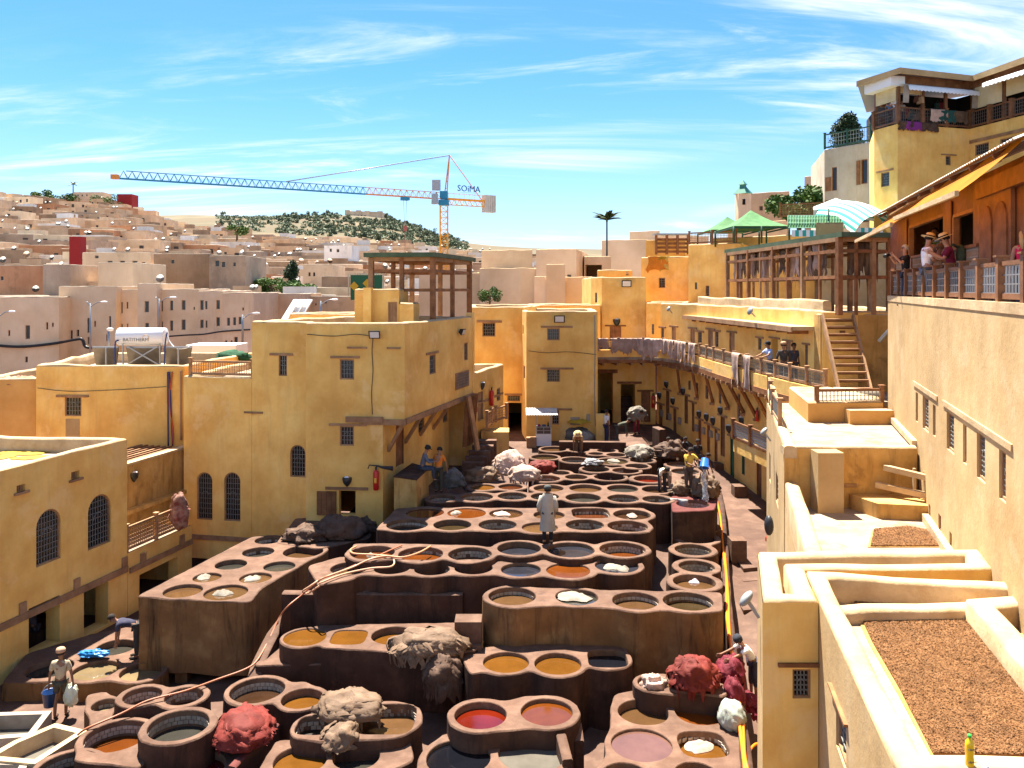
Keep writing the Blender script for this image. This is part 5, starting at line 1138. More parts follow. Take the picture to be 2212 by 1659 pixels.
# ---------------------------------------------------------------- the old town on the hillside
ORD = ['leftmost'] + [q + ' from left' for q in ORD2[1:]]
def assign_labels(items):
    """items: (px, object, label): makes labels single things out by their order from the left"""
    by = {}
    for px, o, l in items: by.setdefault(l, []).append((px, o))
    for l, v in by.items():
        if len(v) == 1: v[0][1]['label'] = l
        else:
            for k, (px, o) in enumerate(sorted(v, key=lambda q: q[0])): o['label'] = l + ', ' + (ORD[k] if k < len(ORD) else 'number %d from left' % (k + 1))
SKY = [(-80, 402), (0, 407), (60, 412), (100, 418), (250, 425), (292, 440), (330, 462), (420, 474), (520, 490), (620, 498), (760, 505), (900, 520), (1000, 535), (1080, 540), (1180, 545), (1300, 548)]
def town_y(px, s): return 652 + (lerp_tab(SKY, px) + 6 - 652) * (s ** .82)
def town_Y(s): return 92 * (400 / 92) ** s
HC = dict(tan=((.56, .37, .22), (.68, .48, .30)), sandy=((.66, .47, .29), (.78, .585, .385)), brown=((.30, .19, .11), (.44, .29, .18)), cream=((.74, .56, .35), (.84, .67, .45)), white=((.74, .70, .63), (.84, .80, .74)), brick=((.46, .21, .10), (.55, .29, .15)), grey=((.36, .265, .185), (.48, .37, .27)))
HM = {k: pmat('town_wall_' + k, v[0], v[1], scale=.35, bump=.25, bscale=2.5, streak=.3, streak_col=tuple(x * .55 for x in v[0]), rnd=.16, spots=.4, spot_col=tuple(x * .6 for x in v[0]), spot_scale=.35, coord='Object') for k, v in HC.items()}
HR = pmat('town_roof', (.20, .15, .105), (.32, .26, .195), scale=.5, bump=.2, bscale=3, rnd=.2)
WINM = MB(); WINM.box((0, 0, 0), (1, .3, 1)); WIN_ME = WINM.mesh('window', flat('town_window', (.05, .038, .03), rough=.4))
def town_house(x, y, z, w, d, h, rz, col, nw, rows=1, brick=False):
    mb = MB(); a, b = w / 2, d / 2; zt = h
    ins = .3; vs = [(-a, -b, 0), (a, -b, 0), (a, b, 0), (-a, b, 0), (-a, -b, zt), (a, -b, zt), (a, b, zt), (-a, b, zt), (-a + ins, -b + ins, zt), (a - ins, -b + ins, zt), (a - ins, b - ins, zt), (-a + ins, b - ins, zt), (-a + ins, -b + ins, zt - .6), (a - ins, -b + ins, zt - .6), (a - ins, b - ins, zt - .6), (-a + ins, b - ins, zt - .6)]
    vs = [(p[0], p[1], p[2] + (R.uniform(-.12, .12) if p[2] > 0 else 0)) for p in vs]
    mb.add(vs, [(0, 1, 5, 4), (1, 2, 6, 5), (2, 3, 7, 6), (3, 0, 4, 7)], 0)
    mb.add(vs, [(4, 5, 9, 8), (5, 6, 10, 9), (6, 7, 11, 10), (7, 4, 8, 11), (8, 9, 13, 12), (9, 10, 14, 13), (10, 11, 15, 14), (11, 8, 12, 15), (12, 13, 14, 15)], 1)
    o = obj('town_house', mb.mesh('town_house', [HM[col], HR]), None, None, 'house', 'houses of the old town on the hillside', loc=(x, y, z - h), rz=rz)
    def child(name, me, loc, sc):
        c = bpy.data.objects.new(name, me); COL.objects.link(c); c.parent = o; c.location = loc; c.scale = sc; return c
    for k in range(nw):
        ww = R.uniform(.7, 1.4); wh = R.uniform(.8, 1.6)
        child('window', WIN_ME, (-a + (k + .5 + R.uniform(-.25, .25)) * w / nw, -b + .1, h - R.uniform(1.6, 2.3) - (k % rows) * 2.8), (ww, 1, wh))
    if R.random() < .35:   # roof cabin
        cw, cdp, ch = w * R.uniform(.25, .5), d * .4, R.uniform(1.6, 2.6); mb = MB(); mb.box((R.uniform(-.25, .25) * w, b * .3, h - .6 + ch / 2), (cw, cdp, ch)); c = bpy.data.objects.new('roof_cabin', mb.mesh('roof_cabin', HM[R.choice(['tan', 'white', 'sandy', 'brown', 'cream'])])); COL.objects.link(c); c.parent = o
    return o
# hillside ground under the houses
vs = []; fs = []; NI, NJ = 44, 16
for i in range(NI + 1):
    for j in range(NJ + 1):
        px = -420 + 1900 * i / NI; s = j / NJ * 1.12; Y = town_Y(s); y = town_y(px, min(s, 1)) + (0 if s <= 1 else (s - 1) * 60); q = P(px, y, Y); vs.append((q.x, q.y, q.z - 4.5))
for i in range(NI):
    for j in range(NJ): fs.append((i * (NJ + 1) + j, (i + 1) * (NJ + 1) + j, (i + 1) * (NJ + 1) + j + 1, i * (NJ + 1) + j + 1))
mb = MB(); mb.add(vs, fs, 0, True); mb.build('hillside', pmat('dusty_slope', (.24, .17, .10), (.34, .25, .16), scale=.05, bump=.2, bscale=.5), kind='structure')
items = []; roofs = []
def where(px):
    for a, b in ((90, 'near the left edge'), (200, 'near the crimson chimney'), (300, 'below the crimson block'), (420, 'left of the tall cypress'), (560, 'beyond the street lamps'), (680, 'by the dark cypress'), (800, 'below the hilltop fort'), (930, 'behind the timber pergola'), (1040, 'by the crane mast')):
        if px < a: return b
    return 'near the palm mast'
CN = dict(tan='tan', sandy='sandy', brown='umber', cream='cream', white='whitewashed', brick='brick-red', grey='greyish')
NR = 21
for r in range(NR):
    s = (r + .35) / NR; Y = town_Y(s); px = -45 + R.uniform(-30, 10)
    while px < 1175:
        w = R.uniform(4.5, 11.5) * (1 + .2 * s); wp = w * F / Y
        if px + wp / 2 > 1040 and s < .45: px += wp; continue
        pm = px + wp / 2
        if lerp_tab(SKY, pm) > 500 and s > .97: px += wp; continue
        yj = town_y(pm, s) + R.uniform(-9, 8) * (1 - s * .3); YY = Y * R.uniform(.965, 1.035); q = P(pm, yj, YY)
        col = R.choices(['tan', 'sandy', 'brown', 'cream', 'white', 'brick', 'grey'], [26, 24, 15, 12, 9, 7, 12])[0]; nw = R.choice([2, 3, 3, 4, 5, 6]) if w > 7 else R.choice([1, 1, 2, 3])
        o = town_house(q.x, q.y + 4, q.z, w * R.uniform(.9, 1.12), R.uniform(7, 10), 9.5, R.uniform(-.35, .3), col, nw, R.choice([1, 2, 2]))
        hgt = 'high on the slope' if s > .72 else 'half-way up the slope' if s > .38 else 'low on the slope'
        items.append((pm, o, '%s %s flat-roofed house %s, %s' % ('broad' if w > 10 else 'small', CN[col], hgt, where(pm))))
        roofs.append((q.x, q.y + 1.2, q.z, w, pm, s)); px += wp * R.uniform(.86, 1.04)
# ---- front row of big beige houses across the valley
def custom(label, x0, x1, ytop, Y, col, wins, z0=-4, rz=0., dep=9, name='valley_house', x1Y=None):
    a = XY(x0, Y); b = XY(x1, x1Y or Y); t, ws = building(name, label, [a, b, b + Vector((0, dep)), a + Vector((0, dep))], z0, CZ + (HY - ytop) / F * Y, HM[col] if col in HM else col, cat='house', roof=.5, copmat=HR, w=.3)
    w = near_wall(ws, a, b)
    for q in wins: w.window(*q[:4], arch=len(q) > 4, grille=False, frame=HM['tan'], depth=.25)
    for q in ws: q.build()
    roofs.append(((a.x + b.x) / 2, Y + 1.5, CZ + (HY - ytop) / F * Y - .3, b.x - a.x, (x0 + x1) / 2, .0)); return t
custom('pinkish beige blank-fronted house at the left edge above the orange wall', -30, 127, 641, 76, BEIGE, [(54, 702, 65, 733), (99, 696, 104, 712), (112, 697, 116, 706), (54, 770, 60, 783), (17, 713, 22, 726)])
custom('beige house with two tall slit arches behind the street lamp', 127, 251, 618, 78, BEIGE, [(188, 686, 194, 719, 1), (235, 682, 240, 713, 1), (203, 693, 207, 706), (189, 728, 194, 744), (150, 713, 157, 733), (165, 712, 171, 727), (229, 722, 233, 737), (111, 772, 116, 783)])
custom('stepped beige house left of the boiler tank', 251, 297, 625, 79, BEIGE, [(258, 652, 265, 677), (273, 652, 277, 667), (258, 699, 265, 711), (274, 699, 277, 711)])
custom('tall beige house with a red-edged roof behind the boiler tank', 297, 339, 612, 77, BEIGE, [(312, 650, 322, 675), (313, 697, 322, 710)])
custom('long beige house with two rows of tall brown windows', 339, 428, 624, 78, BEIGE, [(344, 650, 352, 673), (367, 649, 374, 671), (392, 648, 401, 670), (344, 694, 352, 709), (367, 692, 374, 715), (392, 690, 401, 713), (418, 663, 421, 669)])
custom('narrow worn house with shuttered bays beside the long beige house', 428, 480, 628, 77, 'sandy', [(432, 648, 440, 670), (443, 650, 448, 668), (467, 648, 475, 668), (432, 690, 440, 709), (444, 692, 448, 708), (467, 685, 475, 705)])
custom('worn house with three hooded windows near the far lamp', 480, 548, 632, 76, 'sandy', [(490, 686, 497, 704), (503, 685, 510, 703), (515, 684, 522, 701), (523, 664, 527, 671), (486, 735, 491, 748), (498, 735, 502, 746), (505, 727, 514, 745)])
custom('tan house with a flat brown band right of the worn houses', 548, 650, 634, 84, 'tan', [(585, 650, 590, 656), (562, 667, 565, 672)])
custom('tan house row below the round green tree', 650, 765, 640, 88, 'tan', [(700, 651, 706, 656), (680, 655, 684, 660)])
custom('broad cream house with a strip of small windows', 178, 325, 545, 112, 'cream', [(205, 536 + 16, 213, 558), (232, 563, 243, 568), (259, 563, 270, 568), (285, 563, 297, 572), (306, 566, 314, 575)])
custom('brown brick house row with two orange brick patches', 332, 452, 548, 108, 'brown', [(369, 560, 377, 570)])
custom('brown house with red window shades', 452, 530, 552, 106, 'grey', [(464, 562, 474, 576), (478, 564, 487, 578), (503, 566, 510, 576)])
custom('orange-brown wall house at the left edge half-way up', -30, 93, 573, 98, 'brick', [(0, 596, 8, 606)])
custom('dark grey house block beside the orange-brown wall', 93, 152, 571, 96, 'grey', [])
custom('yellow house with a green tile edge', 212, 287, 567, 94, 'cream', [])
custom('sandy house with pale arches right of the cypress', 655, 720, 572, 128, 'sandy', [(666, 588, 671, 597), (676, 588, 681, 597)])
custom('white two-storey cube house below the fort hill', 700, 760, 530, 190, 'white', [(712, 537, 717, 544), (727, 538, 733, 545)])
custom('long dark walled house left of the timber pergola', 695, 800, 597, 112, 'brown', [])
mb = MB(); c = P(168, 536, 118); mb.box((c.x, c.y, c.z - 1), (1.6, 1.6, 5.2)); mb.build('crimson_chimney', flat('crimson_plaster', (.30, .02, .02), rough=.8), None, 'dark crimson square chimney tower among the pale roofs', 'chimney')
mb = MB(); c = P(276, 438, 395); mb.box((c.x, c.y, c.z), (7, 7, 7.5)); mb.build('crimson_block', flat('crimson_plaster', (.30, .02, .02)), None, 'crimson square block on the hilltop', 'building')
custom('long pale building on the left hilltop beside the lone palm', 158, 222, 415, 400, 'sandy', [(167, 420, 170, 424), (176, 420, 179, 424), (186, 420, 189, 424)], z0=30)
assign_labels(items)
for o in [q[1] for q in items]:
    pass
# ---- satellite dishes
mb = MB(); prof = [(.02, .0), (.2, .015), (.38, .055), (.5, .11)]; mb.lathe(prof, 12, axis=(0, -.96, .28)); mb.lathe([(.5, .11), (.38, .07), (.2, .03), (.02, .012)], 12, axis=(0, -.96, .28)); mb.tube([(0, 0, 0), (0, .08, -.35), (0, .08, -1.0)], .03, 5, 1); mb.tube([(0, -.05, -.3), (0, -.42, .1)], .015, 4, 1); mb.box((0, -.42, .12), (.07, .07, .09), 0, 1)
DISH = mb.mesh('satellite_dish', [flat('dish_white', (.36, .34, .32), rough=.5), STEEL]); DISHR = DISH.copy(); DISHR.materials[0] = pmat('dish_rusty', (.42, .25, .14), (.55, .42, .32), scale=4, bump=0)
items = []; n = 0
R.shuffle(roofs)
for x, y, z, w, pm, s in roofs[:150]:
    for k in range(R.choice([0, 1, 1, 2] if s > 0 else [1, 2, 2])):
        rusty = R.random() < .1; o = obj('satellite_dish', DISHR if rusty else DISH, None, None, 'dish', 'satellite dishes on the town roofs', loc=(x + R.uniform(-.45, .45) * w, y + R.uniform(-.6, 1.2), z + .75), rz=R.uniform(-.7, .7)); sc = R.uniform(.7, 1.0) * (1.2 if s > .2 else .85); o.scale = (sc, sc, sc); n += 1
        px = CX + o.location.x / o.location.y * F
        items.append((px, o, '%s dish on a roof %s, %s' % ('rusty' if rusty else 'big white' if sc > 1.02 else 'white', 'high up' if s > .72 else 'half-way up' if s > .38 else 'low down' if s > 0 else 'in the valley', where(px))))
assign_labels(items)
# ---------------------------------------------------------------- trees
def leaf_mat(name, c1, c2):
    m = pmat(name, c1, c2, scale=1.0, bump=0, rough=.7, det=2); return m
LEAF = leaf_mat('leaf_green', (.035, .085, .012), (.10, .17, .03)); LEAFD = leaf_mat('leaf_dark', (.010, .030, .012), (.03, .06, .022)); LEAFO = leaf_mat('leaf_olive', (.10, .13, .07), (.18, .21, .12)); BARK = pmat('bark', (.09, .06, .035), (.15, .10, .06), scale=3)
def crown(rx, ry, rz, n, size, seed, cone=0., lobes=7):
    rr = random.Random(seed); mb = MB(); cs = []
    for k in range(lobes):
        z = rr.uniform(-.75, .85); q = math.sqrt(max(0, 1 - z * z)) * (1 - cone * (z + 1) / 2 * .9); t = rr.uniform(0, 6.28); cs.append((q * .6 * math.cos(t), q * .6 * math.sin(t), z * .7, rr.uniform(.3, .5) * (1 - cone * .45 * (z + 1) / 2)))
    for i in range(n):
        c = rr.choice(cs); d = Vector((rr.gauss(0, 1), rr.gauss(0, 1), rr.gauss(0, 1))).normalized() * (rr.random() ** .35) * c[3]
        p = Vector(((c[0] + d.x) * rx, (c[1] + d.y) * ry, (c[2] + d.z) * rz)); a = Vector((rr.gauss(0, 1), rr.gauss(0, 1), rr.gauss(0, .6))).normalized(); b = a.cross(Vector((rr.gauss(0, 1), rr.gauss(0, 1), rr.gauss(0, 1)))).normalized(); s = size * rr.uniform(.6, 1.4)
        mb.add([p - a * s, p + b * s * .55, p + a * s, p - b * s * .55], [(0, 1, 2, 3)])
    return mb
def tree(name, label, px, pybase, pytop, Y, wpx, mat, n=1600, cone=0., group=None, cat='tree', zoff=0, lobes=9):
    base = P(px, pybase, Y); h = (pybase - pytop) * Y / F; r = wpx / 2 * Y / F; t = thing(name, label, cat, base, group)
    mb = MB(); tr = max(.06, r * .07); mb.tube([base - Vector((0, 0, 1)), base + Vector((0, 0, h * .3)), base + Vector((r * .08, 0, h * .65))], [tr * 1.5, tr, tr * .4], 7)
    for k in range(5): a = k * 1.3; mb.tube([base + Vector((0, 0, h * (.25 + .06 * k))), base + Vector((r * .5 * math.cos(a), r * .5 * math.sin(a), h * (.45 + .07 * k)))], [tr * .55, tr * .15], 5)
    mb.build('trunk', BARK, t)
    lo = .02 if cone else .12
    m = crown(r * 1.2, r * 1.2, h * (1 - lo) / 2 * 1.12, n, max(r, h * .3) * (.075 if n > 1200 else .1), hash(label) % 9999, cone, lobes); m.v = [(v[0] + base.x, v[1] + base.y, v[2] + base.z + h * (1 + lo) / 2) for v in m.v]; m.build('crown', mat, t)
    return t
tree('cypress_tree', 'tall dark cypress standing among the town roofs', 630, 640, 552, 118, 44, LEAFD, 4200, cone=.75, lobes=22)
tree('leafy_tree', 'bright green spreading tree left of the dark cypress', 585, 640, 598, 110, 60, LEAF, 2200)
tree('leafy_tree', 'bright green low tree in front of the dark cypress', 640, 645, 606, 106, 72, LEAF, 2600)
tree('leafy_tree', 'round green tree behind the back wall house', 1058, 665, 617, 74, 46, LEAF, 2200)
tree('hill_tree', 'dark green tree beside the crimson block on the hilltop', 245, 470, 420, 385, 42, LEAF, 1300)
tree('hill_tree', 'broad green tree below the pale hilltop building', 214, 460, 422, 392, 40, LEAF, 1300)
tree('hill_tree', 'wide green tree left of the lone palm', 140, 448, 414, 400, 60, LEAF, 1500)
tree('hill_tree', 'ragged tree above the left hillside roofs', 88, 440, 408, 405, 44, LEAF, 1200)
tree('hill_tree', 'small green tree at the left edge of the town', 6, 478, 452, 300, 40, LEAF, 900)
tree('hill_tree', 'green tree in the middle of the town roofs', 512, 512, 485, 270, 46, LEAF, 1000)
tree('garden_tree', 'bushy green tree below the weathered white house', 1726, 492, 402, 58, 118, LEAF, 5200, lobes=16)
tree('cypress_tree', 'dark cypress above the weathered white house roof', 1826, 352, 240, 60, 84, LEAFD, 6500, cone=.7, lobes=26)
tree('hill_tree', 'dark pointed pine right of the crane hook', 940, 520, 490, 420, 16, LEAFD, 600, cone=.4)
# ---------------------------------------------------------------- the far hill with the fort
HP = [(-200, 480), (300, 466), (420, 464), (520, 468), (640, 466), (740, 464), (830, 470), (880, 484), (930, 504), (1000, 524), (1120, 536), (1400, 540), (1700, 520), (2400, 520)]
vs = []; fs = []; NI, NJ = 60, 10
for i in range(NI + 1):
    for j in range(NJ + 1):
        px = -200 + 2600 * i / NI; f = j / NJ; Y = 430 + 420 * f; top = lerp_tab(HP, px); y = 570 + (top - 570) * math.sin(f * math.pi / 2) + (4 * noise.noise(Vector((px * .01, f * 4, 1)))) * (f < .98); q = P(px, y, Y); vs.append(q)
    q = P(-200 + 2600 * i / NI, 600, 1300); vs.append(q)
n = NJ + 2
for i in range(NI):
    for j in range(NJ + 1): fs.append((i * n + j, (i + 1) * n + j, (i + 1) * n + j + 1, i * n + j + 1))
mb = MB(); mb.add(vs, fs, 0, True); mb.build('hill', pmat('dry_grass_hill', (.12, .08, .038), (.17, .12, .063), (.10, .08, .038), scale=.012, bump=.3, bscale=.2), kind='structure')
t = thing('hill_fort', 'square stone fort with a row of dark embrasures on the far hilltop', 'fort', P(785, 474, 850)); FM = HM['sandy']
a = XY(749, 850); b = XY(822, 858); zt = CZ + (HY - 456) / F * 850; mb = MB(); mb.prism([a, b, b + Vector((3, 30)), a + Vector((3, 30))], zt - 10, zt); mb.build('wall', FM, t)
for f in (.02, .35, .6, .98): p = a.lerp(b, f); mb = MB(); mb.box((p.x, p.y + 2, zt - 3.5), (5, 5, 9.2 if f < .5 else 8.2)); mb.build('bastion', FM, t)
for k in range(6): p = a.lerp(b, .14 + .1 * k); mb = MB(); mb.box((p.x, p.y - .3, zt - 4.6), (1.0, 1, 1.4)); mb.build('embrasure', flat('town_window', (.05, .038, .03)), t)
protos = []
for k in range(4):
    m = crown(2.4, 2.4, 2.1, 220, .42, 50 + k, lobes=5); m.v = [(v[0], v[1], v[2] + 1.5) for v in m.v]; m.tube([(0, 0, -.6), (0, 0, 1.2)], [.3, .18], 5, 1); protos.append(m.mesh('olive_tree', [LEAFO, BARK]))
items = []; cnt = 0
while cnt < 290:
    px = R.uniform(440, 1010); f = R.uniform(.3, .97); top = lerp_tab(HP, px); y = 570 + (top - 570) * math.sin(f * math.pi / 2)
    dense = 1.0 if px > 600 and f < .93  else .12 if px < 700 else .2
    if y > lerp_tab(SKY, px) + 8 or R.random() > dense or (735 < px < 836 and f > .72): continue
    Y = 430 + 420 * f; q = P(px, y + 1, Y); o = obj('olive_tree', R.choice(protos), None, None, 'tree', 'olive trees on the fort hill', loc=q, rz=R.uniform(0, 6)); sc = R.uniform(.7, 1.6); o.scale = (sc, sc, sc * R.uniform(.8, 1.2)); cnt += 1
    items.append((px, o, 'grey-green %s on the %s slope %s' % ('shrub' if sc < 1.0 else 'olive tree' if sc < 1.35 else 'big olive tree', 'upper' if f > .78 else 'middle' if f > .55 else 'lower', 'left of the fort' if px < 660 else 'just left below the fort' if px < 745 else 'below the fort' if px < 830 else 'right of the fort' if px < 900 else 'near the crane mast')))
assign_labels(items)
rr = random.Random(5); mb = MB(); k = 0
while k < 1900:
    px = rr.uniform(470, 1000); f = rr.uniform(.3, .9); y = 570 + (lerp_tab(HP, px) - 570) * math.sin(f * math.pi / 2)
    if y > lerp_tab(SKY, px) + 8 or noise.noise(Vector((px * .03, f * 9, 0))) < -.12 or (735 < px < 836 and f > .74): continue
    k += 1; q = P(px, y, 430 + 420 * f); r = rr.uniform(.8, 2.2)
    for i in range(9):
        c = q + Vector((rr.uniform(-1, 1), rr.uniform(-1, 1), rr.uniform(0, .8))) * r; a = Vector((rr.gauss(0, 1), rr.gauss(0, 1), rr.gauss(0, 1))).normalized() * r * .5; b = a.cross(Vector((rr.gauss(0, 1), rr.gauss(0, 1), 1))).normalized() * r * .35; mb.add([c - a, c + b, c + a, c - b], [(0, 1, 2, 3)])
mb.build('scrub', LEAFO, None, 'grey-green scrub covering the fort hill slope', 'scrub', kind='stuff')
# lone palm and palm-disguised mast
def palm(label, px, pyb, pyt, Y, rfr, nfr, mat, tr, name='palm_tree', cat='palm', group=None):
    b = P(px, pyb, Y); tp = P(px, pyt, Y); t = thing(name, label, cat, b); mb = MB(); mb.tube([b, tp], [tr, tr * .75], 8); mb.build('trunk', BARK if name == 'palm_tree' else BLACKM, t)
    for k in range(nfr):
        a = k * 2.399; el = R.uniform(-.1, 1.3) if name == 'palm_tree' else R.uniform(.55, 1.5); L = rfr * R.uniform(.8, 1.1); d = Vector((math.cos(a), math.sin(a), 0)); pts = [tp + d * (L * f * math.cos(el * (1 - f))) + Vector((0, 0, L * (math.sin(el) * f - .45 * f * f))) for f in (0, .25, .5, .75, 1)]; mb = MB()
        s = d.cross(Vector((0, 0, 1))); vs = []
        for i, p in enumerate(pts): w = L * (.03, .13, .14, .1, .01)[i]; vs += [p - s * w - Vector((0, 0, w * .5)), p, p + s * w - Vector((0, 0, w * .5))]
        mb.add(vs, [(3 * i + a_, 3 * i + 3 + a_, 3 * i + 4 + a_, 3 * i + 1 + a_) for i in range(4) for a_ in (0, 1)], 0, True); mb.build('frond', mat, t)
    return t
palm('lone palm on the left hilltop', 158, 432, 398, 402, 2.6, 18, LEAFO, .3)
palm('tall mast dressed up as a palm rising over the peach houses', 1311, 650, 476, 100, 1.9, 26, LEAFD, .12, name='palm_mast', cat='mast')
bm = bpy.data.objects['palm_mast']; mb = MB(); a = P(1311, 480, 100); mb.tube([a, a + Vector((0, 0, 1.3))], .12, 6); mb.build('antenna', LEAFD, bm)
# ---------------------------------------------------------------- tower crane
CB = flat('crane_blue', (.02, .20, .36), rough=.5); CO = flat('crane_orange', (.62, .24, .05), rough=.5); CY = flat('crane_yellow', (.72, .33, .02), rough=.5)
t = thing('tower_crane', 'tall yellow tower crane with a long blue jib above the town', 'crane', P(960, 640, 160))
m0 = Vector((-13.2, 160.0)); tip = Vector((-61.9, 130.0)); jd = (m0 - tip).normalized(); jn = Vector((-jd.y, jd.x)); ZJ = 28.4
for k in range(9):   # mast sections
    z = 6 + k * 2.35; mb = MB(); s = .72
    for dx, dy in ((-s, -s), (s, -s), (s, s), (-s, s)): mb.beam((m0.x + dx, m0.y + dy, z), (m0.x + dx, m0.y + dy, z + 2.35), .17, .17)
    for (ax, ay), (bx, by) in (((-s, -s), (s, -s)), ((s, -s), (s, s)), ((s, s), (-s, s)), ((-s, s), (-s, -s))):
        for h in (0, 1): mb.beam((m0.x + ax, m0.y + ay, z + h * 1.17), (m0.x + bx, m0.y + by, z + h * 1.17 + (1.17 if (k + h) % 2 else 1.17)), .09, .09); mb.beam((m0.x + ax, m0.y + ay, z + h * 1.17), (m0.x + bx, m0.y + by, z + h * 1.17), .08, .08)
    mb.build('mast_section', CY, t)
jl = (m0 - tip).length - 1.0; nb = 15; ns = 3
def jp(s, o, z): q = tip + jd * s + jn * o; return Vector((q.x, q.y, ZJ + z))
for k in range(nb):
    a, b = jl * k / nb, jl * (k + 1) / nb; mb = MB(); hgt = 1.25
    for o in (-.55, .55): mb.beam(jp(a, o, 0), jp(b, o, 0), .14, .14)
    mb.beam(jp(a + (1.0 if k == 0 else 0), 0, hgt), jp(b, 0, hgt), .12, .12)
    for q in range(ns):
        u0 = a + (b - a) * q / ns; u1 = a + (b - a) * (q + .5) / ns; u2 = a + (b - a) * (q + 1) / ns
        for o in (-.55, .55): mb.beam(jp(u0, o, 0), jp(u1, 0, hgt), .06, .06); mb.beam(jp(u1, 0, hgt), jp(u2, o, 0), .06, .06)
    mb.build('jib_section', CB if k < 11 else CO, t)
mb = MB(); mb.box(tuple(jp(-.6, 0, .2)), (1.0, .9, .7)); mb.build('jib_tip', CO, t)
for z, h, s, m in ((27.2, 1.0, 1.9, CB), (28.4, 1.5, 1.5, CB)): mb = MB(); mb.box((m0.x, m0.y, z + h / 2), (s, s, h)); mb.build('slewing_unit', m, t)
mb = MB(); mb.box((m0.x - 1.6, m0.y - 1.5, 28.3), (1.3, 1.3, 2.0), taper=.8); mb.build('cab', flat('crane_cab', (.30, .33, .36), rough=.3), t)
mb = MB(); mb.box((m0.x - 1.4, m0.y - .8, 31.0), (1.6, .8, 2.0)); mb.build('electrical_cabinet', flat('crane_cab', (.30, .33, .36)), t)
def kp(s, o, z): q = m0 + jd * s + jn * o; return Vector((q.x, q.y, ZJ + z))
mb = MB(); apex = kp(1.2, 0, 8.6)
for o in (-.5, .5): mb.beam(kp(.4, o, 1), apex, .2, .2)
for k in range(5): f = .15 + k * .17; mb.beam(kp(.4, -.5, 1).lerp(apex, f), kp(.4, .5, 1).lerp(apex, f), .1, .1)
mb.build('apex_frame', CO, t)
mb = MB()
for o in (-.5, .5): mb.beam(kp(.5, o, .1), kp(11.2, o, .1), .22, .3); mb.beam(kp(.5, o, 1.2), kp(8.5, o, 1.2), .05, .05)
for k in range(9): mb.beam(kp(.8 + k * 1.15, -.5, .1), kp(1.9 + k * 1.15, .5, .1), .1, .1); mb.beam(kp(.8 + k * 1.15, -.5, .1), kp(.8 + k * 1.15, -.5, 1.2), .05, .05); 
for k in range(9): mb.beam(kp(.8 + k * 1.15, -.5, .1), kp(1.4 + k * 1.15, -.5, -1.1), .1, .1); mb.beam(kp(1.4 + k * 1.15, -.5, -1.1), kp(2.0 + k * 1.15, -.5, .1), .1, .1)
mb.beam(kp(.8, -.5, -1.1), kp(11, -.5, -1.1), .16, .16); mb.build('counter_jib', CY, t)
BAL = pmat('ballast_concrete', (.50, .48, .43), (.58, .56, .5), scale=1)
for k in range(6): mb = MB(); q = kp(9.0 + k * .42, 0, -.4); mb.box(tuple(q), (.36, 1.4, 3.4), math.atan2(jd.y, jd.x)); mb.build('ballast_block', BAL, t)
mb = MB(); mb.tube([apex, jp(jl * .47, 0, 1.3)], .1, 5); mb.build('jib_tie', STEEL, t)
mb = MB(); mb.tube([apex, kp(8.4, 0, .3)], .09, 5); mb.build('counter_tie', CO, t)
sr = 7.2; q = jp(jl - sr, 0, -.4); mb = MB(); mb.box(tuple(q), (1.4, 1.2, .6), math.atan2(jd.y, jd.x)); mb.build('trolley', CB, t)
mb = MB()
for o in (-.3, .3): mb.tube([q + Vector((o, 0, 0)), q + Vector((o * .3, 0, -5.2))], .03, 4)
mb.build('hoist_rope', STEEL, t); mb = MB(); mb.box(tuple(q + Vector((0, 0, -5.6))), (.7, .4, 1.0)); mb.tube([q + Vector((0, 0, -6)), q + Vector((0, 0, -11))], .05, 4); mb.build('hook_block', flat('hook_maroon', (.35, .10, .08)), t)
mb = MB(); mb.beam(kp(3.2, -.65, 1.5), kp(7.2, -.65, 1.5), .04, .05); mb.build('sign_rail', STEEL, t)
ang = math.atan2(jd.y, jd.x)
from mathutils import Euler
text_part('sign_letters', 'SOiMA', 1.75, flat('sign_navy', (.01, .06, .16)), t, tuple(kp(5.1, -.75, 2.2)), Euler((math.pi / 2, 0, ang)), .06)
# ---------------------------------------------------------------- hides and cloth
def hmat(key, c, c2=None, bump=.6): return pmat('hide_' + key, c, c2 or tuple(min(x * 1.5, .9) for x in c), scale=3.5, bump=bump * .6, bscale=7, rough=.75, bdist=.05, rnd=.22)
HTAN = hmat('tan', (0.1120, 0.0661, 0.0370), (0.1736, 0.1120, 0.0700)); HBROWN = hmat('brown', (0.0644, 0.0336, 0.0202), (0.1176, 0.0683, 0.0437)); HPALE = hmat('pale_pink', (0.3680, 0.2400, 0.1800), (0.5280, 0.3840, 0.3080)); HRED = hmat('red', (0.1064, 0.0101, 0.0062), (0.1624, 0.0252, 0.0157)); HCRIM = hmat('crimson', (0.0952, 0.0039, 0.0101), (0.1568, 0.0168, 0.0280)); HWHITE = hmat('white', (0.1680, 0.1400, 0.1036), (0.2464, 0.2184, 0.1736)); HGREY = hmat('grey', (0.0800, 0.0760, 0.0680), (0.1600, 0.1520, 0.1360)); HYEL = hmat('yellow', (0.3150, 0.1875, 0.0075), (0.3750, 0.2550, 0.0225), .2)
CLOTHW = pmat('white_cloth', (.24, .235, .23), (.31, .3, .295), scale=4, bump=.3, bscale=8, rough=.9)
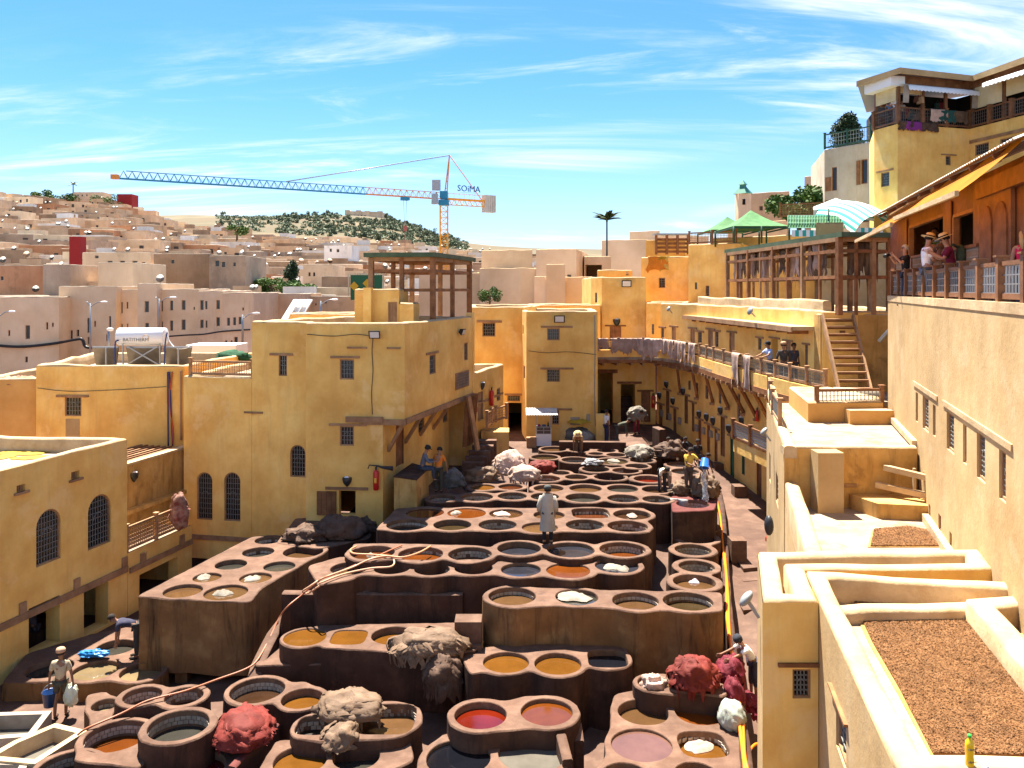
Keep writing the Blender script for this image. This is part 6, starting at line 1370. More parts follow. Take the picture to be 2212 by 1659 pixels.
def heap(name, label, c, r, mat, seed=1, folds=7, strips=40, slen=.3, group='heaps of hides', cat='hides', amp=.16, rz=0., shag=True, squash=.35, layers=9):
    """crumpled heap: a folded body and, hanging from it, one mesh of ragged strips"""
    rr = random.Random(seed); t = thing(name, label, cat, c, group); c = Vector(c); n, m = 72, 30; mb = MB(); vs = []; ca, sa = math.cos(rz), math.sin(rz)
    def surf(a, th):
        d = Vector((math.sin(a) * math.cos(th), math.sin(a) * math.sin(th), math.cos(a)))
        q = d * 2.1 + Vector((seed * 3.7, seed * 1.3, 0))
        k = 1 + amp * 1.2 * noise.noise(q) + amp * .45 * abs(noise.noise(q * 2.3)) - amp * .5
        w = noise.noise(Vector((d.x * 1.5 + seed, d.y * 1.5, d.z * 1.5))) * 2
        k += amp * .6 * (1 - abs(math.sin(th * folds / 2 + d.z * 2.5 + w * 1.6))) * math.sin(a) + amp * .3 * (1 - abs(math.sin(th * folds * 1.7 + w * 4 + d.z))) * math.sin(a) ** 2 + amp * .25 * (1 - abs(math.sin(d.x * 9 + w * 3 + seed)))
        z = d.z if d.z > 0 else d.z * squash
        x, y = d.x * r[0] * k, d.y * r[1] * k
        return c + Vector((x * ca - y * sa, x * sa + y * ca, (z * k + squash * .6) * r[2]))
    for i in range(m + 1):
        for j in range(n): vs.append(surf(math.pi * i / m, 2 * math.pi * j / n))
    fs = [(i * n + j, (i + 1) * n + j, (i + 1) * n + (j + 1) % n, i * n + (j + 1) % n) for i in range(m) for j in range(n)]
    mb.add(vs, fs, 0, True); mb.build('bundle', mat, t)
    for k in range(layers):
        ac = rr.uniform(.15, 1.25); tc = rr.uniform(0, 6.28) if rr.random() < .35 else rr.uniform(3.3, 6.1); ha = rr.uniform(.35, .7); ht = rr.uniform(.4, .85) / max(math.sin(ac), .45); ph = rr.uniform(0, 6.28); cp, sp_ = math.cos(ph), math.sin(ph); sd_ = rr.uniform(0, 50); hb = MB(); rows, cols = 6, 22; hv = []
        for i in range(rows + 1):
            f = i / rows
            for j in range(cols):
                g_ = 2 * math.pi * j / cols; rg = f * (1 + .4 * noise.noise(Vector((math.cos(g_) * 1.6 + sd_, math.sin(g_) * 1.6, sd_))) + .12 * math.sin(5 * g_ + sd_)); x_, y_ = rg * math.cos(g_), rg * math.sin(g_)
                a = min(max(ac + (x_ * cp - y_ * sp_) * ha, .01), 1.85); th = tc + (x_ * sp_ + y_ * cp) * ht; p = surf(a, th); o = p - c; o.z *= .8; o = o.normalized()
                hv.append(p + o * (.012 + .012 * (k % 4) + .03 * abs(noise.noise(p * 3.2 + Vector((sd_, 0, 0)))) - (.03 if i == rows and (j % 5) else 0)))
        hb.add(hv, [(i * cols + j, (i + 1) * cols + j, (i + 1) * cols + (j + 1) % cols, i * cols + (j + 1) % cols) for i in range(rows) for j in range(cols)], 0, True); hb.build('hide', mat, t)
    if strips:
        sb = MB()
        for k in range(strips):
            th = rr.uniform(0, 6.28); a0 = rr.uniform(1.05, 1.6) if rr.random() < .8 else rr.uniform(.5, 1.2); L = rr.uniform(.5, 1.2) * slen; w = rr.uniform(.035, .1); pts = []
            da = L / max(r[2], .25) * .8
            for i in range(5):
                a = min(a0 + da * i / 4, 2.0); p = surf(a, th + .1 * math.sin(i + k)); o = (p - c); o.z *= .6; p = p + o.normalized() * (-.01 + .035 * i / 4 * (1 + rr.random()))
                if a >= 2.0: p.z -= L * .12 * i
                pts.append(p)
            s = Vector((-math.sin(th + rz), math.cos(th + rz), rr.uniform(-.2, .2))); vs = []
            for i, p in enumerate(pts): ww = w * (.35, 1.1, 1., .75, .25)[i]; vs += [p - s * ww, p + (p - c).normalized() * .02, p + s * ww]
            sb.add(vs, [(3 * i + q, 3 * i + q + 1, 3 * i + q + 4, 3 * i + q + 3) for i in range(4) for q in (0, 1)], 0, True)
        tag(sb.build('ragged_strips', mat, t), kind='stuff')
    return t
def sheet(name, label, top, w, h, d, nrm, mat, seed=0, group=None, cat='hide', over=.25, wav=.05, rag=.22, cut=True):
    """a hide hung over an edge at 'top' (centre), running along d, falling on the nrm side"""
    rr = random.Random(seed); top = Vector(top); d = Vector(d).normalized(); nrm = Vector(nrm).normalized(); nx, nz = 12, 12; mb = MB(); P0 = []; ph = rr.uniform(0, 6)
    ends = [1 + rag * (noise.noise(Vector((i * .6 + seed * 3, 0, 1))) * 1.6 + (.25 if i in (1, 2, nx - 2, nx - 1) else -.12)) for i in range(nx + 1)]
    for i in range(nx + 1):
        u = (i / nx - .5)
        for j in range(nz + 1):
            f = j / nz; s = (f * (h * ends[i] + over)) - over; wd = w * (1 - .28 * math.sin(min(max(f, 0), 1) * math.pi) * (.6 + .4 * math.sin(seed)) if cut else 1)
            wob = wav * (math.sin(u * 9 + ph + f * 2) * .5 + noise.noise(Vector((u * 4, f * 3, seed)))) * (.3 + f)
            if s < 0: p = top + d * (u * wd) - nrm * (-s * .9) + Vector((0, 0, -abs(s) * .15 + .03))
            else: p = top + d * (u * wd) + nrm * (.03 + wob) + Vector((0, 0, -s + .03))
            P0.append(p)
    k = nz + 1; fs = [(i * k + j, (i + 1) * k + j, (i + 1) * k + j + 1, i * k + j + 1) for i in range(nx) for j in range(nz)]
    mb.add(P0, fs, 0, True); return mb.build(name, mat, None, label, cat, group)
def patch(name, label, c, rx, ry, mat, seed=0, h=.05, group=None, cat='hide', rz=0.):
    mb = MB(); n, m = 22, 5; vs = [(c[0], c[1], c[2] + h)]; ca, sa = math.cos(rz), math.sin(rz)
    for i in range(1, m + 1):
        for j in range(n):
            th = j * 2 * math.pi / n; k = (1 + .35 * noise.noise(Vector((math.cos(th) * 1.8 + seed * 5, math.sin(th) * 1.8, seed)))) * i / m; x, y = rx * k * math.cos(th), ry * k * math.sin(th)
            vs.append((c[0] + x * ca - y * sa, c[1] + x * sa + y * ca, c[2] + (h * (1 + 1.2 * noise.noise(Vector((x * 9, y * 9, seed)))) * (1 - (i / m) ** 3) if i < m else -.01)))
    fs = [(0, 1 + j, 1 + (j + 1) % n) for j in range(n)] + [(1 + (i - 1) * n + j, 1 + i * n + j, 1 + i * n + (j + 1) % n, 1 + (i - 1) * n + (j + 1) % n) for i in range(1, m) for j in range(n)]
    mb.add(vs, fs, 0, True); return mb.build(name, mat, None, label, cat, group)
def HG(label, px, py, Z, wpx, hpx, mat, seed, ry=None, name='hide_heap', **kw):
    c = G(px, py, Z); rx = SZ(wpx, c.y) / 2; rz_ = SZ(hpx, c.y) * .72; return heap(name, label, (c.x, c.y, Z), (rx, ry or rx * .7, rz_), mat, seed, **kw)
HG('big heap of brown hides on the tank by the ochre tower', 735, 1160, 2.4, 110, 55, HBROWN, 3, strips=90)
HG('loose folded brown hides left of the big heap', 660, 1166, 2.4, 95, 34, HBROWN, 5, strips=25, amp=.26)
HG('dark brown hides trailing right of the big heap', 782, 1150, 2.4, 60, 38, HBROWN, 8, strips=20, amp=.25)
HG('long bundle of beige hides draped over the ochre pool block', 925, 1405, 1.72, 165, 52, HTAN, 11, ry=.55, strips=130, slen=.5)
HG('shaggy brown ball of hide strips hanging below the beige bundle', 958, 1470, 1.15, 84, 72, HBROWN, 12, ry=.45, strips=200, slen=.75)
HG('rolled tan hides lying across the square vats', 758, 1540, 1.25, 150, 52, HTAN, 14, ry=.62, strips=50, rz=-.25)
HG('pale tan hide bundle in front of the rolled hides', 735, 1606, 1.0, 88, 48, HTAN, 15, ry=.42, strips=26)
HG('bright red hides piled in the front trough', 527, 1590, .95, 124, 60, HRED, 17, ry=.75, strips=80, rz=.5)
HG('tall heap of red hides on the shelf by the alley', 1500, 1478, 1.6, 100, 68, HRED, 19, ry=.5, strips=110, slen=.45)
HG('crimson hides heaped over the alley kerb', 1577, 1470, 1.5, 58, 62, HCRIM, 20, ry=.4, strips=60, slen=.4)
HG('red hides trailing down the alley side of the shelf', 1585, 1515, 1.3, 40, 58, HCRIM, 21, ry=.3, strips=40, slen=.5)
HG('crimson scraps on the alley floor by the boy', 1612, 1520, .95, 50, 24, HCRIM, 22, ry=.5, strips=40, amp=.3)
HG('round mound of white hides on the far vats', 1381, 985, 3.5, 58, 30, HWHITE, 24, ry=.6, strips=110, slen=.3)
HG('thick folded brown hides behind the bucket man', 1448, 986, 3.45, 58, 38, HBROWN, 25, ry=.6, strips=20, amp=.3, folds=5)
HG('stack of tan hides right of the bucket man', 1526, 1070, 3.3, 56, 52, HTAN, 26, ry=.5, strips=30, amp=.28, folds=4)
HG('small tan hides slumped left of the poured water', 1468, 1062, 3.32, 42, 26, HTAN, 27, ry=.45, strips=16, amp=.25)
HG('shaggy beige hide heap at the left end of the far vats', 1100, 1020, 3.35, 70, 52, HPALE, 28, ry=.6, strips=140, slen=.5)
HG('loosely folded beige hides beside the stone steps', 1040, 1036, 3.3, 72, 32, HTAN, 29, ry=.5, strips=18, amp=.3)
HG('ragged beige hides in front of the shaggy heap', 1133, 1036, 3.35, 66, 34, HPALE, 30, ry=.45, strips=110, slen=.35)
HG('flat red hides beside the ragged beige ones', 1170, 1012, 3.45, 60, 20, HRED, 31, ry=.4, strips=60)
HG('grey hide mound against the central tower', 1245, 948, 3.05, 56, 34, HGREY, 33, ry=.5, strips=40)
HG('whitish hide mound just behind the long low wall', 1262, 950, 3.1, 46, 22, HWHITE, 34, ry=.5, strips=40)
HG('dark wool heap behind the orange-shirted man', 976, 1050, 3.25, 56, 40, HGREY, 36, ry=.45, strips=60, slen=.4)
HG('dark red rug hanging in a bundle over the loggia railing', 388, 1130, 2.55, 40, 58, hmat('rug', (.16, .035, .025), (.36, .22, .16)), 38, ry=.24, strips=14, name='rug', cat='rug', group=None, squash=.9)
w_ = patch
c = G(1250, 936, 3.4); patch('yellow_cloth', 'yellow cloth thrown over the grey hide mound', (c.x, c.y - .1, 4.0), .62, .4, HYEL, 3, .12, cat='cloth')
sheet('draped_hide', 'dark brown hide draped over the clay wall above the ochre pools', G(735, 1277, 2.37), 1.7, .85, (1, 0, 0), (0, -1, 0), HBROWN, 4, over=.35, rag=.3)
sheet('white_sheet', 'white sheet hanging into the crimson vat', G(1467, 1080, 3.3), .75, .35, (1, -.3, 0), (.3, -1, 0), CLOTHW, 6, cat='sheet', over=.5, wav=.1)
c = G(1280, 1003, 3.5); heap('white_sheet', 'crumpled white sheet beside the straw hatted worker', c, (.42, .28, .2), CLOTHW, 40, strips=0, layers=3, amp=.3, group=None, cat='sheet')
c = G(1412, 1480, 1.52); heap('pale_cloth', 'pale cloth stuffed into the small round vat', (c.x, c.y, 1.4), (.3, .24, .3), HPALE, 41, strips=0, layers=3, amp=.35, group=None, cat='cloth')
c = G(205, 1415, .6); heap('blue_plastic', 'crumpled bright blue plastic sheet on the ground vats', c, (.4, .17, .12), flat('blue_plastic_sheet', (.015, .16, .40), rough=.35), 42, layers=0, strips=0, amp=.4, group=None, cat='sheet')
c = G(1581, 1568, 1.2); heap('tied_sack', 'white and green tied plastic sack on the vat edge', c, (.3, .34, .38), pmat('sack_weave', (.22, .26, .2), (.33, .32, .29), scale=6, bump=.3), 43, layers=0, strips=0, amp=.12, group=None, cat='sack', squash=.8)
HG('folded brown hide tucked under the tied sack', 1580, 1545, 1.22, 50, 22, HBROWN, 44, ry=.35, strips=0, amp=.3)
# hides soaking in vats
for l, px, py, Z, rx, m, sd in (('white hides floating in the blue end vat', 1325, 1222, 2.77, .36, HWHITE, 1), ('second white hide beside the floating ones in the blue end vat', 1345, 1228, 2.77, .26, HWHITE, 2), ('pale hide in the brown vat behind the djellaba man', 1085, 1110, 3.14, .3, HPALE, 3), ('white foam scraps in the orange vat left of the djellaba man', 985, 1108, 3.16, .22, HWHITE, 4), ('white scrap in the rust vat crossed by hose', 800, 1200, 2.83, .16, HWHITE, 5), ('white hide soaking in the left tall block', 480, 1281, 2.34, .3, HWHITE, 6), ('pale scraps in the left tall block vat', 545, 1250, 2.34, .28, HWHITE, 7), ('pale scraps in the second vat of the tall block', 440, 1246, 2.34, .26, HWHITE, 8), ('white sheet covering the second vat of the four-vat block', 1240, 1289, 2.52, .5, HWHITE, 9), ('peach hides bunched in the amber front vat', 1512, 1610, .97, .36, HPALE, 10), ('pale hide in the dark vat of the far middle', 1365, 1114, 3.06, .25, HPALE, 11), ('white scraps in the far olive vat', 1325, 995, 3.4, .3, HWHITE, 12), ('purple scrap in the last column vat', 1500, 1257, 2.12, .18, hmat('mauve', (.3, .25, .27)), 13), ('crumpled pale hide in the far empty vat', 1317, 1032, 3.15, .25, HPALE, 14)):
    c = G(px, py, Z); patch('soaking_hide', l, c, rx, rx * .7, m, sd, .06, 'hides soaking in the vats', rz=sd)
# hides over the gallery railing and in the pergola
k = 0; items_h = []
def rail_point(px):
    best = None
    for a, b in zip(gr, gr[1:]):
        for i in range(21):
            p = a.lerp(b, i / 20); e = abs(CX + p.x / p.y * F - px)
            if best is None or e < best[0]: best = (e, p, (b - a).normalized())
    return best[1], best[2]
for px, w, h in ((1298, .9, .6), (1334, 1.0, .8), (1362, 1.1, .85), (1388, .7, .8), (1402, .7, 1.1), (1412, .6, 1.0), (1428, .8, .75), (1440, .8, .85), (1452, .6, 1.0), (1465, .8, 1.05), (1478, .7, 1.0), (1496, .9, .95), (1590, .95, 1.25), (1617, .85, 1.45)):
    p, d = rail_point(px); n = Vector((d.y, -d.x, 0)); k += 1
    o = sheet('hanging_hide', None, p + Vector((0, 0, .66)) + n * .05, w * 1.15, h, d, n, HPALE, k, 'hides over the gallery railing', over=.3, rag=.35); items_h.append((px, o, 'pale pink hide hung over the gallery railing'))
items_h[-1][1]['label'] = 'longest pale hide on the gallery railing below the leaning man'; items_h[-2][1]['label'] = 'pale hide on the railing left of the longest one'
for i, (px, o, l) in enumerate(items_h[:-2]): o['label'] = '%s pale pink hide along the gallery railing, counted from the far end' % ORD2[i]
pa, pb = Vector((11.95, 44.6)), Vector((12.6, 31.8)); dd = (pb - pa).normalized()
for i in range(22):
    f = .01 + i / 22 * .93 + R.uniform(-.01, .01); p = pa.lerp(pb, f) + Vector((R.uniform(.02, .4), 0)); sheet('drying_hide', '%s pale hide hanging in the drying pergola, counted from the far end' % ORD2[i], v3(p, 12.8), R.uniform(.55, .85), R.uniform(1.0, 1.35), (dd.x + R.uniform(-.3, .3), dd.y, 0), (-1, 0, 0), HPALE if i % 3 else HTAN, 60 + i, 'hides drying in the big pergola', over=.05, wav=.09, rag=.4)
for i in range(3): sheet('drying_hide', '%s brown hide at the near end of the drying pergola' % ORD2[i], v3(Vector((13.2 + i * .35, 31.9)), 12.8), .55, 1.3, (1, .2, 0), (0, -1, 0), HTAN, 90 + i, 'hides drying in the big pergola', over=.05, wav=.09, rag=.4)
for i in range(15):
    px = R.uniform(-25, 118); py = R.uniform(962, 992) - px * .06; c = G(px, py, 5.53); patch('yellow_hide', '%s yellow hide drying on the arched house roof, counted from the left' % ORD2[i], c, R.uniform(.42, .6), R.uniform(.3, .45), HYEL, 100 + i, .02, 'yellow hides on the roof', rz=R.uniform(0, 3))
yh = sorted([o for o in COL.objects if o.name.startswith('yellow_hide')], key=lambda o: o.data.vertices[0].co.x)
for i, o in enumerate(yh): o['label'] = '%s yellow hide drying on the arched house roof, counted from the left' % ORD2[i]
for i, (px, m, l, w, h) in enumerate(((1424, hmat('orange', (.45, .14, .01), (.55, .2, .02)), 'orange hide over the parapet of the far ochre house', 2.0, 1.0), (1442, hmat('olive', (.36, .25, .06)), 'olive hide beside the orange one on the far parapet', 1.3, 1.0), (1456, HYEL, 'yellow hide at the end of the far parapet', 1.0, .5), (1433, HYEL, 'thin yellow hide lying along the far parapet', 2.2, .25))):
    sheet('parapet_hide', l, v3(XY(px, 59.2), 13.32), w, h, (1, 0, 0), (0, -1, 0), m, 120 + i, over=.3)
for i, (f, m) in enumerate(((.1, HBROWN), (.2, hmat('violet', (.14, .02, .12))), (.42, HBROWN), (.55, HPALE), (.66, hmat('teal', (.02, .08, .07))), (.85, HTAN))):
    p = UW2.pt(UW2.L * f, 20.35 if i < 3 else 21.15, .1); sheet('balcony_hide', ['brown hide under the restaurant balcony rail', 'violet hide under the restaurant balcony rail', 'second brown hide under the restaurant rail', 'pale hide over the restaurant rail', 'teal hide over the restaurant rail', 'tan hide at the end of the restaurant rail'][i], p, 1.3, .5 if i < 3 else .7, v3(UW2.d, 0), v3(UW2.n, 0), m, 140 + i, over=.2)

# ---------------------------------------------------------------- people
BENCH = bpy.data.scenes.new('bench')
def skin_mesh(verts, edges, radii, root, name, mats, sub=1):
    me = bpy.data.meshes.new(name); me.from_pydata([tuple(v) for v in verts], edges, []); o = bpy.data.objects.new(name + '_tmp', me); BENCH.collection.objects.link(o)
    o.modifiers.new('skin', 'SKIN'); s = o.modifiers.new('sub', 'SUBSURF'); s.levels = sub; s.render_levels = sub
    for i, r in enumerate(radii): d = me.skin_vertices[0].data[i]; d.radius = r if isinstance(r, tuple) else (r, r); d.use_root = (i == root)
    vl = BENCH.view_layers[0]; vl.update(); dg = vl.depsgraph; out = bpy.data.meshes.new_from_object(o.evaluated_get(dg)); bpy.data.objects.remove(o); bpy.data.meshes.remove(me)
    out.name = name; out.materials.clear()
    for m in mats: out.materials.append(m)
    out.polygons.foreach_set('use_smooth', [True] * len(out.polygons)); return out
def cloth(c, key=None): k = 'cloth_%02x%02x%02x' % tuple(int(x * 255) for x in c); return pmat(k, c, tuple(min(x * 1.25 + .01, 1) for x in c), scale=7, bump=.3, bscale=18, rough=.9)
SKINS = [pmat('skin_light', (.46, .24, .15), (.52, .29, .19), scale=6, bump=.05, rough=.6), pmat('skin_tan', (.30, .15, .085), (.36, .19, .115), scale=6, bump=.05, rough=.6), pmat('skin_brown', (.20, .095, .05), (.26, .13, .075), scale=6, bump=.05, rough=.6)]
def person(label, loc, rz=0., lean=0, head=0, turn=0, aL=None, aR=None, lL=None, lR=None, shirt=(.5, .5, .5), sleeve='short', pants=(.05, .05, .06), plen='long', hair=(.02, .015, .012), hat=None, hatc=(.5, .4, .25), skin=1, sit=False, sc=1., robe=None, long_hair=False, group='people', shoes=(.03, .025, .02)):
    D3 = lambda v: Vector(v).normalized()
    aL = aL or ((-.18, .05, -1), (-.05, -.2, -1)); aR = aR or ((.18, .05, -1), (.05, -.2, -1)); lL = lL or ((-.03, -.05, -1), (-.02, .06, -1)); lR = lR or ((.03, -.02, -1), (.02, .05, -1))
    ln = math.radians(lean); up = Vector((0, -math.sin(ln), math.cos(ln))); fw = Vector((0, -math.cos(ln), -math.sin(ln))); hd = math.radians(lean * .7 + head); hup = Vector((0, -math.sin(hd), math.cos(hd)))
    pel = Vector((0, 0, 0)); sp = pel + up * .19; ch = pel + up * .39; nk = pel + up * .54; jaw = nk + hup * .085 + fw * .02; cr = nk + hup * .175; tp = nk + hup * .235
    shL = ch + up * .085 + Vector((-.175, 0, 0)); shR = ch + up * .085 + Vector((.175, 0, 0))
    hpL = pel + Vector((-.088, 0, -.03)); hpR = pel + Vector((.088, 0, -.03))
    def limb(p, d, l1, l2): a = p + D3(d[0]) * l1; return a, a + D3(d[1]) * l2
    elL, wrL = limb(shL, aL, .285, .245); elR, wrR = limb(shR, aR, .285, .245); knL, anL = limb(hpL, lL, .42, .41); knR, anR = limb(hpR, lR, .42, .41)
    def toe(kn, an): d = an - kn; f = Vector((0, -1, 0)); f = f - d.normalized() * f.dot(d.normalized()) * .7; return an + f.normalized() * .17 + Vector((0, 0, -.035))
    toL, toR = toe(knL, anL), toe(knR, anR)
    V = [pel, sp, ch, nk, jaw, cr, tp, shL, elL, wrL, shR, elR, wrR, hpL, knL, anL, toL, hpR, knR, anR, toR]; Rd = [(.125, .1), (.12, .095), (.135, .1), .05, .068, .092, .06, .055, .04, .028, .055, .04, .028, .082, .056, .04, .035, .082, .056, .04, .035]
    E = [(0, 1), (1, 2), (2, 3), (3, 4), (4, 5), (5, 6), (2, 7), (7, 8), (8, 9), (2, 10), (10, 11), (11, 12), (0, 13), (13, 14), (14, 15), (15, 16), (0, 17), (17, 18), (18, 19), (19, 20)]
    for wr, el, wi in ((wrL, elL, 9), (wrR, elR, 12)):
        d = (wr - el).normalized(); s = d.cross(Vector((1, 0, .2))).normalized(); cur = d.cross(s) * .3; pi = len(V); V.append(wr + d * .07); Rd.append(.026); E.append((wi, pi))
        for q, ll in ((-.028, .075), (-.010, .088), (.010, .083), (.028, .062)):
            a = len(V); V += [wr + d * .1 + s * q * 1.25, wr + d * (.1 + ll) + s * q * 1.4 + cur * ll]; Rd += [.0095, .008]; E += [(pi, a), (a, a + 1)]
        a = len(V); V += [wr + d * .06 + s * -.045, wr + d * .1 + s * -.062]; Rd += [.011, .009]; E += [(pi, a), (a, a + 1)]
    low = min(v.z for v in (toL, toR, anL, anR)) - .035; oz = -low if not sit else .1
    t = thing('person', label, 'person', loc, group); M = Matrix.Translation(Vector(loc)) @ Matrix.Rotation(rz, 4, 'Z') @ Matrix.Scale(sc, 4) @ Matrix.Translation((0, 0, oz)); sk = SKINS[skin]
    def put(name, me): me.transform(M); return obj(name, me, t)
    put('body', skin_mesh(V, E, Rd, 0, 'body', [sk]))
    # clothes
    g = lambda r, a: (r[0] + a, r[1] + a) if isinstance(r, tuple) else r + a
    if shirt is not None:
        v = [pel + up * .0, sp, ch, ch + up * .11, shL, shR]; r = [g(Rd[0], .02), g(Rd[1], .022), g(Rd[2], .022), .075, .072, .072]; e = [(0, 1), (1, 2), (2, 3), (2, 4), (2, 5)]
        for sh, el, wr, i in ((shL, elL, wrL, 4), (shR, elR, wrR, 5)):
            k = len(v)
            if sleeve == 'long': v += [el, wr - (wr - el) * .1]; r += [.058, .042]; e += [(i, k), (k, k + 1)]
            elif sleeve == 'short': v.append(sh.lerp(el, .8)); r.append(.062); e.append((i, k))
        put('shirt', skin_mesh(v, e, r, 0, 'shirt', [cloth(shirt)]))
    f = {'long': 1., 'short': .0, 'knee': .45}[plen]
    v = [pel + up * .04, hpL, knL, hpR, knR]; r = [(.14, .115), .1, .075, .1, .075]; e = [(0, 1), (1, 2), (0, 3), (3, 4)]
    if f: v += [knL.lerp(anL, f * .97), knR.lerp(anR, f * .97)]; r += [.062, .062]; e += [(2, 5), (4, 6)]
    else: v[2] = hpL.lerp(knL, .72); v[4] = hpR.lerp(knR, .72); r[2] = r[4] = .085
    put('trousers', skin_mesh(v, e, r, 0, 'trousers', [cloth(pants)]))
    if robe:
        mb = MB(); n = 20; prof = [(.62, .13), (.5, .2), (.3, .19), (.1, .2), (-.15, .215), (-.38, .24), (-.52, .25)]; vs = []
        for z, rr_ in prof:
            for j in range(n): th = 2 * math.pi * j / n; kk = 1 + .05 * math.sin(th * 7) * (z < .3); c0 = pel + (up * z if z > 0 else Vector((0, .02, z))); vs.append(c0 + Vector((math.cos(th) * rr_ * kk * (1.0), math.sin(th) * rr_ * kk * .72, 0)))
        mb.add(vs, [(i * n + j, i * n + (j + 1) % n, (i + 1) * n + (j + 1) % n, (i + 1) * n + j) for i in range(len(prof) - 1) for j in range(n)], 0, True)
        for sh, el, wr in ((shL, elL, wrL), (shR, elR, wrR)): mb.tube([sh + Vector((0, 0, .03)), el, el.lerp(wr, .6)], [.085, .09, .1], 10)
        put('robe', mb.mesh('robe', pmat('striped_wool', robe, tuple(x * .85 for x in robe), scale=3, streak=.55, streak_col=tuple(x * .5 for x in robe), bump=.5, bscale=14)))
    # shoes, hair, hat, face
    for an, to in ((anL, toL), (anR, toR)): mb = MB(); c = an.lerp(to, .5); mb.ball(c + Vector((0, 0, -.015)), (.05, .13, .045), 8, 6); put('shoe', mb.mesh('shoe', cloth(shoes)))
    q = Vector((0, 0, 1)).rotation_difference(hup); cc = cr + hup * .01; fdir = q @ Vector((math.sin(turn), -math.cos(turn), 0)); sd = fdir.cross(hup).normalized()
    mb = MB(); n = 14
    vs = []; rows = 6
    for i in range(rows + 1):
        a = i / rows * (1.9 if not long_hair else 2.3)
        for j in range(n):
            th = 2 * math.pi * j / n; aa = a * (.62 if math.cos(th) > .55 else 1.0) ; d = fdir * math.cos(th) * math.sin(aa) + sd * math.sin(th) * math.sin(aa) + hup * math.cos(aa); vs.append(cc + d * (.108 + .006 * (j % 2)))
    mb.add(vs, [(i * n + j, (i + 1) * n + j, (i + 1) * n + (j + 1) % n, i * n + (j + 1) % n) for i in range(rows) for j in range(n)], 0, True)
    if long_hair: mb.tube([cc - fdir * .06 - hup * .02, cc - fdir * .1 - hup * .16, cc - fdir * .1 - hup * .3], [.095, .1, .06], 10)
    put('hair', mb.mesh('hair', cloth(hair)))
    mb = MB(); fc = cr - hup * .02
    mb.tube([fc + fdir * .085 + hup * .02, fc + fdir * .118 - hup * .025, fc + fdir * .09 - hup * .035], [.01, .016, .008], 6)
    for s in (-1, 1): mb.ball(fc + fdir * .086 + sd * s * .034 + hup * .02, .011, 6, 5, 1); mb.ball(fc + sd * s * .094 - hup * .005, (.016, .022, .032), 6, 5)
    mb.beam(fc + fdir * .083 - hup * .062 - sd * .025, fc + fdir * .083 - hup * .062 + sd * .025, .008, .01, 1); put('face', mb.mesh('face', [sk, cloth((.05, .02, .018))]))
    if hat:
        mb = MB(); hc = cc + hup * .045; ax = tuple(hup)
        if hat == 'straw': mb.lathe([(.2, -.01), (.195, .0), (.108, .01), (.1, .085), (.06, .105), (.001, .1)], 16, hc, axis=ax); mb.lathe([(.111, .012), (.107, .042)], 16, hc, 1, axis=ax)
        else:
            mb.lathe([(.115, -.02), (.116, .03), (.095, .075), (.05, .095), (.001, .098)], 14, hc, axis=ax)
            if hat == 'cap': b0 = hc + fdir * .1; mb.add([b0 - sd * .08, b0 + sd * .08, b0 + fdir * .085 + sd * .055 - hup * .015, b0 + fdir * .085 - sd * .055 - hup * .015, b0 - sd * .08 + hup * .012, b0 + sd * .08 + hup * .012, b0 + fdir * .085 + sd * .055 - hup * .005, b0 + fdir * .085 - sd * .055 - hup * .005], [(0, 1, 2, 3), (7, 6, 5, 4), (1, 2, 6, 5), (2, 3, 7, 6), (3, 0, 4, 7)])
        put('hat', mb.mesh('hat', [cloth(hatc), cloth((.03, .025, .02))]))
    W_ = lambda v: M @ v
    return t, dict(wrL=W_(wrL), wrR=W_(wrR), ch=W_(ch), nk=W_(nk), cr=W_(cr), sh=W_(shL), M=M)
PI = math.pi
def FT(px, py, Z): q = G(px, py, Z); return (q.x, q.y, Z)
BENDA = ((-.1, -.15, -1), (.05, -.1, -1)); BENDB = ((.1, -.15, -1), (-.05, -.1, -1))
_, j1 = person('man in a tan cap and t-shirt carrying a sack and a blue bucket', FT(131, 1550, .02), PI + .15, aL=((-.3, 0, -1), (-.12, -.05, -1)), aR=((.28, 0, -1), (.12, -.05, -1)), shirt=(.36, .29, .19), pants=(.06, .05, .03), plen='short', hat='cap', hatc=(.40, .25, .16), skin=2, lL=((-.06, -.18, -1), (0, .1, -1)), lR=((.05, .1, -1), (0, .12, -1)))
person('man in a long pale striped djellaba seen from behind', FT(1183, 1174, 3.0), PI - .1, robe=(.46, .42, .34), shirt=(.46, .42, .34), sleeve='long', pants=(.012, .013, .018), hat='skullcap', hatc=(.06, .065, .06), skin=1, sc=1.02, aL=((-.25, -.15, -1), (.1, -.5, -1)), aR=((.3, -.1, -1), (-.1, -.45, -1)))
person('man in a blue-grey jacket and dark cap sitting on the ledge', (*P(912, 1005, 31.2)[:2], 4.16), PI * .55, sit=True, lean=12, head=18, shirt=(.10, .115, .15), sleeve='long', pants=(.04, .05, .075), hat='cap', hatc=(.02, .02, .02), lL=((-.1, -1, -.05), (0, -.05, -1)), lR=((.1, -1, -.05), (0, -.05, -1)), aL=((-.1, -.5, -1), (.1, -1, .1)), aR=((.1, -.5, -1), (-.1, -1, .1)))
person('man in an orange shirt and dark rubber overalls seen from behind', FT(947, 1064, 3.25), PI - .35, lean=8, head=8, shirt=(.62, .18, .02), pants=(.05, .048, .038), sc=.98, aL=((-.35, -.25, -1), (0, -.3, -1)), aR=((.4, -.1, -1), (.1, -.3, -1)))
person('worker in a straw hat bending into a far vat', FT(1250, 990, 3.05), -.15, lean=72, head=-10, aL=BENDA, aR=BENDB, shirt=(.36, .22, .10), pants=(.10, .07, .045), hat='straw', hatc=(.52, .34, .15), skin=2)
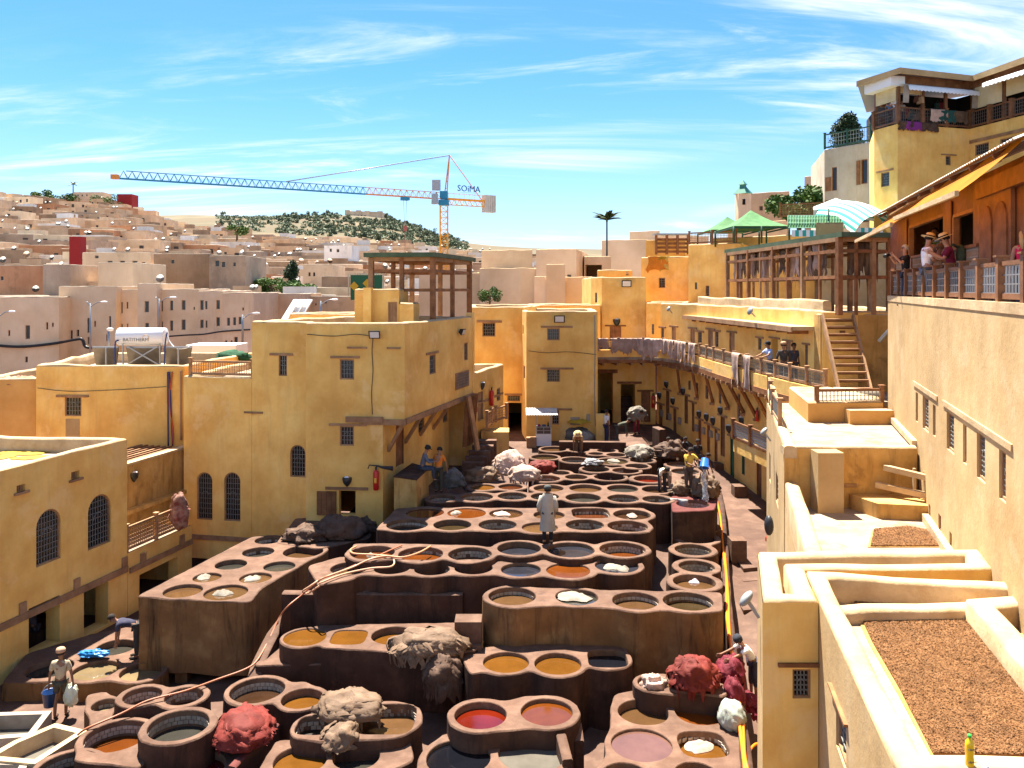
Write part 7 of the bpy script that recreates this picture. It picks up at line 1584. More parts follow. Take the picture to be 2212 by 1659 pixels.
_, j2 = person('worker in a yellow t-shirt pouring water from a blue bucket', FT(1487, 1066, 3.3), .35, lean=8, head=24, aL=((-.05, -.5, -.8), (.4, -.8, -.15)), aR=((.45, -.45, -.55), (.25, -.9, .25)), shirt=(.52, .35, .05), pants=(.065, .045, .035), skin=2, sc=1.02, turn=.4)
person('worker in a pale shirt bent double over a grey vat', FT(1430, 1068, 3.0), .1, lean=78, head=10, aL=BENDA, aR=BENDB, shirt=(.60, .50, .37), pants=(.03, .03, .035), skin=2)
person('man in a white t-shirt standing at the tower foot', FT(1310, 958, 3.02), PI * .6, shirt=(.75, .74, .73), pants=(.03, .035, .08), skin=2)
person('man in a dark green jacket bending behind the low wall', FT(1333, 960, 3.02), PI * .42, lean=66, aL=BENDA, aR=BENDB, shirt=(.065, .072, .05), sleeve='long', pants=(.06, .06, .05), skin=2)
def seat(name, label, c): mb = MB(); mb.box((c[0], c[1], c[2] - .25), (.45, .45, .5)); return mb.build('sitting_block', CLAYSIDE, None, label, 'block')
SITL = dict(sit=True, lL=((-.18, -1, -.1), (0, -.1, -1)), lR=((.18, -1, -.1), (0, -.1, -1)), aL=((-.1, -.5, -1), (.15, -1, -.4)), aR=((.1, -.5, -1), (-.15, -1, -.4)))
for l, px, py, Y, rz, sh, pn, kw in (('man in a scarlet shirt sitting by the shaded doors', 1440, 925, 42.5, .2, (.55, .02, .02), (.05, .04, .035), {}), ('man in a blue t-shirt crouched with his back turned', 1444, 950, 40.5, PI * .75, (.05, .16, .30), (.05, .05, .055), dict(hat='skullcap', hatc=(.12, .07, .06))), ('man in dark clothes sitting deep in the shade', 1474, 925, 42.5, .5, (.025, .028, .04), (.02, .02, .025), {}), ('broad man in a brown shirt sitting forward', 1487, 942, 40.5, .3, (.13, .085, .05), (.03, .03, .03), {})):
    c = P(px, py, Y); z = ground_z(c.x, c.y) + .5; seat('', 'low block under the ' + l.split(' sitting')[0].split(' crouched')[0], (c.x, c.y, z)); person(l, (c.x, c.y, z), rz, lean=18, head=12, shirt=sh, pants=pn, skin=2, **SITL, **kw)
c = P(1508, 950, 39.5); person('dark haired man standing behind the seated workers', (c.x + .25, c.y + 1.2, ground_z(c.x + .3, c.y + 1.2)), .2, shirt=(.03, .03, .035), skin=2)
c = P(1514, 985, 37.8); person('man in a rust red shirt stooping over hides in the shade', (c.x, c.y, ground_z(c.x, c.y) + .2), PI * .3, lean=28, head=15, shirt=(.36, .045, .03), pants=(.07, .05, .04), skin=2, aL=((-.2, -.5, -1), (0, -.4, -1)), aR=((.2, -.5, -1), (0, -.4, -1)))
c = P(1375, 935, 45.5); person('porter bowed under a load of white and red hides', (c.x, c.y, 3.0), PI * .1, lean=55, head=20, shirt=(.2, .03, .04), pants=(.16, .02, .04), skin=2)
heap('carried_load', 'load of white and dark red hides on the porter', (c.x, c.y - .1, 3.9), (.5, .42, .42), HWHITE, 55, strips=60, slen=.4, group=None, squash=.8)
person('man in a light blue polo and black cap leaning on the gallery railing', (*(rail_point(1634)[0][:2] + Vector((.45, .0)) if False else (10.75, 34.3)), FLZ), -PI * .42, lean=10, shirt=(.36, .42, .60), pants=(.03, .03, .04), hat='cap', hatc=(.012, .012, .014), aL=((-.3, -.6, -.6), (.2, -1, -.3)), aR=((.3, -.6, -.6), (-.2, -1, -.3)), turn=-.3)
c = P(1690, 790, 33.0); person('man in a dark jacket and tan cap seen from behind at the open door', (c.x + .05, 33.0, FLZ), PI, shirt=(.045, .04, .035), sleeve='long', pants=(.03, .04, .06), hat='cap', hatc=(.42, .26, .15), aL=((-.35, 0, -1), (.3, -.3, -1)), aR=((.35, 0, -1), (-.3, -.3, -1)), sc=1.03)
c = P(1713, 790, 33.6); person('person half hidden in the gallery doorway', (c.x, 33.5, FLZ), .3, shirt=(.04, .05, .09), skin=2)
person('boy in a white shirt and dark cap bending over red hides in the alley', FT(1628, 1508, .95), -PI * .42, lean=34, head=18, aL=((-.1, -1, -.5), (0, -1, -.3)), aR=((.1, -1, -.4), (0, -1, -.25)), shirt=(.62, .60, .55), pants=(.035, .03, .045), plen='knee', hat='skullcap', hatc=(.02, .022, .03), skin=2, sc=.97)
person('man in a dark shirt stooping behind the streaked vat block', FT(296, 1420, .5), -PI * .42, lean=74, aL=BENDA, aR=BENDB, shirt=(.03, .03, .055), pants=(.03, .03, .03), skin=2)
for i, (px, py) in enumerate(((82, 1405), (108, 1400))):
    c = P(px, py, 24.9); person(['man sitting in the dark ground-floor opening, left of two', 'man sitting in the dark ground-floor opening, right of two'][i], (c.x - .6, c.y + .2, .62), -PI * .5, shirt=((.32, .28, .22), (.05, .05, .07))[i], pants=(.05, .05, .06), skin=2, **SITL, lean=15); seat('', ['plinth under the left man in the dark opening', 'plinth under the right man in the dark opening'][i], (c.x - .6, c.y + .2, .6))
# visitors on the terrace
TZ = 10.5
def TP(px, Y): return (*XY(px, Y), TZ)
PHOTO = dict(aL=((-.35, -.6, -.55), (.35, -.6, .75)), aR=((.35, -.6, -.55), (-.35, -.6, .75)))
_, j3 = person('white haired photographer in a black shirt aiming a camera', TP(1956, 23.6), -PI * .55, shirt=(.012, .012, .014), pants=(.03, .035, .06), hair=(.42, .41, .40), skin=0, **PHOTO)
LOOKD = dict(aL=((-.25, -.25, -1), (.3, -1, .1)), aR=((.25, -.25, -1), (-.3, -1, .1)))
person('man in a white t-shirt and straw hat looking down', TP(2002, 20.2), PI * .45, head=18, shirt=(.74, .74, .76), pants=(.12, .13, .16), hat='straw', hatc=(.60, .47, .25), skin=0, sc=1.04, **LOOKD)
person('woman in a white top between the two straw hats', TP(2026, 20.4), PI * .1, head=20, shirt=(.72, .70, .72), pants=(.2, .2, .22), hair=(.16, .09, .05), skin=0, long_hair=True, sc=.92)
_, j4 = person('man in a maroon shirt and straw hat with a green backpack', TP(2056, 19.3), -PI * .62, lean=8, head=16, shirt=(.16, .012, .04), pants=(.1, .09, .08), hat='straw', hatc=(.62, .50, .28), skin=0, sc=1.02, aL=((-.2, -.5, -.9), (.2, -.8, .6)), aR=((.2, -.5, -.9), (-.2, -.8, .6)))
person('blonde woman in a pink sleeveless top at the right edge', TP(2214, 15.6), PI * .8, shirt=(.62, .02, .09), sleeve='none', pants=(.05, .05, .08), hair=(.50, .33, .14), long_hair=True, skin=0, sc=.92)
def SP(px, o): u, z = SHW.uz(px, 520); q = SHW.pt(u, 0, o); return (q.x, q.y, TZ + .56)
person('man in a light blue shirt at the first shop window', SP(1983, -.45), -PI * .3, shirt=(.17, .24, .46), sleeve='long', pants=(.05, .05, .07), skin=1)
person('woman in dark clothes beside the potted fern', SP(2012, -.55), -PI * .3, shirt=(.06, .035, .03), pants=(.05, .05, .06), hair=(.1, .07, .05), long_hair=True, skin=0, sc=.95)
person('man in a black t-shirt photographing from the second shop window', SP(2098, -.5), -PI * .35, shirt=(.012, .012, .014), pants=(.04, .04, .05), skin=0, **PHOTO)
person('visitor in pale blue behind the photographing man', SP(2074, -.75), -PI * .3, shirt=(.30, .33, .42), skin=0)
person('visitor in a dark red shirt leaning at the second shop window', SP(2112, -.35), PI * .3, lean=20, shirt=(.2, .012, .015), skin=0)
def BP(W_, f, o): q = W_.pt(W_.L * f, 0, o); return (q.x, q.y, 20.22)
person('man in a white shirt and straw hat on the restaurant balcony', BP(UW1, .72, -.35), -PI * .4, lean=14, shirt=(.72, .73, .76), pants=(.2, .22, .26), hat='straw', hatc=(.50, .36, .18), skin=0, **LOOKD)
person('man in a blue shirt with a red stripe on the restaurant balcony', BP(UW1, .38, -.5), -PI * .2, shirt=(.10, .20, .40), skin=2)
person('guest peering over the restaurant balcony lattice', BP(UW2, .14, -.45), .1, shirt=(.3, .26, .2), skin=2, sc=.82)
# ---------------------------------------------------------------- things carried, fixed and left about
def bucket(label, c, r=.15, h=.28, axis=(0, 0, 1), col=(.01, .04, .14)):
    t = thing('bucket', label, 'bucket', c); m = flat('bucket_%d' % int(col[2] * 1000), col, rough=.3, spec=.5); mb = MB()
    mb.lathe([(.001, 0), (r * .78, 0), (r, h), (r * 1.06, h), (r * 1.06, h + .015), (r * .94, h), (r * .74, .02), (.001, .02)], 18, c, axis=axis); mb.build('pail', m, t)
    ax = Vector(axis).normalized(); s = ax.orthogonal().normalized(); top = Vector(c) + ax * h; mb = MB(); mb.tube([top + s * r * math.cos(a) + ax * (r * 1.05 * math.sin(a)) for a in [i * PI / 8 for i in range(9)]], .008, 5); mb.build('bail', STEEL, t); return t
b = j1['wrR']; bucket('dark blue bucket in the right hand of the man in shorts', (b.x + .03, b.y, b.z - .58), .19, .36)
b = j1['wrL']; heap('carrier_bag', 'pale plastic bag in the left hand of the man in shorts', (b.x - .05, b.y, b.z - .55), (.17, .15, .34), pmat('bag_plastic', (.55, .58, .38), (.7, .7, .55), scale=8, bump=.2, rough=.4), 61, layers=0, strips=0, amp=.2, group=None, cat='bag', squash=.8)
c = (j2['wrR'] + j2['wrL']) / 2 + Vector((.16, -.12, -.1)); bucket('bright blue bucket being tipped over the vats', c + Vector((.05, 0, .28)), .17, .34, axis=(-.2, -.45, -.8), col=(.01, .09, .34))
mb = MB(); top = c + Vector((-.02, -.16, -.08)); bot = Vector((top.x - .05, top.y - .3, 3.3)); n = 12; pts = [top.lerp(bot, f / 8) + Vector((.03 * math.sin(f * 2.1), -.12 * math.sin(PI * f / 16), 0)) for f in range(9)]; mb.tube(pts, [.05, .07, .075, .085, .085, .095, .10, .11, .13], n)
mb.v = [(x + .03 * noise.noise(Vector((x * 30, y * 30, z * 9))), y + .03 * noise.noise(Vector((x * 30, z * 9, y * 30))), z) for x, y, z in mb.v]
WAT = flat('poured_water', (.75, .78, .80), rough=.12, spec=.5, trans=.75); mb.build('poured_water', WAT, None, 'stream of water falling from the tipped bucket', 'water')
t = thing('camera_device', 'black camera with a long lens held by the photographer', 'camera', j3['wrL']); q = (j3['wrL'] + j3['wrR']) / 2 + Vector((-.06, .0, .08)); d = Vector((-.9, -.3, -.25)).normalized(); mb = MB(); mb.box(tuple(q), (.1, .15, .1), .3); mb.build('body', BLACKM, t); mb = MB(); mb.tube([q, q + d * .12, q + d * .125, q + d * .24], [.045, .045, .055, .055], 12); mb.build('lens', BLACKM, t)
# backpack
t = thing('backpack', 'dark green backpack worn by the man in maroon', 'backpack', j4['ch']); Mx = j4['M']; mb = MB(); GRN = cloth((.035, .06, .04)); mb.ball((0, .2, .32), (.17, .12, .25), 14, 10, nz=.12, seed=2); mb.v = [tuple(Mx @ Vector(v)) for v in mb.v]; mb.build('bag', GRN, t)
mb = MB(); mb.ball((0, .3, .24), (.12, .06, .13), 12, 8); mb.v = [tuple(Mx @ Vector(v)) for v in mb.v]; mb.build('front_pocket', cloth((.025, .045, .03)), t)
for s in (-1, 1): mb = MB(); mb.tube([Mx @ Vector(p) for p in ((s * .1, .14, .5), (s * .12, .02, .575), (s * .13, -.11, .45), (s * .14, -.1, .25))], .024, 6); mb.build('strap', GRN, t)
# hoses
def hose(label, pts, r, c, name='hose', n=6):
    mb = MB(); mb.tube(smooth_path(pts, n), r, 6); return mb.build(name, flat('hose_%02x%02x%02x' % tuple(int(x * 255) for x in c), c, rough=.4), None, label, 'hose')
HZ = lambda l, r=.03: [G(x, y, z) + Vector((0, 0, r)) for x, y, z in l]
hose('long orange hose snaking from the hose coil down to the front vats', HZ([(868, 1180, 3.02), (840, 1192, 3.02), (812, 1205, 3.02), (770, 1222, 2.86), (720, 1243, 2.86), (690, 1255, 2.86), (655, 1285, 2.4), (622, 1312, 2.2), (604, 1336, 1.85), (583, 1380, 1.5), (556, 1428, 1.25), (530, 1448, 1.15), (470, 1470, 1.1), (400, 1495, 1.12), (320, 1516, 1.1), (260, 1545, .98), (190, 1575, .9), (168, 1590, .7)]), .024, (.36, .13, .065))
hose('pale orange hose loop lying over the rust vat', HZ([(930, 1182, 3.03), (905, 1196, 3.03), (870, 1206, 3.03), (838, 1203, 3.03), (800, 1200, 3.03), (765, 1198, 3.03), (757, 1190, 3.03), (770, 1182, 3.03)]), .028, (.58, .26, .13))
hose('pale hose loop curling over the front row vats', HZ([(690, 1262, 2.87), (740, 1243, 2.87), (800, 1230, 2.87), (845, 1226, 2.87), (851, 1212, 2.95), (838, 1203, 3.03), (800, 1210, 3.03), (760, 1228, 2.87), (700, 1250, 2.87), (668, 1270, 2.7), (654, 1280, 2.42), (665, 1284, 2.4), (690, 1268, 2.8)]), .026, (.58, .33, .2))
hose('bright orange hose running along the alley kerb', HZ([(1549, 1085, 2.1), (1556, 1120, 2.0), (1560, 1165, 1.92), (1563, 1200, 1.85), (1569, 1250, 1.75), (1570, 1330, 1.6), (1578, 1400, 1.5), (1590, 1500, 1.4), (1600, 1590, 1.3), (1612, 1690, 1.2)], .06), .04, (.85, .22, .01))
hose('second orange hose beside the alley kerb', HZ([(1566, 1200, 1.87), (1573, 1290, 1.7), (1576, 1370, 1.56), (1588, 1470, 1.43), (1604, 1560, 1.32), (1609, 1640, 1.25), (1622, 1690, 1.15)], .06), .035, (.80, .18, .01))
hose('orange hose end curling at the frame bottom', HZ([(1608, 1690, 1.1), (1612, 1650, 1.1), (1620, 1625, 1.1), (1632, 1612, 1.05), (1650, 1610, 1.0)], .04), .03, (.80, .18, .01))
# fire extinguishers
def extinguisher(label, W_, px, py0, py1, horn=False):
    u, zt = W_.uz(px, py0); _, zb = W_.uz(px, py1); h = zt - zb; p = W_.pt(u, zb, .12); t = thing('fire_extinguisher', label, 'extinguisher', p, 'fire extinguishers'); r = max(.07, h * .12); mb = MB()
    mb.lathe([(r * .8, 0), (r, .03), (r, h * .72), (r * .75, h * .8), (r * .3, h * .84)], 14, p); mb.build('cylinder', REDP, t)
    mb = MB(); mb.box((p.x, p.y, p.z + h * .9), (r * .6, r * .6, h * .12)); mb.beam(p + Vector((0, 0, h * .97)), p + v3(W_.d, 0) * .14 + Vector((0, 0, h * .99)), .03, .03); mb.build('valve', BLACKM, t)
    mb = MB(); mb.box((p.x + W_.n.x * r * .99, p.y + W_.n.y * r * .99, p.z + h * .42), (r * .8, .012, h * .2), math.atan2(W_.d.y, W_.d.x)); mb.build('label_plate', flat('label_yellow', (.7, .4, .05)), t)
    if horn: mb = MB(); q = p + Vector((0, 0, h * .95)); d = v3(W_.d, 0); mb.tube([q - d * .3 + Vector((0, 0, -.06)), q - d * .25 + Vector((0, 0, .07)), q + d * .05 + Vector((0, 0, .05)), q + d * .2, q + d * .62 + Vector((0, 0, -.04))], [.02, .022, .025, .045, .09], 8); mb.build('horn', BLACKM, t)
    else: mb = MB(); d = v3(W_.d, 0); mb.tube([p + Vector((0, 0, h * .92)), p + d * (r * 1.6) + Vector((0, 0, h * .7)), p + d * (r * 1.5) + Vector((0, 0, h * .2))], .016, 6); mb.build('hose', BLACKM, t)
WT = Wall(None, tl, XY(827, 30.33), 0, 6, None)
extinguisher('red extinguisher with a black horn on the tower front', WT, 814, 1005, 1057, True)
extinguisher('red extinguisher beside the sitting man under the overhang', W3, 978, 950, 1001)
extinguisher('left red extinguisher on the lower wing', XW, 1022, 852, 890); extinguisher('right red extinguisher on the lower wing', XW, 1057, 836, 876)
extinguisher('red extinguisher by the far passage door', Wall(None, XY(1284, 49.3), XY(1416, 49.3), 0, 6, None), 1410, 848, 880)
extinguisher('red extinguisher hanging beneath the gallery', w_c, 1641, 880, 910)
c = G(1656, 1185, 1.15); Wz = Wall(None, (c.x - 1, c.y + .2), (c.x + 1, c.y + .2), 0, 3, None); extinguisher('red extinguisher standing at the near corner of the alley', Wz, 1655, 1150, 1185)
# wall sconces
def sconce(label, W_, px, py, s=1.):
    u, z = W_.uz(px, py); p = W_.pt(u, z, .02); nrm = v3(W_.n, 0); d = v3(W_.d, 0); t = thing('wall_sconce', label, 'lamp', p, 'shield-shaped wall sconces'); mb = MB(); n = 9; vs = []
    for i, (zz, w, o) in enumerate(((.17, .17, .13), (.08, .18, .15), (-.03, .15, .14), (-.13, .08, .08), (-.19, .015, .02))):
        for j in range(n): a = PI * j / (n - 1); vs.append(p + d * (w * s * math.cos(a)) + nrm * (o * s * math.sin(a)) + Vector((0, 0, zz * s)))
    mb.add(vs, [(i * n + j, i * n + j + 1, (i + 1) * n + j + 1, (i + 1) * n + j) for i in range(4) for j in range(n - 1)], 0, True); mb.build('shield', flat('sconce_metal', (.045, .05, .055), rough=.35, metal=.5), t)
    mb = MB(); mb.ball(p + nrm * .05 + Vector((0, 0, .16 * s)), (.1 * s, .07 * s, .05 * s), 8, 6); mb.build('bulb', WHITEP, t)
sconce('dark shield sconce over the tower front opening', WT, 750, 1040); sconce('dark sconce on the recessed loggia wall', uw, 288, 1030); sconce('dark sconce above the left lower-wing extinguisher', XW, 1040, 834)
sconce('dark sconce over the block house door', BHW, 1332, 697, 1.3)
for i, (x, y) in enumerate(((1413, 847), (1426, 855), (1441, 831), (1455, 867), (1477, 846), (1492, 860), (1512, 896), (1528, 902), (1542, 910), (1558, 888), (1576, 927), (1604, 910))):
    w = pick(x)
    if w: sconce('%s dark sconce on the shaded alley wall, counted from the far end' % ORD2[i], w, x, y, 1.15)
for i, x in enumerate((1453, 1494, 1530, 1578, 1668, 1696)):
    w = pick2(x)
    if w: sconce('%s brass-brown sconce under the door canopy, counted from the far end' % ORD2[i], w, x, (700, 703, 704, 707, 716, 718)[i], 1.1)
# floodlights
def flood(label, p, d, s=.34):
    p = Vector(p); d = Vector(d).normalized(); r = d.cross(Vector((0, 0, 1))).normalized(); u = r.cross(d); t = thing('floodlight', label, 'floodlight', p, 'floodlights'); mb = MB(); a, b = s * .62, s * .45
    f = [p + d * .07 + r * (x * a) + u * (y * b) for x, y in ((-1, -1), (1, -1), (1, 1), (-1, 1))]; k = [p - d * .1 + r * (x * a * .6) + u * (y * b * .6) for x, y in ((-1, -1), (1, -1), (1, 1), (-1, 1))]
    mb.add(f + k, [(4, 5, 1, 0), (5, 6, 2, 1), (6, 7, 3, 2), (7, 4, 0, 3), (7, 6, 5, 4)]); mb.add([q + d * .001 for q in f], [(0, 1, 2, 3)]); mb.build('housing', BLACKM, t)
    mb = MB(); mb.add([p + d * .08 + r * (x * a * .8) + u * (y * b * .75) for x, y in ((-1, -1), (1, -1), (1, 1), (-1, 1))], [(0, 1, 2, 3)]); mb.build('glass', flat('flood_glass', (.62, .62, .60), rough=.2), t)
    mb = MB(); mb.beam(p - d * .08, p - d * .25 - u * .1, .06, .04); mb.build('bracket', STEEL, t)
def fl(W_, px, py, label, s=.34, down=.35): u, z = W_.uz(px, py); flood(label, W_.pt(u, z, .18), (W_.n.x, W_.n.y, -down), s)
fl(TW2, 812, 721, 'black floodlight high on the tower front'); fl(TW3, 990, 716, 'black floodlight on the tower side wall', .32); fl(CTW, 1208, 688, 'black floodlight on the central tower', .45); fl(BHW, 1353, 612, 'black floodlight on the block house', .5)
def shell(label, p, d, s):
    p = Vector(p); d = Vector(d).normalized(); t = thing('shell_floodlight', label, 'floodlight', p, 'grey shell floodlights'); mb = MB(); mb.ball(p, (s * .36, s * .36, s * .17), 12, 8); q = Vector((0, 0, 1)).rotation_difference(d); mb.v = [tuple(p + q @ (Vector(v) - p)) for v in mb.v]; mb.build('reflector', flat('shell_grey', (.25, .26, .25), rough=.4), t); mb = MB(); mb.beam(p, p - d * s * .6 + Vector((0, 0, -s * .3)), .05, .05); mb.build('bracket', STEEL, t)
u = P(1612, 1293, 13.3); shell('big grey shell floodlight on the near terrace corner', u, (-.75, .3, .6), .42); u = P(1650, 932, 25.0); shell('grey shell floodlight below the stepped railing', u, (-.75, .2, .6), .42); u = P(1620, 672, 36.5); shell('grey floodlight standing on the canopy', u, (-.8, -.3, .3), .5); u = P(1444, 667, 47); shell('grey lamp at the far end of the canopy', u, (-.8, -.3, .4), .45)
mb = MB(); u = P(1661, 1135, 18); mb.ball(tuple(u), (.1, .14, .22), 10, 8); mb.build('wall_lamp', BLACKM, None, 'round black wall lamp on the near left wall above the alley', 'lamp')
# food stall
t = thing('food_stall', 'white glazed food stall on legs under a tin roof', 'stall', P(1170, 960, 41.6)); a = P(1158, 962, 41.6); b = P(1191, 962, 41.6); z0 = 3.02; cx, cy = (a.x + b.x) / 2, 41.9; w = b.x - a.x
mb = MB(); mb.box((cx, cy, z0 + .35), (w, .55, .6)); mb.build('cabinet', WHITEP, t)
for k in range(2):
    for l in range(2): mb = MB(); mb.box((cx + (k - .5) * w * .46, cy - .285, z0 + .75 + l * .17), (w * .42, .02, .14)); mb.build('shelf_window', flat('stall_glass', (.10, .08, .07), rough=.15), t)
mb = MB(); mb.box((cx, cy, z0 + .83), (w, .54, .36)); mb.build('glass_case', flat('stall_case', (.50, .47, .43), rough=.3), t)
for dx in (-.5, .5): mb = MB(); mb.box((cx + dx * w * .96, cy, z0 + .9), (.04, .04, 1.8)); mb.build('post', STEEL, t)
mb = MB(); vs = []
for i in range(25): f = i / 24; x = cx - w * 1.15 + f * w * 2.05; vs += [(x, cy - .75, z0 + 1.68 + .02 * (i % 2)), (x, cy + .45, z0 + 1.86 + .02 * (i % 2))]
mb.add(vs, [(2 * i, 2 * i + 2, 2 * i + 3, 2 * i + 1) for i in range(24)]); mb.build('tin_roof', pmat('tin_sheet', (.50, .48, .44), (.62, .60, .56), scale=3, rough=.5, bump=.1, metal=.2), t)
mb = MB(); mb.lathe([(.05, 0), (.05, .16), (.02, .2), (.02, .26)], 8, (cx + w * .3, cy - .1, z0 + 1.01)); mb.build('bottle', flat('dark_bottle', (.03, .06, .02), rough=.2), None, 'dark bottle on the food stall counter', 'bottle')
mb = MB(); mb.ball((cx + .02, cy - .1, z0 + 1.06), (.12, .1, .06), 10, 6); mb.build('bowl', flat('bowl_blue', (.06, .12, .25)), None, 'blue bowl on the food stall counter', 'bowl')
mb = MB(); mb.ball((cx - w * .3, cy - .1, z0 + 1.06), (.09, .09, .07), 10, 6); mb.build('bowl', flat('bowl_purple', (.2, .05, .18)), None, 'purple tub on the food stall counter', 'bowl')
mb = MB(); c = P(1148, 965, 41.7); mb.box((c.x, c.y, 3.25), (.5, .4, .5)); mb.build('crate', WOODPALE, None, 'small wooden crate beside the food stall', 'crate')
for W_, x0, y0, x1, y1, l in ((CTW, 1232, 901, 1252, 917, 'pale meter cabinet low on the central tower'), (CTW, 1267, 894, 1274, 908, 'narrow pale meter box near the tower corner')):
    r = W_.rect(x0, y0, x1, y1); mb = MB(); W_.strip(mb, r[0], r[1], r[2], r[3], .0, .12); mb.build('meter_box', CLAYWHITE, None, l, 'box')
for i, x in enumerate((1431, 1449, 1470, 1507, 1522, 1538, 1553)):
    w_ = pick(x)
    if w_:
        y = 885 + (x - 1430) * .42; r = w_.rect(x - 3, y, x + 2, y + 14); mb = MB(); w_.strip(mb, r[0], r[1], r[2], r[3], .0, .1); mb.build('meter_box', CLAYWHITE, None, '%s pale meter box on the alley wall, counted from the far end' % ORD2[i], 'box', 'pale meter boxes between the doors')
# solar water heater
t = thing('solar_heater', 'solar water heater with a white tank on the ochre roof', 'heater', P(308, 790, 35.5)); Y0 = 35.6; ST = flat('tank_white', (.72, .73, .74), rough=.25, spec=.5); a = P(257, 727, Y0); b = P(358, 727, Y0); r = SZ(19, Y0); mb = MB(); mb.tube([a, a + Vector((.02, 0, 0)), b - Vector((.02, 0, 0)), b], [r * .92, r, r, r * .92], 24); mb.build('tank', ST, t)
from mathutils import Euler
text_part('tank_letters', 'BATITHERM', .21, flat('tank_grey_ink', (.18, .18, .19)), t, (P(304, 733, Y0).x - .05, Y0 - r * .99, P(304, 733, Y0).z), Euler((PI / 2, 0, 0)), .004)
mb = MB(); q = P(323, 730, Y0); mb.tube([(q.x + .13 * math.cos(v), Y0 - r * .992, q.z + .02 + .13 * math.sin(v)) for v in [i * PI / 6 - .6 for i in range(9)]], .012, 5); mb.build('tank_logo_ring', flat('logo_orange', (.6, .35, .12)), t)
PB = pmat('panel_back', (.20, .17, .13), (.28, .24, .19), scale=2, bump=0, rough=.4, metal=.3)
for i, (x0, x1) in enumerate(((200, 256), (272, 348), (352, 414))):
    p0, p1 = P(x0, 750, Y0 - .2), P(x1, 750, Y0 - .2); q1, q0 = P(x1 - 6, 790, Y0 + .9), P(x0 + 8, 790, Y0 + .9); q0.z = q1.z = 7.5; mb = MB(); mb.add([p0, p1, q1, q0], [(3, 2, 1, 0)]); mb.add([v + Vector((0, .08, .03)) for v in (p0, p1, q1, q0)], [(0, 1, 2, 3)]); mb.build('collector_panel', PB, t); mb = MB(); mb.beam(p0, p1, .06, .07); mb.build('panel_rim', STEEL, t)
for xa, ya, xb, yb in ((265, 742, 266, 790), (345, 742, 346, 790), (275, 748, 343, 788), (341, 748, 274, 788), (229, 752, 229, 790), (385, 752, 385, 790)):
    mb = MB(); mb.beam(P(xa, ya, Y0 - .32), P(xb, yb, Y0 - .3), .05, .05); mb.build('frame_bar', STEEL, t)
hose('white hose curving from the solar heater tank', [P(360, 722, Y0), P(366, 738, Y0), P(380, 752, Y0 - .1), P(400, 752, Y0 - .2), P(414, 746, Y0 - .2)], .03, (.7, .7, .7)); hose('blue pipe at the left of the solar heater', [P(256, 735, Y0 - .4), P(249, 742, Y0 - .4), P(249, 790, Y0 - .4)], .03, (.02, .04, .16)); hose('blue pipe at the right of the solar heater', [P(361, 718, Y0 - .4), P(357, 742, Y0 - .4), P(355, 790, Y0 - .4)], .03, (.02, .04, .16))
# street lamps
for i, (px, pyt, pyb, Y, l) in enumerate(((195, 655, 800, 68, 'double-armed street lamp in front of the beige houses, left'), (344, 645, 720, 70, 'double-armed street lamp rising behind the boiler tank'), (524, 680, 740, 58, 'street lamp near the tower roof edge'), (235, 716, 760, 40, 'short lamp post left of the solar heater'), (-4, 676, 760, 60, 'street lamp arm at the left picture edge'), (693, 650, 700, 62, 'small street lamp behind the rooftop stair hut'))):
    t = thing('street_lamp', l, 'lamp', P(px, pyb, Y), 'street lamps'); mb = MB(); a = P(px, pyb, Y); b = P(px, pyt, Y); mb.tube([a, b], [.09, .06], 8); mb.build('pole', STEEL, t); s = SZ(30, Y)
    for dx in ((-.35, 1.0) if i < 2 else (1.0,) if i in (2, 4, 5) else (.1,)):
        mb = MB(); mb.tube(smooth_path([b - Vector((0, 0, .3)), b + Vector((dx * s * .5, 0, .05)), b + Vector((dx * s * .8, 0, .1))], 4), .04, 6); mb.build('arm', STEEL, t)
        if dx > 0: mb = MB(); mb.ball(b + Vector((dx * s, 0, .1)), (s * .26, s * .12, .09), 10, 6); mb.build('lamp_head', WHITEP, t)
# green tents and striped awnings on the right roofs
GT = pmat('green_tent_mesh', (.04, .13, .04), (.075, .19, .065), scale=3, bump=.15, bscale=30, rough=.8); GF = flat('green_metal_post', (.015, .07, .04))
def hip_tent(label, px0, px1, pye, pyt, Y, dep, pyb):
    t = thing('hipped_tent', label, 'tent', P(px0, pyb, Y), 'green hipped roof tents'); a = P(px0, pye, Y); b = P(px1, pye, Y); a.z = b.z = CZ + (HY - pye) / F * Y; zt = CZ + (HY - pyt) / F * (Y + dep / 2); c = b + Vector((0, dep, 0)); d = a + Vector((0, dep, 0)); m = (a + b + c + d) / 4; m.z = zt; mb = MB(); sag = .12
    for p, q in ((a, b), (b, c), (c, d), (d, a)):
        n = 8; vs = []
        for i in range(n + 1):
            for j in range(n + 1): f = j / n; e = p.lerp(q, i / n).lerp(m, f); e.z -= sag * math.sin(PI * f); vs.append(e)
        mb.add(vs, [(i * (n + 1) + j, (i + 1) * (n + 1) + j, (i + 1) * (n + 1) + j + 1, i * (n + 1) + j + 1) for i in range(n) for j in range(n)], 0, True)
    mb.build('canopy', GT, t)
    for p in (a, b, c, d, a.lerp(b, .5)): mb = MB(); zb = CZ + (HY - pyb) / F * Y; mb.tube([p, Vector((p.x, p.y, zb))], .06, 6); mb.build('post', GF, t)
    for p, q in ((a, b), (b, c), (a, d)): mb = MB(); mb.beam(p - Vector((0, 0, .1)), q - Vector((0, 0, .1)), .07, .09); mb.build('edge_bar', GF, t)
hip_tent('front green hipped tent on the right roofs', 1585, 1705, 488, 454, 50, 4.5, 525); hip_tent('rear green hipped tent behind the front one', 1536, 1640, 496, 468, 55, 4, 530)
STR = bpy.data.materials.new('striped_awning_cloth'); STR.use_nodes = True
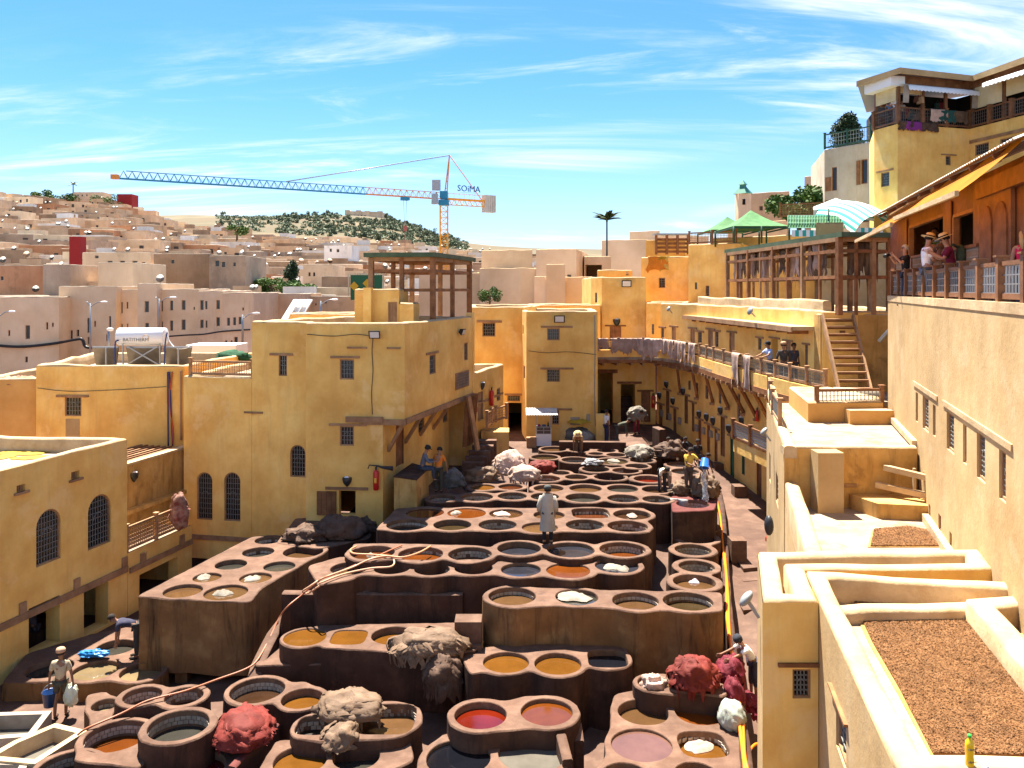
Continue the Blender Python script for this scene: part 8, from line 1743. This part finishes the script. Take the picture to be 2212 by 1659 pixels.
def stripes():
    nt = STR.node_tree; N = nt.nodes; L = nt.links; bs = N['Principled BSDF']; bs.inputs['Roughness'].default_value = .85; tc = N.new('ShaderNodeTexCoord'); s = N.new('ShaderNodeSeparateXYZ'); L.new(tc.outputs['UV'], s.inputs[0]); m = N.new('ShaderNodeMath'); m.operation = 'FRACT'; L.new(s.outputs[0], m.inputs[0]); g = N.new('ShaderNodeMath'); g.operation = 'GREATER_THAN'; g.inputs[1].default_value = .5; L.new(m.outputs[0], g.inputs[0]); x = N.new('ShaderNodeMix'); x.data_type = 'RGBA'; L.new(g.outputs[0], x.inputs[0]); x.inputs[6].default_value = (.70, .72, .68, 1); x.inputs[7].default_value = (.03, .33, .27, 1); L.new(x.outputs[2], bs.inputs['Base Color'])
stripes()
def strip_sheet(mb_rows, name, parent, per=.3):
    """rows: list of point rows; stripes run along the first index"""
    n, m = len(mb_rows), len(mb_rows[0]); me = bpy.data.meshes.new(name); vs = [tuple(p) for r_ in mb_rows for p in r_]; fs = [(i * m + j, (i + 1) * m + j, (i + 1) * m + j + 1, i * m + j + 1) for i in range(n - 1) for j in range(m - 1)]; me.from_pydata(vs, [], fs); uv = me.uv_layers.new(name='uv'); L_ = [0.]
    for j in range(1, m): L_.append(L_[-1] + max((Vector(mb_rows[i][j]) - Vector(mb_rows[i][j - 1])).length for i in range(n)))
    for p in me.polygons:
        for li in p.loop_indices: vi = me.loops[li].vertex_index; uv.data[li].uv = (L_[vi % m] / per, vi // m)
    me.materials.append(STR); me.polygons.foreach_set('use_smooth', [True] * len(me.polygons)); return obj(name, me, parent)
t = thing('striped_parasol', 'square green and white striped parasol behind the barrel awning', 'parasol', P(1806, 500, 50)); Y = 50; ap = P(1806, 428, Y + 1.2); e = [P(1757, 453, Y), P(1858, 453, Y), P(1858, 447, Y + 2.6), P(1757, 447, Y + 2.6)]
for i, (p, q) in enumerate(zip(e, e[1:] + e[:1])):
    n = 12; rows = [[p.lerp(q, j / n).lerp(ap, f) for j in range(n + 1)] for f in (0, .5, .97)]; strip_sheet(rows, 'panel', t, .45); rows = [[p.lerp(q, j / n) - Vector((0, 0, .38)) for j in range(n + 1)], [p.lerp(q, j / n) for j in range(n + 1)]]; strip_sheet(rows, 'valance', t, .45)
mb = MB(); mb.tube([ap, P(1806, 530, Y + 1.2)], .05, 8); mb.build('pole', STEEL, t)
t = thing('barrel_awning', 'curved green and white striped barrel awning on the right roofs', 'awning', P(1840, 505, 47)); rows = []
A_b = P(1806, 474, 49.8); B_b = P(1897, 508, 45.2); ax_ = (B_b - A_b).normalized(); sd2 = ax_.cross(Vector((0, 0, 1))).normalized(); up2 = sd2.cross(ax_)
for i in range(13): f = i / 12; c_ = A_b.lerp(B_b, f) + up2 * (.25 * math.sin(PI * f)); rows.append([c_ + sd2 * (1.35 * math.cos(PI * j / 16)) + up2 * (1.15 * math.sin(PI * j / 16)) for j in range(17)])
strip_sheet(rows, 'canopy', t, .34)
for x0, x1, y0, l in ((1852, 1908, 492, 'v'), (1710, 1765, 497, 'v')):
    rows = [[P(x0 + (x1 - x0) * j / 14, y0 + 14, 45.2) for j in range(15)], [P(x0 + (x1 - x0) * j / 14, y0, 45.2) for j in range(15)]]; strip_sheet(rows, 'valance', t, .4)
for x, y in ((1790, 450), (1900, 500)): mb = MB(); mb.tube([P(x, y, 46.5), P(x, y + 60, 46.5)], .05, 6); mb.build('post', GF, t)
t = thing('barrel_trellis', 'low green barrel trellis left of the striped awning', 'trellis', P(1770, 500, 46)); 
mb = MB()
for i in range(25): x = 1702 + 140 * i / 24; mb.tube([P(x, 492 - 26 * math.sin(PI * k / 8), 46 + 2.6 * k / 8) for k in range(9)], .022, 4)
for k in range(9): mb.tube([P(1702, 492 - 26 * math.sin(PI * k / 8), 46 + 2.6 * k / 8), P(1842, 492 - 26 * math.sin(PI * k / 8), 46 + 2.6 * k / 8)], .025, 4)
tag(mb.build('lattice_hoops', flat('trellis_green', (.06, .22, .12)), t), kind='stuff')
mb = MB(); vs = []
for k in range(9): vs += [P(1702, 493 - 25 * math.sin(PI * k / 8), 46.03 + 2.6 * k / 8), P(1842, 493 - 25 * math.sin(PI * k / 8), 46.03 + 2.6 * k / 8)]
mb.add(vs, [(2 * k, 2 * k + 1, 2 * k + 3, 2 * k + 2) for k in range(8)], 0, True); mb.build('net', GT, t)
simple_house('roof_cabin', 'small cream cube on the roof above the drying pergola', [XY(1762, 38), XY(1822, 37.6), XY(1822, 40), XY(1762, 40)], 12, 14.05, CREAM, roof=.05, w=.1)
balustrade('brown roof railing right of the green tents', [P(1685, 470, 56), P(1785, 466, 54)], h=.9, spacing=2.5, mat=WOOD, lat=WOODPALE)
simple_house('pinkish_skyline_house', 'pinkish weathered house on the skyline beside the minaret', [XY(1620, 92), XY(1705, 90), XY(1705, 100), XY(1620, 100)], 12, CZ + (HY - 415) / F * 91, HM['tan'], [(1640, 445, 1648, 455, 1)])
simple_house('pinkish_block_house', 'pink block house at the top of the slope above the bushy tree', [XY(1738, 85), XY(1782, 84), XY(1785, 92), XY(1738, 92)], 12, CZ + (HY - 378) / F * 84, HM['tan'])
simple_house('tent_back_house', 'pale pink house wall behind the green tents', [XY(1572, 70), XY(1700, 68), XY(1700, 76), XY(1572, 76)], 10, CZ + (HY - 478) / F * 69, HM['sandy'])
simple_house('tent_terrace_house', 'terrace house carrying the green tents and striped awnings', [XY(1540, 58.5), XY(1905, 51.5), XY(1920, 60), XY(1540, 66)], 8, 14.6, OCHRE)
t = thing('small_minaret', 'small square minaret with a green tiled cap', 'minaret', P(1605, 480, 88)); c = P(1605, 470, 88); mb = MB(); mb.box((c.x, c.y, c.z + .5), (1.35, 1.35, 4.0)); mb.build('shaft', HM['sandy'], t); mb = MB(); mb.lathe([(1.1, 0), (.35, .8), (.35, 1.0), (.5, 1.0), (.02, 1.5)], 4, (c.x, c.y, c.z + 2.5), smooth=False); mb.build('tiled_cap', flat('tile_green', (.05, .2, .14)), t); mb = MB(); mb.box((c.x - .1, c.y - .69, c.z + 1.6), (.3, .06, .6)); mb.build('window', DARK, t)
# drying bark on the roofs: many small curled pieces
BARKM = pmat('drying_bark', (.155, .066, .021), (.26, .13, .052), (.205, .095, .034), scale=14, bump=.5, bscale=40, rough=.85, det=8)
def grain(label, poly, z, n, seed, cloth=True):
    rr = random.Random(seed); xs = [p.x for p in poly]; ys = [p.y for p in poly]; mb = MB()
    if cloth:
        m = sum(poly, Vector((0, 0))) / len(poly); q = MB(); out = [m + (p - m) * 1.06 for p in poly]; q.prism([p + Vector((rr.uniform(-.03, .03), rr.uniform(-.03, .03))) for p in out], z, z + .012); q.build('drying_sheet', pmat('straw_sheet', (.34, .19, .04), (.42, .27, .09), scale=3, bump=.2), None, 'straw coloured sheet spread under ' + label, 'sheet')
    mb.prism(poly, z + .01, z + .035)
    def ins(p):
        c = False
        for a, b in zip(poly, poly[1:] + poly[:1]):
            if (a.y > p[1]) != (b.y > p[1]) and p[0] < (b.x - a.x) * (p[1] - a.y) / (b.y - a.y) + a.x: c = not c
        return c
    k = 0
    while k < n:
        p = (rr.uniform(min(xs), max(xs)), rr.uniform(min(ys), max(ys)))
        if not ins(p): continue
        k += 1; a = rr.uniform(0, 6.28); s = rr.uniform(.005, .014); d = Vector((math.cos(a), math.sin(a), rr.uniform(-.3, .6))) * s; e = Vector((-math.sin(a), math.cos(a), rr.uniform(-.6, .6))) * s * .45; c = Vector((p[0], p[1], z + .04 + rr.random() * .015)); mb.add([c - d - e, c + d - e, c + d + e, c - d + e], [(0, 1, 2, 3)])
    mb.build('bark_layer', BARKM, None, label, 'bark', kind='stuff')
grain('brown tanning bark drying over the near roof', [Vector(p[:2]) for p in (G(1838, 1290, 5.98), G(2078, 1292, 5.98), G(2150, 1375, 5.98), G(2235, 1470, 5.98), G(2300, 1640, 5.98), G(2016, 1634, 5.98), G(1945, 1495, 5.98), G(1884, 1390, 5.98))], 5.985, 75000, 5)
grain('small brown bark patch on the sunlit lower terrace', [Vector(p[:2]) for p in (G(1888, 1146, 5.6), G(1960, 1140, 5.6), G(2002, 1147, 5.6), G(2028, 1182, 5.6), G(1880, 1182, 5.6))], 5.605, 9000, 6)
# juice bottle on the parapet
b = P(2124, 1642, 7.72); t = thing('juice_bottle', 'yellow juice bottle with a green cap on the near parapet', 'bottle', (b.x, b.y, 6.42)); o = (b.x, 7.95, 6.405); mb = MB(); mb.lathe([(.036, 0), (.041, .012), (.041, .075), (.037, .1), (.041, .13), (.041, .2), (.036, .235), (.016, .262), (.014, .275)], 18, o); mb.build('bottle_body', flat('juice_yellow', (.85, .50, .005), rough=.15, spec=.5), t); mb = MB(); mb.lathe([(.018, 0), (.018, .026)], 14, (o[0], o[1], o[2] + .275)); mb.build('cap', flat('cap_green', (.04, .42, .06), rough=.4), t)
for z in (.055, .175): text_part('label_letters', 'Hawai', .034, flat('label_ink', (.06, .07, .1)), t, (o[0] + .004, o[1] - .042, o[2] + z), Euler((PI / 2, 0, .12)), .001)
c = (o[0] + .14, 7.93, 6.41); patch('paper_scrap', 'crumpled white and purple wrapper beside the bottle', c, .035, .025, WHITEP, 3, .012, cat='litter')
# plants
t = thing('potted_fern', 'green fern in a clay pot hanging at the shop window', 'plant', SP(2034, .2)); q = Vector(SP(2034, .18)); q.z = 11.95; mb = MB(); mb.lathe([(.09, 0), (.15, .2), (.16, .22), (.13, .2)], 14, q); mb.build('pot', pmat('terracotta', (.34, .14, .07), (.42, .19, .1), scale=5), t)
for k in range(16): a = k * 2.4; d = Vector((math.cos(a), math.sin(a), 0)); L_ = R.uniform(.18, .32); pts = [q + Vector((0, 0, .2)) + d * (L_ * f) + Vector((0, 0, L_ * (1.3 * f - 1.1 * f * f))) for f in (0, .35, .7, 1)]; mb = MB(); s = d.cross(Vector((0, 0, 1))) * .03; mb.add([x for p in pts for x in (p - s, p + s)], [(2 * i, 2 * i + 1, 2 * i + 3, 2 * i + 2) for i in range(3)], 0, True); mb.build('frond', LEAF if 'leaf_green' in MATS and False else pmat('fern_green', (.05, .14, .02), (.1, .22, .04), scale=6, bump=0), t)
# awning green tarpaulin, louvre screens and painted boards seen through the tower pergola
mb = MB(); c = P(503, 772, 39); mb.ball(tuple(c), (.85, .5, .32), 16, 10, nz=.5, seed=4, ns=3); mb.build('green_tarpaulin', cloth((.012, .06, .025)), None, 'dark green tarpaulin bundled on the railed roof', 'tarpaulin')
mb = MB(); c = P(470, 765, 44); mb.box((c.x, c.y, c.z), (2.6, 2, 1.1)); mb.build('roof_cabin', WHITEP, None, 'white and blue roof cabin behind the railed roof', 'cabin')
t = thing('painted_hoarding', 'hoarding with green and yellow diamonds seen left of the pergola posts', 'hoarding', P(790, 640, 84)); Y = 84; a = P(757, 648, Y); b = P(825, 594, Y); mb = MB(); mb.box(((a.x + b.x) / 2, Y + .2, (a.z + b.z) / 2), (b.x - a.x, .2, b.z - a.z)); mb.build('board', flat('hoarding_green', (.02, .12, .05), rough=.6), t)
for i, (x, y) in enumerate(((777, 632), (810, 632), (765, 618), (793, 640), (793, 612))): c = P(x, y, Y - .02); s = SZ(10, Y); mb = MB(); mb.add([c + Vector((-s, 0, 0)), c + Vector((0, 0, -s)), c + Vector((s, 0, 0)), c + Vector((0, 0, s))], [(0, 1, 2, 3)]); mb.build('diamond', flat('hoarding_yellow' if i % 2 == 0 else 'hoarding_leaf', (.6, .36, .02) if i % 2 == 0 else (.12, .25, .04)), t)
mb = MB()
for k in range(16): x = 753 + k * 5; mb.beam(P(x, 590, 86), P(x, 640, 86), .12, .1)
tag(mb.build('screen_slats', HM['sandy'], t), kind='stuff')
for i, (x0, y0, x1, y1, m, l) in enumerate(((520, 645, 620, 690, 'w', 'tilted white boards stacked behind the tower roof'),)):
    a = P(640, 690, 45)
    t = thing('leaning_boards', l, 'boards', a)
    for k in range(3): mb = MB(); p = P(615 + k * 14, 690, 46); mb.beam(p, p + Vector((.55, .5, 1.1)), .7, .06); mb.build('board', WHITEP, t)


hose('thick black cable sagging along the beige valley houses', [P(-30, 744, 75.7), P(40, 749, 75.7), P(110, 743, 75.7), P(165, 733, 75.6), P(178, 734, 75.6), P(184, 748, 75.6), P(197, 752, 75.5)], .14, (.02, .018, .017), name='cable')
hose('thin wire drooping between the right-hand valley houses', [P(345, 728, 76.5), P(400, 724, 76.5), P(440, 722, 76.2), P(480, 716, 75.8), P(540, 712, 75.6)], .08, (.03, .025, .02), name='cable')
for i, (y, z) in enumerate(((1228, 1.42), (1256, 1.28), (1318, 1.1))):
    a = G(1606, y, z); b = G(1652, y - 4, z); mb = MB(); mb.prism([Vector((a.x, a.y)), Vector((b.x, b.y)), Vector((b.x, b.y + 1.6)), Vector((a.x, a.y + 1.6))], z - .6, z); mb.build('alley_step', [GROUND], None, ['highest clay step across the alley', 'middle clay step across the alley', 'lowest clay step across the alley'][i], 'step')
RUST = pmat('rusty_sheet', (.28, .10, .05), (.45, .27, .19), scale=2, bump=.4, bscale=6)
for i in range(5):
    p = P(2 + i * 15, 806 - (i % 2) * 6, 35.2); patch('rusty_sheet', '%s rusty crumpled sheet on the orange-walled roof, from the left' % ORD2[i], (p.x, p.y, 7.0 + .1 * (i % 2)), .7, .5, RUST, 200 + i, .14, 'rusty sheets on the roof', 'sheet', rz=i)

def wall_cable(label, W_, pts, r=.014, c=(.06, .05, .04)): hose(label, [W_.pt(W_.uz(x, y)[0], W_.uz(x, y)[1], .03) for x, y in pts], r, c, name='cable')
wall_cable('thin cable running from the tower floodlight down its front', TW2, [(806, 730), (804, 760), (806, 800), (803, 850), (805, 895)]); wall_cable('thin cable along the top of the tower front', TW2, [(664, 722), (720, 726), (770, 722), (804, 727)])
wall_cable('thin cable crossing the central tower front', CTW, [(1142, 758), (1180, 762), (1230, 760), (1288, 766)]); wall_cable('thin grey conduit down the corner of the central tower', CTW, [(1284, 680), (1285, 760), (1284, 850), (1286, 920)], .025, (.3, .28, .25))
wall_cable('rusty drain pipe down the piped wall house', PIPEW, [(392, 800), (392, 860), (392, 950)], .045, (.28, .16, .09)); wall_cable('thin cable sagging across the piped wall', PIPEW, [(82, 838), (150, 845), (250, 842), (360, 835)], .012)
bpy.data.scenes.remove(BENCH)
